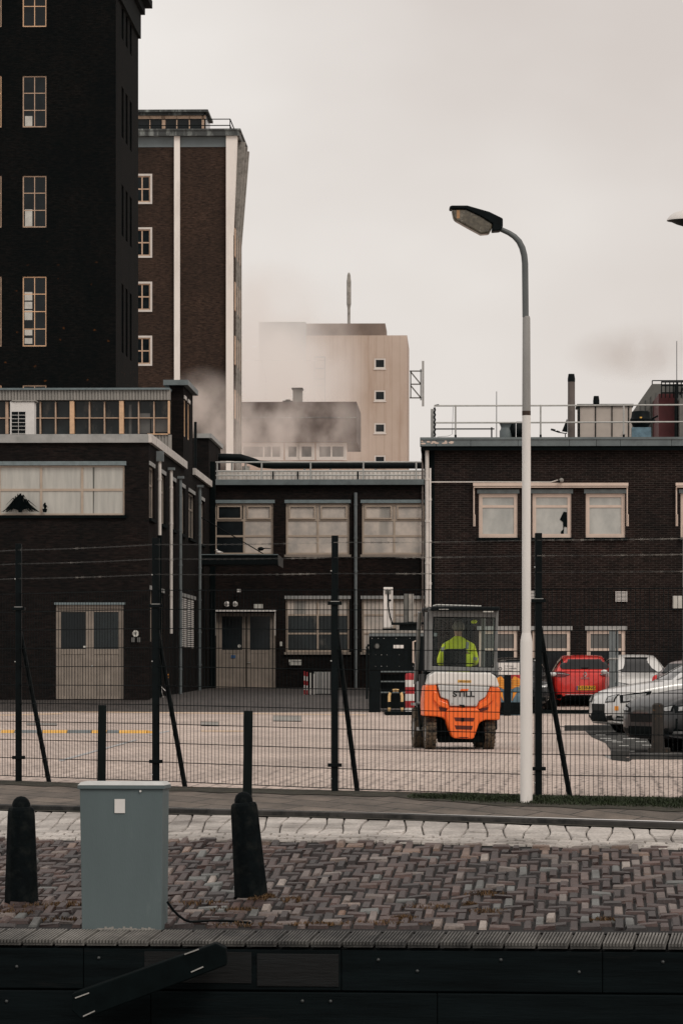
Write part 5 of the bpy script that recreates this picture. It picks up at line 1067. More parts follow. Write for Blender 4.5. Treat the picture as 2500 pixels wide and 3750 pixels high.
# ------------------------------------------------------------------ steam and smoke (volumes)
def steam(name, label, a, b, Y0, Y1, dens, col, nscale, lo, hi, seed=0, absorb=False):
    c0 = W(a[0], a[1], (Y0 + Y1) / 2); c1 = W(b[0], b[1], (Y0 + Y1) / 2)
    mb = MB(); hx, hy, hz = abs(c1.x - c0.x) / 2, (Y1 - Y0) / 2, abs(c0.z - c1.z) / 2; mb.box(-hx, hx, -hy, hy, -hz, hz)
    m = bpy.data.materials.new(name); m.use_nodes = True; t = m.node_tree; t.nodes.clear(); o = t.nodes.new('ShaderNodeOutputMaterial'); v = t.nodes.new('ShaderNodeVolumePrincipled'); t.links.new(v.outputs[0], o.inputs['Volume'])
    v.inputs['Color'].default_value = col + (1,); v.inputs['Anisotropy'].default_value = .1
    ov = objvec(t); nv = mapn(t, ov, (1 / hx, 1 / hy, 1 / hz)); ln = t.nodes.new('ShaderNodeVectorMath'); ln.operation = 'LENGTH'; t.links.new(nv, ln.inputs[0])
    ad = t.nodes.new('ShaderNodeVectorMath'); ad.operation = 'ADD'; t.links.new(ov, ad.inputs[0]); ad.inputs[1].default_value = (seed * 13.7, seed * 3.1, seed * 7.7)
    n = noisen(t, mapn(t, ad.outputs[0], (nscale, nscale * .5, nscale * .8)), 1, 4, .6)
    f = rampn(t, n, [(lo, (0, 0, 0)), (hi, (1, 1, 1))])
    fall = rampn(t, ln.outputs['Value'], [(.35, (1, 1, 1)), (.98, (0, 0, 0))])
    t.links.new(mathn(t, 'MULTIPLY', mathn(t, 'MULTIPLY', f, fall), dens), v.inputs['Density'])
    o_ = mb.build(name, m); o_.location = (c0 + c1) / 2; tag(o_, label, 'steam', kind='stuff'); return o_
steam('steam', 'white steam drifting between the towers and the pinkish factory block', (640, 950), (1360, 1800), 272, 326, .16, (.99, .97, .955), .15, .36, .62, 1)
steam('steam', 'thin steam in front of the dark brown process building', (640, 1360), (1420, 1800), 242, 260, .22, (.96, .90, .86), .38, .46, .64, 4)
steam('steam', 'brownish wisps of steam at the foot of the tower with white pillars', (560, 1330), (960, 1800), 206, 228, .20, (.93, .86, .81), .5, .45, .66, 9)
steam('smoke', 'faint brown smoke plume above the right roof', (2040, 1170), (2860, 1420), 240, 265, .11, (.74, .71, .69), .26, .44, .60, 3)

# ================================================================== skinned figures
def skin_mesh(name, nodes, edges, m, parent, sub=2):
    keys = list(nodes); idx = {k: i for i, k in enumerate(keys)}
    me = bpy.data.meshes.new(name); me.from_pydata([nodes[k][0] for k in keys], [(idx[a], idx[b]) for a, b in edges], [])
    o = bpy.data.objects.new(name, me); C.objects.link(o); o.modifiers.new('skin', 'SKIN'); s_ = o.modifiers.new('sub', 'SUBSURF'); s_.levels = sub; s_.render_levels = sub
    if not me.skin_vertices: 
        bm = bmesh.new(); bm.from_mesh(me); bm.verts.layers.skin.verify(); bm.to_mesh(me); bm.free()
    for i, k in enumerate(keys):
        r_ = nodes[k][1]; r_ = r_ if isinstance(r_, tuple) else (r_, r_); me.skin_vertices[0].data[i].radius = r_; me.skin_vertices[0].data[i].use_root = (i == 0)
    dg = bpy.context.evaluated_depsgraph_get(); nm = bpy.data.meshes.new_from_object(o.evaluated_get(dg)); bpy.data.objects.remove(o)
    nm.name = name; nm.materials.clear(); nm.materials.append(M[m])
    for p in nm.polygons: p.use_smooth = True
    o = bpy.data.objects.new(name, nm); C.objects.link(o)
    if parent: o.parent = parent
    return o
def chain(*ks): return [(ks[i], ks[i + 1]) for i in range(len(ks) - 1)]

# ================================================================== forklift truck
K = .0017275
def fk(zx, zy): return ((zx - 945) * K, (1560 - zy) * K)
fp = W(1692, 2748, 62.5); FL_RZ = R(4.5)
fl = thing('forklift_truck', 'orange and grey forklift truck seen from behind with its driver in the cab', 'forklift', (fp.x, 62.5, 0), FL_RZ)
def fprism(name, pts, y0, y1, m, parent=None, bevel=0.0, seg=2):
    mb = MB(); mb.prism([fk(*a) for a in pts], y0, y1); return mb.build(name, m, parent or fl, bevel=bevel, seg=seg)
cw = fprism('counterweight', [(606, 1262), (604, 1130), (618, 1000), (640, 985), (715, 985), (745, 1100), (820, 1125), (830, 1180), (1075, 1185), (1090, 1135), (1150, 1100), (1195, 1003), (1270, 1010), (1288, 1040), (1288, 1140), (1278, 1300), (1150, 1298), (1105, 1318), (1085, 1350), (1045, 1455), (855, 1450), (820, 1360), (800, 1300), (775, 1278), (720, 1268)], .02, .55, 'orange', bevel=.022, seg=3)
fprism('bumper_block', [(800, 1215), (830, 1192), (1075, 1197), (1100, 1222), (1100, 1290), (1072, 1380), (1046, 1458), (1025, 1466), (880, 1460), (855, 1452), (828, 1370), (805, 1290)], -.05, .03, 'orange', cw, bevel=.02, seg=3)
fprism('side_ridge', [(690, 1045), (720, 1050), (745, 1125), (815, 1152), (826, 1185), (815, 1200), (735, 1170), (690, 1120)], -.025, .03, 'orange', cw, bevel=.012)
fprism('side_ridge', [(1218, 1060), (1190, 1065), (1158, 1125), (1095, 1155), (1080, 1188), (1092, 1204), (1165, 1170), (1218, 1125)], -.025, .03, 'orange', cw, bevel=.012)
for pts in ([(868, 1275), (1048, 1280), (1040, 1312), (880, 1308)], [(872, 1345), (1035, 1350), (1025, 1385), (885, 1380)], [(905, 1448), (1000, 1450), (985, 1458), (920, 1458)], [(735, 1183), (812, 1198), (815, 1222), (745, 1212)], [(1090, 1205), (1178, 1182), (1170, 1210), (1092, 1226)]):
    fprism('recess_shade', pts, -.054 if pts[0][0] in (868, 872, 905) else .008, -.04 if pts[0][0] in (868, 872, 905) else .03, mat('shaded_orange_recess', (.10, .016, .008), .6), cw)  # flat dark plates; the shade inside the slots is painted in
fprism('recess_hook', [(930, 1278), (955, 1278), (955, 1312), (930, 1312)], -.06, -.05, 'black', cw)
cv = fprism('engine_cover', [(725, 990), (1190, 1005), (1150, 1098), (1090, 1133), (1073, 1180), (832, 1176), (822, 1122), (750, 1096)], -.012, .4, 'silver', bevel=.018, seg=3)
fprism('cover_top', [(628, 990), (650, 905), (705, 872), (1195, 880), (1248, 918), (1275, 1005), (1240, 1010), (1192, 1002), (725, 985), (690, 990)], -.002, .5, 'lightsilver', bevel=.03, seg=4)
text('STILL', 'maker_name', .115, 'ink', fl, (fk(955, 1072)[0], -.018, fk(955, 1072)[1] - .0), xs=1.28, ext=.003, off=.003)
fprism('maker_mark', [(933, 1025), (1000, 1025), (985, 1048), (918, 1048)], -.022, -.012, 'orange', cv)
fprism('number_sticker', [(905, 945), (1022, 948), (1022, 970), (905, 967)], -.008, .0, 'yellow', fl)
text('NSH1547755', 'sticker_text', .032, 'ink', fl, (fk(963, 958)[0], -.010, fk(963, 958)[1]), xs=.95, ext=.001)
fprism('latch', [(915, 1162), (960, 1165), (965, 1190), (950, 1190), (945, 1178), (920, 1174)], -.03, -.012, 'black', cv)
for a in ((855, 1150), (1057, 1160)): mb = MB(); x, z = fk(*a); mb.cyl((x, -.03, z), (x, -.012, z), .011); mb.build('cover_bolt', 'steel', cv)
# chassis and wheels
mb = MB(); mb.box(-.50, .50, .25, 1.95, .16, .62); mb.build('chassis', 'black_matt', fl, bevel=.03)
mb = MB(); mb.box(-.54, .54, .5, 1.8, .60, 1.04); mb.build('side_body', 'cabgrey', fl, bevel=.03)
mb = MB(); mb.box(*sorted((fk(1240, 0)[0] - .1, fk(740, 0)[0])), .18, .3, fk(0, 1500)[1], fk(0, 1440)[1]); mb.build('rear_axle', 'black_matt', fl, bevel=.02)
def tyre(cx, cy, r_, wd, treads=True):
    mb = MB(); mb.wheel((cx, cy, r_), r_, wd, 28, prof=[(0, -.42), (.5, -.46), (.55, -.4), (.93, -.5), (1, -.36), (1, .36), (.93, .5), (.55, .4), (.5, .46), (0, .42)]); t_ = mb.build('wheel', 'dusty_rubber', fl, smooth=True)
    mb = MB()
    for k in range(22):
        a = 2 * math.pi * k / 22
        for sgn in (-1, 1):
            c_, s_ = math.cos(a), math.sin(a); y0_, z0_ = cy + r_ * c_, r_ + r_ * s_; y1_, z1_ = cy + (r_ + .012) * c_, r_ + (r_ + .012) * s_
            t0 = a + (.09 if sgn > 0 else -.0); dy, dz = -math.sin(a) * .02, math.cos(a) * .02
            xa, xb = cx + sgn * wd * .5, cx + sgn * wd * .08
            mb.add([(xa, y0_ - dy, z0_ - dz), (xb, y0_ - dy + dy, z0_ - dz + dz), (xb, y0_ + 2 * dy, z0_ + 2 * dz), (xa, y0_ + dy, z0_ + dz), (xa, y1_ - dy, z1_ - dz), (xb, y1_, z1_), (xb, y1_ + 2 * dy, z1_ + 2 * dz), (xa, y1_ + dy, z1_ + dz)], [(0, 1, 2, 3), (4, 5, 6, 7), (0, 1, 5, 4), (1, 2, 6, 5), (2, 3, 7, 6), (3, 0, 4, 7)])
    mb.build('tread', 'dusty_rubber', t_, merge=False)
    mb = MB(); mb.wheel((cx, cy, r_), r_ * .5, wd * .96, 20); mb.build('rim', 'cabgrey', t_)
tyre(fk(676, 0)[0], .33, .255, .155); tyre(fk(1197, 0)[0], .33, .255, .155)
tyre(-.48, 1.62, .31, .24); tyre(.48, 1.62, .31, .24)
for sx_ in (-1, 1):
    mb = MB(); mb.slab([(sx_ * .50, 1.15), (sx_ * .60, 1.15), (sx_ * .60, 1.98), (sx_ * .50, 1.98)], .66, .70); mb.slab([(sx_ * .44, .62), (sx_ * .59, .62), (sx_ * .59, 1.16), (sx_ * .44, 1.16)], .28, .33); mb.build('fender_step' , 'cabgrey', fl)
    mb = MB(); mb.tube([(sx_ * .585, .60, .30), (sx_ * .60, .75, .68)], .02, 8); mb.build('step_bracket', 'black', fl)
# cab
ox = [(655, 312), (1280, 322), (1266, 872), (648, 872)]; hx_ = [(700, 385), (1250, 392), (1238, 838), (688, 822)]
mb = MB(); O = [fk(*a) for a in ox]; H = [fk(*a) for a in hx_]
for y0, y1 in ((.20, .27),):
    mb.add([(x, y0, z) for x, z in O] + [(x, y0, z) for x, z in H] + [(x, y1, z) for x, z in O] + [(x, y1, z) for x, z in H],
           [(i, (i + 1) % 4, 4 + (i + 1) % 4, 4 + i) for i in range(4)] + [(8 + i, 8 + (i + 1) % 4, 12 + (i + 1) % 4, 12 + i) for i in range(4)] + [(i, (i + 1) % 4, 8 + (i + 1) % 4, 8 + i) for i in range(4)] + [(4 + i, 4 + (i + 1) % 4, 12 + (i + 1) % 4, 12 + i) for i in range(4)])
cab = mb.build('cab_frame', 'cabgrey', fl, bevel=.01)
mb = MB(); mb.prism([fk(*a) for a in hx_], .225, .232); mb.build('rear_window', 'glass', cab)
G_ = [fk(708, 393), fk(1243, 400), fk(1232, 832), fk(695, 815)]; mb = MB()
H2 = [(x, z) for x, z in H]
mb.add([(x, .215, z) for x, z in H2] + [(x, .215, z) for x, z in G_] + [(x, .22, z) for x, z in H2] + [(x, .22, z) for x, z in G_], [(i, (i + 1) % 4, 4 + (i + 1) % 4, 4 + i) for i in range(4)] + [(4 + i, 4 + (i + 1) % 4, 12 + (i + 1) % 4, 12 + i) for i in range(4)]); mb.build('window_seal', 'black', cab)
mb = MB(); mb.tube([(fk(730, 800)[0], .205, fk(730, 800)[1]), (fk(1060, 815)[0], .20, fk(1060, 800)[1])], .008, 6); mb.build('wiper', 'black', cab)
for sx_ in (-1, 1):
    mb = MB(); mb.tube([(sx_ * .53, .25, 1.2), (sx_ * .53, .25, 2.1)], .03, 8); mb.tube([(sx_ * .53, 1.95, 1.0), (sx_ * .50, 1.55, 2.12)], .032, 8); mb.build('pillar', 'cabgrey', fl, smooth=True)
    mb = MB(); mb.box(sx_ * .535 - .01, sx_ * .535 + .01, .3, 1.3, .72, 1.15); mb.build('side_panel', 'black', fl, bevel=.02)
mb = MB(); (x0_, z0_), (x1_, z1_) = fk(672, 345), fk(1280, 296); mb.box(x0_, x1_, .06, 1.62, z0_ + .02, z1_); roof_ = mb.build('cab_roof', 'black', fl, bevel=.02)
mb = MB(); 
for i in range(5): a = fk(725 + i * 8, 280); b = fk(1125 - i * 4, 292); mb.tube([(a[0], .2 + i * .28, a[1]), (b[0], .2 + i * .28, b[1])], .013, 6)
mb.build('roof_bars', 'steel', roof_, smooth=True)
for a, b in (((740, 318), (825, 326)), ((1132, 336), (1222, 346))): mb = MB(); p, q = fk(*a), fk(*b); mb.box(p[0], q[0], .05, .058, q[1], p[1]); mb.build('rear_reflector', 'paper', roof_)
for a in ((875, 355), (1090, 365)):
    x, z = fk(*a); mb = MB(); mb.tube([(x, .28, z), (x, .34, z)], [.04, .03], 14); l_ = mb.build('work_light', 'black', roof_, smooth=True); mb = MB(); mb.cyl((x, .272, z), (x, .279, z), .022); mb.build('lens', 'lens', l_)
mb = MB(); p, q = fk(900, 345), fk(990, 412); mb.box(p[0], q[0], .4, .7, q[1], p[1]); mb.build('roof_console', 'black', roof_, bevel=.01)
p, q = fk(1092, 400), fk(1145, 445); mb = MB(); mb.ball(((p[0] + q[0]) / 2, 1.1, (p[1] + q[1]) / 2), .045, (1.1, .5, .7)); mb.build('hanging_vest', 'hivis', roof_)
# interior
mb = MB(); (a0, b0), (a1, b1) = fk(812, 668), fk(1015, 870); mb.prism([(a0, b1), (a1, b1), (a1 - .01, b0 + .02), (a1 - .05, b0 - .0), (a0 + .05, b0), (a0 + .0, b0 + -.02)], .50, .60); seat = mb.build('seat', 'black', fl, bevel=.025)
mb = MB(); mb.box(a0 - .03, a1 + .03, .55, 1.05, .92, 1.03); mb.build('seat_cushion', 'black', seat, bevel=.03)
mb = MB(); mb.box(.14, .30, .62, 1.0, 1.10, 1.15); mb.build('armrest', 'black', seat, bevel=.015)
mb = MB(); mb.box(-.45, .45, 1.5, 1.75, .9, 1.22); mb.build('dashboard', 'black', fl, bevel=.04)
mb = MB(); cx_, cy_, cz_ = -.02, 1.33, 1.38; pts = [(cx_ + .17 * math.cos(a), cy_ + .1 * math.sin(a) , cz_ + .13 * math.sin(a)) for a in [2 * math.pi * k / 20 for k in range(21)]]; mb.tube(pts, .014, 8, False); sw = mb.build('steering_wheel', 'black', fl, smooth=True)
mb = MB(); mb.cyl((cx_, cy_, cz_), (cx_, 1.5, 1.15), .025); mb.cyl((cx_ - .16, cy_, cz_), (cx_ + .16, cy_, cz_), .012); mb.build('steering_column', 'black', sw)
mast = None
for sx_ in (-1, 1):
    mb = MB(); mb.box(sx_ * .34 - .045, sx_ * .34 + .045, 2.0, 2.12, .08, 2.14); mb.box(sx_ * .26 - .03, sx_ * .26 + .03, 2.03, 2.1, .1, 2.08); mb.build('mast_channel', 'black', fl)
    mb = MB(); mb.prism([(sx_ * .3 - .05, .12), (sx_ * .3 + .05, .12), (sx_ * .3 + .05, .16), (sx_ * .3 - .05, .16)], 2.2, 3.25); mb.box(sx_ * .3 - .05, sx_ * .3 + .05, 2.18, 2.22, .12, .6); mb.build('fork', 'black', fl)
mb = MB(); mb.box(-.4, .4, 2.02, 2.11, 2.06, 2.14); mb.box(-.36, .36, 2.13, 2.17, .2, .28); mb.box(-.36, .36, 2.13, 2.17, .5, .58); mb.build('mast_crossbar', 'black', fl)
# driver
dv = thing('person', 'driver in a yellow green high visibility jacket seated in the forklift cab seen from behind', 'person', (fp.x, 62.5, 0), FL_RZ)
hx0, hz0 = fk(968, 470)
bx0 = hx0 - .008; dy = .84
nodes = {'pelvis': ((bx0, dy, 1.12), (.16, .12)), 'waist': ((bx0, dy - .01, 1.28), (.145, .105)), 'chest': ((bx0 - .005, dy + .02, 1.48), (.17, .11)), 'neck0': ((bx0, dy + .05, 1.66), (.085, .075)), 'neck': ((bx0 + .005, dy + .07, 1.73), .052), 'skull': ((hx0, dy + .09, 1.80), (.066, .075)), 'head': ((hx0, dy + .10, 1.86), (.076, .088)), 'crown': ((hx0, dy + .09, 1.925), (.058, .068)),
         'face': ((hx0, dy + .17, 1.825), .03)}
edges = chain('pelvis', 'waist', 'chest', 'neck0', 'neck', 'skull', 'head', 'crown') + [('skull', 'face')]
for s_, n_ in ((-1, 'l'), (1, 'r')):
    nodes.update({n_ + 'sh': ((bx0 + s_ * .19, dy + .04, 1.58), .062), n_ + 'el': ((bx0 + s_ * .27, dy + .16, 1.33), .045), n_ + 'wr': ((bx0 + s_ * .17, dy + .40, 1.33), .028), n_ + 'pm': ((bx0 + s_ * .155, dy + .46, 1.36), (.036, .02)),
                  n_ + 'hip': ((bx0 + s_ * .1, dy + .06, 1.08), .085), n_ + 'kn': ((bx0 + s_ * .14, dy + .48, 1.12), .06), n_ + 'an': ((bx0 + s_ * .13, dy + .60, .74), .042), n_ + 'ft': ((bx0 + s_ * .14, dy + .74, .69), .035)})
    edges += chain('chest', n_ + 'sh', n_ + 'el', n_ + 'wr', n_ + 'pm') + chain('pelvis', n_ + 'hip', n_ + 'kn', n_ + 'an', n_ + 'ft')
    for k in range(4):
        fx_ = bx0 + s_ * (.13 + k * .016); L_ = (.03, .036, .034, .026)[k]
        nodes.update({n_ + 'f%da' % k: ((fx_, dy + .49, 1.372), .009), n_ + 'f%db' % k: ((fx_, dy + .49 + L_, 1.385), .008), n_ + 'f%dc' % k: ((fx_, dy + .50 + L_, 1.36), .007)})
        edges += chain(n_ + 'pm', n_ + 'f%da' % k, n_ + 'f%db' % k, n_ + 'f%dc' % k)
    nodes.update({n_ + 't1': ((bx0 + s_ * .12, dy + .46, 1.355), .010), n_ + 't2': ((bx0 + s_ * .10, dy + .49, 1.35), .008)}); edges += chain(n_ + 'pm', n_ + 't1', n_ + 't2')
skin_mesh('body', nodes, edges, 'skin', dv)
mb = MB(); mb.ball((hx0, dy + .085, 1.885), .096, (1.0, 1.08, 1.02), 16, 10); mb.build('cap', 'cap', dv, smooth=True)
jn = {'hem': ((bx0, dy, 1.10), (.20, .15)), 'waist': ((bx0, dy - .02, 1.28), (.205, .14)), 'chest': ((bx0 - .01, dy - .01, 1.47), (.225, .14)), 'up': ((bx0, dy + .03, 1.60), (.165, .11)), 'col': ((bx0 + .0, dy + .06, 1.70), (.10, .085)), 'top': ((bx0 + .005, dy + .07, 1.735), (.078, .07))}
je = chain('hem', 'waist', 'chest', 'up', 'col', 'top')
for s_, n_ in ((-1, 'l'), (1, 'r')):
    jn.update({n_ + 'sh': ((bx0 + s_ * .195, dy + .03, 1.555), .088), n_ + 'el': ((bx0 + s_ * .275, dy + .14, 1.33), .068), n_ + 'wr': ((bx0 + s_ * .18, dy + .37, 1.33), .05)}); je += chain('up', n_ + 'sh', n_ + 'el', n_ + 'wr')
jk = skin_mesh('jacket', jn, je, 'hivis', dv)
from mathutils.bvhtree import BVHTree
def decal(body, poly, axis, sgn, m, name, parent, off=.004, cuts=2, invert=False):
    """project polygon (a,b) onto body along an axis: 'y' -> (x,z), 'x' -> (y,z). sgn: side the ray comes from"""
    bm = bmesh.new(); bm.from_mesh(body.data); tree = BVHTree.FromBMesh(bm); bm.free()
    b2 = bmesh.new(); vs_ = [b2.verts.new((p[0], 0, p[1]) if axis == 'y' else (0, p[0], p[1])) for p in poly]; b2.faces.new(vs_)
    bmesh.ops.triangulate(b2, faces=b2.faces)
    for _ in range(cuts): bmesh.ops.subdivide_edges(b2, edges=b2.edges, cuts=1, use_grid_fill=True); bmesh.ops.triangulate(b2, faces=b2.faces)
    last = None; miss = []
    for v in b2.verts:
        org = Vector(v.co); d = Vector((0, -sgn, 0)) if axis == 'y' else Vector((-sgn, 0, 0)); org -= d * 10
        h = tree.ray_cast(org, d)
        if h[0] is None: miss.append(v)
        else: v.co = h[0] + (h[1] if h[1].dot(d) < 0 else -h[1]) * off * 1.5
    if miss:
        bmesh.ops.delete(b2, geom=miss, context='VERTS')
    bmesh.ops.recalc_face_normals(b2, faces=b2.faces)
    me = bpy.data.meshes.new(name); b2.to_mesh(me); b2.free(); me.materials.append(M[m])
    for p in me.polygons: p.use_smooth = True
    o = bpy.data.objects.new(name, me); C.objects.link(o); o.parent = parent; return o
def jp(zx, zy): x, z = fk(zx, zy); return (x, z)
for pts in ([(822, 545), (845, 545), (832, 690), (808, 690)], [(1035, 580), (1058, 588), (1040, 690), (1012, 690)], [(1090, 735), (1135, 745), (1130, 770), (1085, 760)], [(905, 505), (1020, 520), (1015, 530), (905, 515)]):
    decal(jk, [jp(*a) for a in pts], 'y', -1, 'reflect' if pts[0][0] != 905 else 'black_matt', 'reflective_stripe' if pts[0][0] != 905 else 'collar_seam', jk, .006, 2)

# ================================================================== cars
def catmull(P, t):
    n = len(P); i = int(min(max(t, 0), n - 1.0001)); f = t - i; p0, p1, p2, p3 = P[max(i - 1, 0)], P[i], P[i + 1], P[min(i + 2, n - 1)]
    return tuple(.5 * ((2 * b) + (-a + c) * f + (2 * a - 5 * b + 4 * c - d) * f * f + (-a + 3 * b - 3 * c + d) * f ** 3) for a, b, c, d in zip(p0, p1, p2, p3))
HATCH = [  # y, zb, ws, wb, zs, wr, zr
 (0.00, .30, .40, .50, .55, .36, .60), (0.05, .22, .66, .76, .62, .58, .70), (0.18, .19, .76, .85, .72, .66, .80), (0.50, .18, .81, .885, .82, .70, .885), (0.95, .17, .83, .90, .90, .71, .955), (1.20, .17, .83, .90, .94, .68, 1.0),
 (1.60, .17, .83, .90, .95, .62, 1.24), (1.98, .17, .83, .90, .96, .585, 1.39), (2.45, .17, .83, .90, .97, .58, 1.45), (3.00, .17, .83, .90, .98, .57, 1.44), (3.45, .18, .82, .895, .99, .55, 1.40), (3.75, .20, .80, .88, 1.0, .53, 1.33), (3.92, .22, .78, .865, 1.0, .56, 1.12), (4.02, .26, .74, .84, .96, .60, .99), (4.06, .32, .66, .78, .86, .56, .88)]
def half(st):
    y, zb, ws, wb, zs, wr, zr = st
    return [(0, zr + .012), (wr * .55, zr + .006), (wr * .88, zr - .012), (wr, zr - .045 * min(1, (zr - zs) * 4 + .3)), ((wr + wb * .955) / 2 + .012, (zr + zs) / 2), (wb * .955, zs), (wb * .985, zs - .07), (wb, (zb + zs) / 2 + .06), (wb * .985, (zb + zs) / 2 - .1), (ws, zb + .06), (ws * .9, zb), (0, zb)]
def car(name, label, loc, rz, paint, sy=1.0, sz=1.0, sxx=1.0, group=None, cat='car', wh=.315, wheels=(.80, 3.32)):
    t_ = thing(name, label, cat, loc, rz, group); st = [(a * sy, b * sz, c * sxx, d * sxx, e * sz, f * sxx, g * sz) for a, b, c, d, e, f, g in HATCH]
    nu = (len(st) - 1) * 4; rings = []
    for i in range(nu + 1):
        s_ = catmull(st, i / 4); hp = half(s_); nv = (len(hp) - 1) * 2; ring = []
        for j in range(nv + 1): a = catmull(hp, j / 2); ring.append((max(0, a[0]), s_[0], a[1]))
        rings.append(ring + [(-x, y, z) for x, y, z in reversed(ring[1:-1])])
    k = len(rings[0]); mb = MB(); mb.add([p for r_ in rings for p in r_], [(i * k + j, i * k + (j + 1) % k, (i + 1) * k + (j + 1) % k, (i + 1) * k + j) for i in range(nu) for j in range(k)] + [tuple(range(k - 1, -1, -1)), tuple(range(nu * k, nu * k + k))])
    body = mb.build('body', paint, t_, smooth=True)
    for s_ in (-1, 1):
        for yw in wheels:
            X = s_ * .905 * sxx; yw_ = yw * sy
            mb = MB(); mb.wheel((X - s_ * .02, yw_, wh + .02), wh + .065, .07, 24, 'x', [(0, -.5), (1, -.5), (1, .5), (0, .5)]); w_ = mb.build('wheel_arch', 'black_matt', t_)
            mb = MB(); mb.wheel((X - s_ * .085, yw_, wh), wh, .21, 28, 'x'); ty = mb.build('wheel', 'rubber', t_, smooth=True)
            mb = MB(); mb.wheel((X + s_ * .015, yw_, wh), wh * .64, .02, 24, 'x', [(0, -.5), (.93, -.5), (1, .6), (.92, .6), (.88, 0), (0, 0)]); mb.build('rim', 'black', ty)
            mb = MB()
            for q_ in range(10): a = 2 * math.pi * q_ / 10; mb.bar((X + s_ * .028, yw_ + .03 * math.cos(a), wh + .03 * math.sin(a)), (X + s_ * .03, yw_ + wh * .6 * math.cos(a), wh + wh * .6 * math.sin(a)), .014)
            mb.build('spokes', 'rim', ty, merge=False)
        mb = MB(); mb.ball((s_ * .97 * sxx, 1.45 * sy, 1.0 * sz), .09, (1.1, .6, .75)); mb.cyl((s_ * .84 * sxx, 1.47 * sy, .97 * sz), (s_ * .95 * sxx, 1.46 * sy, .98 * sz), .02); mb.build('mirror', paint if paint != 'blackcar' else 'silvercar', t_, smooth=True)
    Z = lambda z: z * sz
    X = lambda x: x * sxx
    decal(body, [(X(-.55), Z(1.385)), (X(.55), Z(1.385)), (X(.63), Z(1.2)), (X(.72), Z(1.0)), (X(-.72), Z(1.0)), (X(-.63), Z(1.2))], 'y', -1, 'carglass', 'windscreen', t_)
    for s_ in (-1, 1):
        decal(body, [(1.62 * sy, Z(.985)), (1.99 * sy, Z(1.32)), (2.45 * sy, Z(1.375)), (2.50 * sy, Z(.99))], 'x', s_, 'carglass', 'side_window', t_)
        decal(body, [(2.56 * sy, Z(.99)), (2.52 * sy, Z(1.375)), (3.1 * sy, Z(1.36)), (3.42 * sy, Z(1.25)), (3.46 * sy, Z(1.05)), (3.38 * sy, Z(1.02))], 'x', s_, 'carglass', 'side_window', t_)
        decal(body, [(2.51 * sy, Z(.35)), (2.525 * sy, Z(.35)), (2.525 * sy, Z(.96)), (2.51 * sy, Z(.96))], 'x', s_, 'black_matt', 'door_gap', t_, .002)
        decal(body, [(1.35 * sy, Z(.35)), (1.362 * sy, Z(.35)), (1.40 * sy, Z(.95)), (1.388 * sy, Z(.95))], 'x', s_, 'black_matt', 'door_gap', t_, .002)
        decal(body, [(.45 * sy, Z(.16)), (3.7 * sy, Z(.16)), (3.7 * sy, Z(.27)), (.45 * sy, Z(.27))], 'x', s_, 'black_matt', 'sill_trim', t_, .003)
    return t_, body
Y_ = 114.5; S = FPX / Y_
def ground_at(Y, x=6): return yardZ(x, Y)
# red hatchback, rear view
rx = (2140 - CXP) / S; red, rb_ = car('parked_car', 'bright red hatchback seen from behind with a yellow number plate', (rx, Y_ + 4.06, ground_at(Y_)), R(180), 'red')
def rr(px, py): return (-(px - 2140) / S, (2604 - py) / S)          # local x is mirrored: the car is turned by 180 degrees
dl = lambda pts, m, n, **k: decal(rb_, [rr(*p) for p in pts], 'y', 1, m, n, red, **k)
dl([(2060, 2430), (2220, 2430), (2230, 2458), (2222, 2466), (2058, 2466), (2050, 2458)], 'carglass', 'rear_window', cuts=3, off=.012)
for s_ in (1, -1):
    f = lambda x, y: (2140 + s_ * (x - 2140), y)
    dl([f(2028, 2476), f(2050, 2474), f(2086, 2484), f(2084, 2488), f(2062, 2494), f(2029, 2492)], 'taillamp', 'tail_light', cuts=3, off=.01)
    dl([f(2040, 2480), f(2082, 2484.5), f(2082, 2486), f(2040, 2482)], 'lens', 'light_strip', cuts=1, off=.016)
    dl([f(2035, 2560), f(2050, 2556), f(2060, 2562), f(2050, 2572), f(2040, 2572)], 'black_matt', 'bumper_corner', cuts=2, off=.01)
dl([(2052, 2566), (2075, 2560), (2205, 2560), (2230, 2566), (2222, 2592), (2060, 2592)], 'black_matt', 'lower_bumper', cuts=3, off=.012)
dl([(2068, 2557), (2212, 2557), (2212, 2559), (2068, 2559)], 'chrome', 'chrome_strip', cuts=2, off=.018)
dl([(2092, 2538), (2112, 2520), (2170, 2520), (2190, 2538), (2182, 2546), (2100, 2546)], mat('deep_red_recess', (.22, .01, .01), .4), 'plate_recess', cuts=2, off=.006) if False else None
yl = 4.06 + .0
def rbox(name, px0, px1, py0, py1, m, y0=4.07, y1=4.095, parent=None):
    a, b = rr(px1, py1), rr(px0, py0); mb = MB(); mb.box(a[0], b[0], y0, y1, a[1], b[1]); return mb.build(name, m, parent or red, bevel=.002)
pl = rbox('number_plate', 2109, 2179, 2526, 2542, 'plate'); rbox('country_band', 2109.3, 2113, 2526.3, 2541.7, 'blue', 4.096, 4.098, pl)
text('S-558-NG', 'plate_text', .118, 'ink', red, (rr(2146, 2534)[0], 4.098, rr(2146, 2534)[1]), rot=(R(90), 0, R(180)), xs=1.02, ext=.001, off=.001)
for sc_, m_, yy in ((1, 'chrome', 4.105), (.5, 'red', 4.112)):
    mb = MB(); cx_, cz_ = rr(2141, 2484); a, b = .055 * sc_, .085 * sc_; mb.prism([(cx_ - a, cz_), (cx_, cz_ + b), (cx_ + a, cz_), (cx_, cz_ - b)], 4.0, yy); mb.build('badge', m_, red)
text('CLIO', 'model_name', .05, 'steel', red, (rr(2141, 2498)[0], 4.075, rr(2141, 2498)[1]), rot=(R(90), 0, R(180)), xs=2.2, ext=.008)
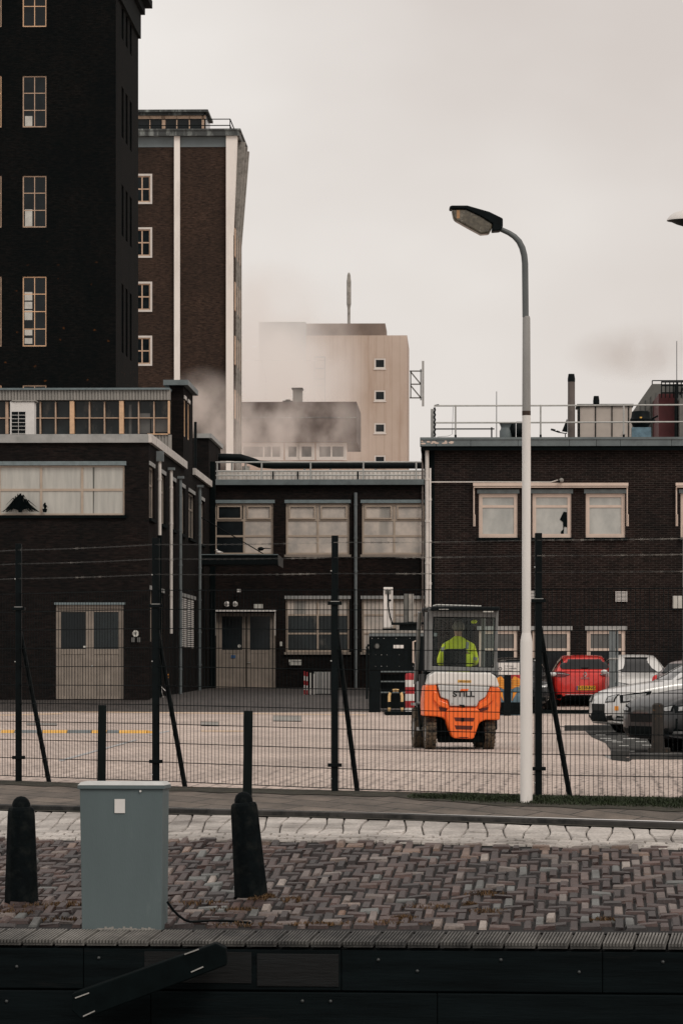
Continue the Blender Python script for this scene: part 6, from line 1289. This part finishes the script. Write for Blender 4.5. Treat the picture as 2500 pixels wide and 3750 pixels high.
dl([(2125, 2461), (2155, 2461), (2150, 2465), (2130, 2465)], 'black', 'rear_wiper', cuts=1, off=.02)
# silver car, front three quarter
def frontkit(t_, b_, sy=1, sz=1, fog=True, hl=(.14, .62, .60, .73), grille=True, emblem=False):
    h0, h1, hz0, hz1 = hl
    for s_ in (-1, 1):
        decal(b_, [(h0 * sy, hz0 * sz), (h0 * sy, hz1 * sz - .02), (h1 * sy, (hz1 + .06) * sz), (h1 * sy * .92, (hz0 + .06) * sz)], 'x', s_, 'black', 'headlight', t_, .006, 3)
        decal(b_, [(h0 * sy + .05, hz0 * sz + .03), (h0 * sy + .06, hz1 * sz - .03), (h1 * sy - .1, (hz1 + .02) * sz), (h1 * sy * .8, (hz0 + .07) * sz)], 'x', s_, 'lens', 'headlight_lens', t_, .010, 3)
        decal(b_, [(s_ * .44, hz0 * sz), (s_ * .80, hz0 * sz + .02), (s_ * .80, hz1 * sz), (s_ * .46, hz1 * sz - .05)], 'y', -1, 'black', 'headlight', t_, .006, 3)
        decal(b_, [(s_ * .50, hz0 * sz + .025), (s_ * .78, hz0 * sz + .03), (s_ * .78, hz1 * sz - .02), (s_ * .52, hz1 * sz - .065)], 'y', -1, 'lens', 'headlight_lens', t_, .010, 3)
        if fog:
            decal(b_, [(s_ * .50, .26 * sz), (s_ * .74, .26 * sz), (s_ * .76, .36 * sz), (s_ * .50, .34 * sz)], 'y', -1, 'black', 'fog_recess', t_, .006, 2)
            decal(b_, [(.03, .26 * sz), (.36, .26 * sz), (.36, .33 * sz), (.03, .36 * sz)], 'x', s_, 'black', 'fog_recess', t_, .006, 2)
            decal(b_, [(.10, .285 * sz), (.26, .285 * sz), (.24, .32 * sz), (.10, .325 * sz)], 'x', s_, 'lens', 'fog_light', t_, .012, 2)
    if grille:
        decal(b_, [(-.40, .44 * sz), (.40, .44 * sz), (.42, .56 * sz), (-.42, .56 * sz)], 'y', -1, 'black', 'grille', t_, .006, 2)
        decal(b_, [(-.5, .24 * sz), (.5, .24 * sz), (.46, .38 * sz), (-.46, .38 * sz)], 'y', -1, 'black_matt', 'lower_grille', t_, .006, 2)
Yc = 77.5; sil, sb = car('parked_car', 'silver hatchback in three quarter front view parked right of the red car', ((2195 - CXP) * Yc / FPX - .03, Yc, 0), R(-77), 'silvercar', 1.07, 1.03, 1.02); frontkit(sil, sb, 1.07, 1.03, hl=(.16, .72, .58, .74))
decal(sb, [(-.42, .30), (.42, .30), (.40, .58), (-.40, .58)], 'y', -1, 'black_matt', 'front_panel', sil, .003, 3)
decal(sb, [(.08, .46), (.14, .46), (.14, .54), (.08, .54)], 'x', 1, 'orangeplastic', 'side_marker', sil, .012, 1)
Yc = 60.8; gcar, gb = car('parked_car', 'dark grey car nose at the right edge in front of the silver hatchback', ((2352 - CXP) * Yc / FPX, Yc, 0), R(-68), 'greycar', 1.1, 1.0, 1.02); frontkit(gcar, gb, 1.1, 1.0, hl=(.10, .70, .58, .70))
decal(gb, [(.12, .2), (3.6, .2), (3.6, .60), (1.2, .55), (.12, .50)], 'x', 1, 'black', 'lower_dark', gcar, .004, 2)  # lower side of the body coloured black
Yc = 111.5; wc, wb_ = car('parked_car', 'white car with a dark windscreen facing the camera right of the red car', ((2378 - CXP) * Yc / FPX, Yc + 1.2, ground_at(Yc)), R(4), 'whitecar', 1.05, 1.06, 1.0); frontkit(wc, wb_, 1.05, 1.06)
Yc = 106; mc, mb_ = car('parked_car', 'maroon grey car with a red rear lamp behind the silver hatchback', ((2505 - CXP) * Yc / FPX + 2.9, Yc + 2.9, ground_at(Yc)), R(132), 'maroon', 1.05, 1.0, 1.0)
for s_ in (-1, 1): decal(mb_, [(3.7 * 1.05, .82), (3.95 * 1.05, .82), (3.85 * 1.05, 1.02), (3.72 * 1.05, 1.02)], 'x', s_, 'redlamp', 'tail_light', mc, .008, 2); decal(mb_, [(s_ * .58, .8), (s_ * .80, .8), (s_ * .78, 1.0), (s_ * .66, 1.0)], 'y', 1, 'redlamp', 'tail_light', mc, .008, 2)
decal(mb_, [(-.55, 1.05), (.55, 1.05), (.48, 1.3), (-.48, 1.3)], 'y', 1, 'carglass', 'rear_window', mc, .008, 2)
Yc = 112.5; bc, bb = car('parked_car', 'black car with a pale door mirror behind the lamp post beside the red car', ((1897 - CXP) * Yc / FPX, Yc, ground_at(Yc)), R(-2), 'blackcar', 1.0, 1.0, 1.0); frontkit(bc, bb)

# ================================================================== yard things
# red and white bollards
def rwb(px, Y, r_, h, label, grp='red and white striped bollards'):
    p = W(px, 2600, Y); t_ = thing('striped_bollard', label, 'bollard', (p.x, Y, yardZ(0, Y)), 0, grp); n = 6
    mb = MB(); mb.lathe([(r_ - .004, 0), (r_ - .004, h - .05)], n=20); mb.build('core', 'redpaint', t_)
    for k in range(n):
        z0, z1 = h * k / n, h * (k + 1) / n; mb = MB()
        if k < n - 1: mb.lathe([(r_, z0), (r_, z1 - .001)], n=22)
        else: mb.lathe([(r_, z0), (r_, z1 - .05), (r_ * .85, z1 - .01), (.002, z1)], n=22)
        mb.build('red_band' if k % 2 == (n - 1) % 2 else 'white_band', 'redpaint' if k % 2 == (n - 1) % 2 else 'white', t_, smooth=True)
rwb(1500, 105, .118, 1.07, 'red and white striped bollard left of the forklift'); rwb(1886, 104, .12, 1.07, 'red and white striped bollard half hidden behind the lamp post')
# yellow black hoop
Yh = 106; p = W(1448, 2600, Yh); s = FPX / Yh; t_ = thing('hoop_guard', 'yellow and black striped hoop guard on the dark slab left of the forklift', 'guard', (p.x, Yh, yardZ(0, Yh) + .02)); mb = MB()
pts = [(-.165, 0, 0), (-.165, 0, .15), (-.165, 0, .3), (-.165, 0, .45), (-.14, 0, .54), (-.08, 0, .59), (0, 0, .60), (.08, 0, .59), (.14, 0, .54), (.165, 0, .45), (.165, 0, .3), (.165, 0, .15), (.165, 0, 0)]
for i in range(len(pts) - 1): mb = MB(); mb.tube([pts[i], pts[i + 1]], .036, 10); mb.build('black_band' if i % 3 == 1 else 'yellow_band', 'black' if i % 3 == 1 else 'yellow_soft', t_, smooth=True)
a, b = W(1410, 2615, 104.5), W(1545, 2615, 104.5); mb = MB(); mb.box(a.x, b.x, 103.8, 107.6, yardZ(0, 104), yardZ(0, 104) + .09); o = mb.build('kerb_slab', 'black_matt', None, bevel=.01); tag(o, 'low black slab under the hoop guard and striped bollard', 'slab')
a, b = W(1835, 0, 106), W(2195, 0, 106); mb = MB(); mb.box(a.x, b.x, 106, 106.25, yardZ(0, 106), yardZ(0, 106) + .11); o = mb.build('wheel_stop', 'black_matt', None, bevel=.01); tag(o, 'long low black wheel stop in front of the red car', 'wheel stop')
mb = MB(); mb.box(a.x, b.x, 105.9, 105.99, yardZ(0, 106), yardZ(0, 106) + .03); s_ = mb.build('edge_strip', 'concrete', o)
# sign with wheel chocks
Ys = 103; p = W(1858, 2600, Ys); s = FPX / Ys; gz = yardZ(0, Ys); t_ = thing('warning_sign', 'white sign about wheel chocks on a wide black post right of the forklift', 'sign', (p.x, Ys, gz)); zz = lambda py: W(0, py, Ys).z - gz
mb = MB(); mb.box(-.08, .08, 0, .1, 0, zz(2472)); mb.build('post', 'black', t_); mb = MB(); mb.box(-34 / s, 42 / s, -.03, -.005, zz(2471), zz(2427)); pn = mb.build('panel', 'white', t_)
text('> 3,5 ton\n2 x wielblok\nplaatsen', 'sign_text', .062, 'ink', t_, (-13 / s, -.033, zz(2448)), xs=1.0, align='LEFT', sp=.95)
mb = MB(); pts = [(-28 / s + .036 * math.cos(a), -.034, zz(2449) + .036 * math.sin(a)) for a in [2 * math.pi * k / 18 for k in range(19)]]; mb.tube(pts, .008, 6, False); mb.build('circle_symbol', 'ink', pn)
for sgn, lab in ((-1, 'left orange ribbed wheel chock hanging on the sign post'), (1, 'right orange ribbed wheel chock hanging on the sign post')):
    c = thing('wheel_chock', lab, 'wheel chock', (p.x + sgn * .19, Ys + .01, gz + zz(2510)), 0, 'orange wheel chocks'); mb = MB(); mb.prism([(-sgn * .10, -.10), (sgn * .12, -.0), (sgn * .12, .16), (-sgn * .02, .24), (-sgn * .10, .15)], 0, .16); mb.build('block', 'orangeplastic', c, bevel=.01)
    for k in range(4): mb = MB(); mb.bar((-sgn * .09, -.012, .14 - k * .055), (sgn * .11, -.012, .19 - k * .055 - .06), .009); mb.build('rib', 'yellow', c)
for sgn, lab in ((-1, 'left lower orange wheel chock on the sign post'), (1, 'right lower orange wheel chock on the sign post')):
    c = thing('wheel_chock', lab, 'wheel chock', (p.x + sgn * .16, Ys + .01, gz + zz(2553)), 0, 'orange wheel chocks'); mb = MB(); mb.prism([(-sgn * .06, -.10), (sgn * .07, .12), (-sgn * .03, .14)], 0, .16); mb.build('block', 'orangeplastic', c, bevel=.01)
o = thing('support_box', 'dark blue grey cabinet body behind the chock sign', 'cabinet', (p.x + .0, Ys + .6, gz)); mb = MB(); mb.box(-.22, .36, 0, .4, 0, .85); mb.build('housing', 'bluebox', o, bevel=.02); mb = MB(); mb.box(-.2, .34, -.012, -.001, .03, .34); mb.build('lower_panel', 'black', o)
# thick grey post
Yp = 108; p = W(2246, 2600, Yp); s = FPX / Yp; t_ = thing('sign_post', 'tall grey steel post between the red car and the white car', 'post', (p.x, Yp, yardZ(0, Yp))); zz = lambda py: W(0, py, Yp).z - yardZ(0, Yp)
mb = MB(); mb.box(-17 / s, 6 / s, 0, .1, .1, zz(2308)); mb.build('plank', 'grey_pipe', t_, bevel=.005); mb = MB(); mb.cyl((12 / s, .05, 0), (12 / s, .05, zz(2306)), .035); mb.build('tube', 'grey_pipe', t_, smooth=True)
for pa, pb in ((2310, 2303), (2414, 2409)): mb = MB(); mb.box(-17 / s, 16 / s, -.02, -.002, zz(pa), zz(pb)); mb.build('clip', 'steel', t_)
# black machine with masts
Ym = 109; s = FPX / Ym; p = W(1344, 2600, Ym); gz = yardZ(0, Ym); t_ = thing('waste_press', 'bulky black machine with grey lid, white mast and round gauge left of the forklift', 'machine', (p.x, Ym, gz)); X = lambda px: (px - 1344) / s
zz = lambda py: W(0, py, Ym).z - gz
mb = MB(); mb.box(X(1352), X(1600), 0, 2.0, zz(2455), zz(2331)); mb.build('body', 'black', t_, bevel=.01)
mb = MB(); mb.box(X(1352), X(1600), -.03, 2.0, zz(2330), zz(2318)); mb.build('lid', 'grey_pipe', t_); mb = MB(); mb.box(X(1352), X(1580), -.05, .3, zz(2317), zz(2309)); mb.build('lid_edge', 'concrete', t_)
mb = MB(); mb.box(X(1404), X(1438), .1, .35, zz(2298), zz(2150)); mm = mb.build('mast', 'white', t_, bevel=.01); mb = MB(); mb.tube([(X(1421), .08, zz(2165)), (X(1422), .08, zz(2220)), (X(1428), .08, zz(2260)), (X(1436), .08, zz(2280))], .016, 6); mb.build('hose', 'black', mm); mb = MB(); mb.cyl((X(1427), .06, zz(2198)), (X(1427), .1, zz(2198)), .03); mb.build('knob', 'black', mm); mb = MB(); mb.box(X(1410), X(1430), .07, .098, zz(2175), zz(2160)); mb.build('top_bracket', 'wallgrey', mm)
mb = MB(); mb.box(X(1479), X(1515), .2, .5, zz(2280), zz(2174)); mm = mb.build('column', 'wallgrey', t_, bevel=.008); mb = MB(); mb.box(X(1496), X(1514), .18, .198, zz(2276), zz(2176)); mb.build('column_face', 'concrete', mm)
mb = MB(); mb.tube([(X(1400), 0, zz(2304)), (X(1450), 0, zz(2303))], .02, 6); mb.tube([(X(1432), 0, zz(2284)), (X(1480), 0, zz(2284)), (X(1560), 0, zz(2282))], .035, 8); mb.box(X(1462), X(1540), .05, .5, zz(2306), zz(2287)); mb.build('hydraulic_arm', 'black', t_)
mb = MB(); mb.cyl((X(1380), -.05, zz(2366)), (X(1380), -.001, zz(2366)), .075, n=20); gg = mb.build('gauge', 'concrete_dark', t_); mb = MB(); mb.cyl((X(1380), -.056, zz(2366)), (X(1380), -.051, zz(2366)), .055, n=16); mb.build('dial', 'wallgrey', gg)
mb = MB(); mb.box(X(1440), X(1477), -.03, -.001, zz(2374), zz(2362)); mb.build('data_plate', 'white', t_)
mb = MB(); mb.box(X(1350), X(1392), 0, .5, 0, zz(2456)); mb.box(X(1395), X(1600), .4, 1.8, .1, zz(2470)); mb.build('leg_frame', 'black', t_)
for py in (2457, 2493, 2533): mb = MB(); mb.box(X(1394), X(1520), -.02, .05, zz(py + 5), zz(py)); mb.build('cross_rail', 'fascia_dark', t_)
mb = MB(); mb.tube([(X(1350), -.05, zz(2395)), (X(1343), -.05, zz(2370)), (X(1350), -.05, zz(2360))], .03, 8); mb.tube([(X(1343), -.05, zz(2380)), (X(1343), -.05, zz(2560))], .03, 8); mb.build('side_pipe', 'black', t_, smooth=True)
mb = MB(); mb.tube([(X(1522), -.1, zz(2348)), (X(1512), -.12, zz(2350)), (X(1512), -.12, zz(2426)), (X(1520), -.1, zz(2428))], .024, 8); mb.build('grab_handle', 'cream_light', t_, smooth=True)
mb = MB()
for px in (1362, 1384, 1405, 1450, 1500):
    for py in (2338, 2398, 2440): mb.ball((X(px + (py % 7) * 3), -.005, zz(py)), .012, (1, 1, 1), 6, 4)
mb.build('rivet', 'steel', t_)
# striped trolley
Yt = 128; s = FPX / Yt; p = W(1155, 2560, Yt); gz = yardZ(0, Yt); t_ = thing('barrier_stack', 'stack of red and white striped barrier frames beside the inner wall', 'barrier', (p.x, Yt, gz)); zz = lambda py: W(0, py, Yt).z - gz
for i, px in enumerate((1115, 1124, 1137, 1150)):
    x = (px - 1155) / s; n = 6
    for k in range(n): mb = MB(); z0 = zz(2560) + (zz(2458 + i * 3) - zz(2560)) * k / n; z1 = zz(2560) + (zz(2458 + i * 3) - zz(2560)) * (k + 1) / n; mb.bar((x, 0, z0), (x, 0, z1), .03); mb.build('red_band' if k % 2 else 'white_band', 'redpaint' if (k % 2 and i < 2) else 'white', t_)
mb = MB(); mb.box((1150 - 1155) / s, (1210 - 1155) / s, .05, .4, zz(2552), zz(2460)); mb.build('sheet_panel', 'fascia', t_); mb = MB(); mb.box((1112 - 1155) / s, (1212 - 1155) / s, .0, .9, gz * 0 + .03, zz(2556)); mb.build('base_frame', 'black', t_)
for k in range(5): mb = MB(); x = (1160 + k * 11 - 1155) / s; mb.bar((x, .02, zz(2555)), (x, .02, zz(2462)), .018); mb.build('bar', 'white', t_)
# small orange black hazard rail by the left wall
p = W(612, 2530, 124); t_ = thing('hazard_post', 'small orange and black chevron post by the side wall', 'post', (p.x, 124, yardZ(0, 124))); mb = MB(); mb.box(-.05, .05, 0, .06, 0, W(0, 2465, 124).z - yardZ(0, 124)); mb.build('post', 'black', t_)
for k in range(4): mb = MB(); z = W(0, 2510, 124).z - yardZ(0, 124) + k * .09; mb.prism([(-.05, z), (.05, z + .04), (.05, z + .08), (-.05, z + .04)], -.01, -.001); mb.build('orange_chevron', 'orangeplastic', t_)
p = W(592, 2560, 121); t_ = thing('folded_stand', 'small white folded trestle leaning at the foot of the side wall', 'trestle', (p.x, 121, yardZ(0, 121))); mb = MB(); mb.bar((-.05, 0, 0), (-.02, 0, .33), .02); mb.bar((-.02, 0, .33), (.12, 0, .2), .02); mb.bar((-.02, .1, .3), (.05, .1, 0), .015); mb.build('frame', 'white', t_)
# speed bump
Yb = 78; t_ = thing('speed_bump', 'worn yellow and black rubber speed bump on the yard', 'speed bump', (0, Yb, yardZ(0, Yb)))
edges_ = [5, 55, 158, 250, 340, 395, 440, 542]
for i in range(len(edges_) - 1):
    x0, x1 = gp(edges_[i], Yb), gp(edges_[i + 1], Yb) - .01; yo = -i * .06 + .2
    mb = MB(); prof = [(-.22, 0), (-.18, .03), (-.08, .055), (.08, .055), (.18, .03), (.22, 0)]
    n = len(prof); mb.add([(x0, yo + a, b) for a, b in prof] + [(x1, yo + a, b) for a, b in prof], [(k, k + 1, n + k + 1, n + k) for k in range(n - 1)] + [tuple(range(n)), tuple(range(2 * n - 1, n - 1, -1))])
    mb.build('yellow_segment' if i % 2 == 0 else 'black_segment', 'yellow' if i % 2 == 0 else 'grey_pipe', t_)
x0, x1 = gp(542, Yb), gp(590, Yb); mb = MB(); mb.add([(x0, -.3, 0), (x0, .05, 0), (x1, -.1, 0), (x0, -.28, .05), (x0, .03, .05)], [(0, 2, 3), (3, 2, 4), (4, 2, 1), (0, 3, 4, 1)]); mb.build('yellow_segment', 'yellow', t_)
# paint lines, manhole covers
def gpoly(name, pts, m, dz, Yfun=None):
    mb = MB(); v = []
    for px, py in pts:
        lo_, hi_ = 40.0, 150.0
        for _ in range(40):
            Y = (lo_ + hi_) / 2
            if YH + FPX * (CAMZ - yardZ(0, Y)) / Y > py: lo_ = Y
            else: hi_ = Y
        v.append(((px - CXP) * Y / FPX, Y, yardZ(0, Y) + dz))
    mb.add(v, [tuple(range(len(v)))]); return mb.build(name, m)
for pts in ([(230, 2605), (1340, 2617), (1340, 2620), (230, 2608)], [(0, 2618), (230, 2612), (230, 2616), (0, 2622)], [(735, 2675), (900, 2676), (900, 2680), (735, 2680)]): struct(gpoly('road', pts, 'paint_yellow', .005))
for pts in ([(215, 2785), (500, 2708), (505, 2711), (225, 2789)], [(545, 2690), (620, 2676), (620, 2680), (550, 2694)]): struct(gpoly('road', pts, 'paint_blue', .005))
for i, (pts, lab) in enumerate((([(1000, 2622), (1105, 2624), (1105, 2642), (1000, 2640)], 'rectangular pair of dark drain cover slots in the yard behind the second long post'), ([(735, 2644), (802, 2645), (802, 2659), (735, 2658)], 'small rectangular drain cover in the yard right of the leaning brace'), ([(98, 2648), (210, 2650), (210, 2657), (98, 2655)], 'drain cover slot in the yard near the left edge'))):
    o = gpoly('drain_cover', pts, 'concrete', .007); tag(o, lab, 'drain cover')
    (a, b), (c, d) = pts[0], pts[2]
    for (y0, y1) in ((b, b + 1.2), (d - 1.5, d)): e = gpoly('slot', [(a, y0), (c, y0 + 1), (c, y1 + 1), (a, y1)], 'black_matt', .011); e.parent = o
# grey parking bay, kerbs and tile marks
struct(gpoly('parking_bay', [(2040, 2661), (2135, 2671), (2165, 2700), (2215, 2722), (2245, 2762), (3400, 2790), (3400, 2655), (2300, 2650)], 'greypave', .006))
for x0, x1, y in ((2180, 2215, 2692), (2196, 2235, 2705), (2215, 2255, 2712), (2238, 2278, 2718), (2265, 2300, 2732), (2284, 2322, 2752), (2310, 2350, 2762), (2262, 2302, 2692), (2300, 2340, 2705), (2325, 2365, 2717), (2280, 2318, 2706), (2350, 2390, 2730), (2378, 2412, 2748), (2440, 2480, 2760)):
    struct(gpoly('tile_mark', [(x0, y), (x1, y + .3), (x1, y + 2), (x0, y + 1.8)], 'paint_white', .010))
def kerbrun(name, a, b, Y, h, m, label, dep=.15, cat='kerb stone'):
    x0, x1 = gp(a, Y), gp(b, Y); mb = MB(); mb.box(x0, x1, Y, Y + dep, yardZ(0, Y) - .02, yardZ(0, Y) + h); o = mb.build(name, m, None, bevel=.012); tag(o, label, cat); return o
kerbrun('wheel_stop', 2066, 2560, 80.5, .11, 'concrete_dark', 'dark wheel stop beam under the nose of the silver hatchback', cat='wheel stop')  # dark concrete edging; the shadow along it is put into the colour
kerbrun('kerb_stone', 2236, 2305, 57.2, .10, 'concrete_dark', 'short dark kerb stone at the corner of the grey parking bay')
kerbrun('kerb_stone', 2306, 3300, 55.6, .085, 'concrete_dark', 'long dark kerb stone at the foot of the rusty stump', .25)
o = gpoly('puddle', [(2205, 2766), (2240, 2768), (2320, 2778), (2300, 2790), (2240, 2784)], mat('puddle_water', (.03, .032, .032), .05, var=.1), .004); struct(o)
# rusty stump
Yr = 57.6; s = FPX / Yr; p = W(2412, 2772, Yr); t_ = thing('iron_stump', 'rusty black iron stump with orange rust specks by the near kerb on the right', 'stump', (p.x, Yr, .0))
mb = MB(); mb.lathe([(.105, .0), (.095, .1), (.085, .3), (.082, .6), (.078, .72), (.05, .745), (.002, .75)], c=(-.02, 0, 0), n=14); mb.build('column', 'rust', t_, smooth=True); mb = MB(); mb.slab([(-.26, -.12), (.22, -.14), (.3, .12), (-.2, .14)], .0, .05); mb.slab([(-.16, -.08), (.15, -.08), (.15, .08), (-.16, .08)], .05, .12); mb.build('base_plate', 'rust', t_, bevel=.01)
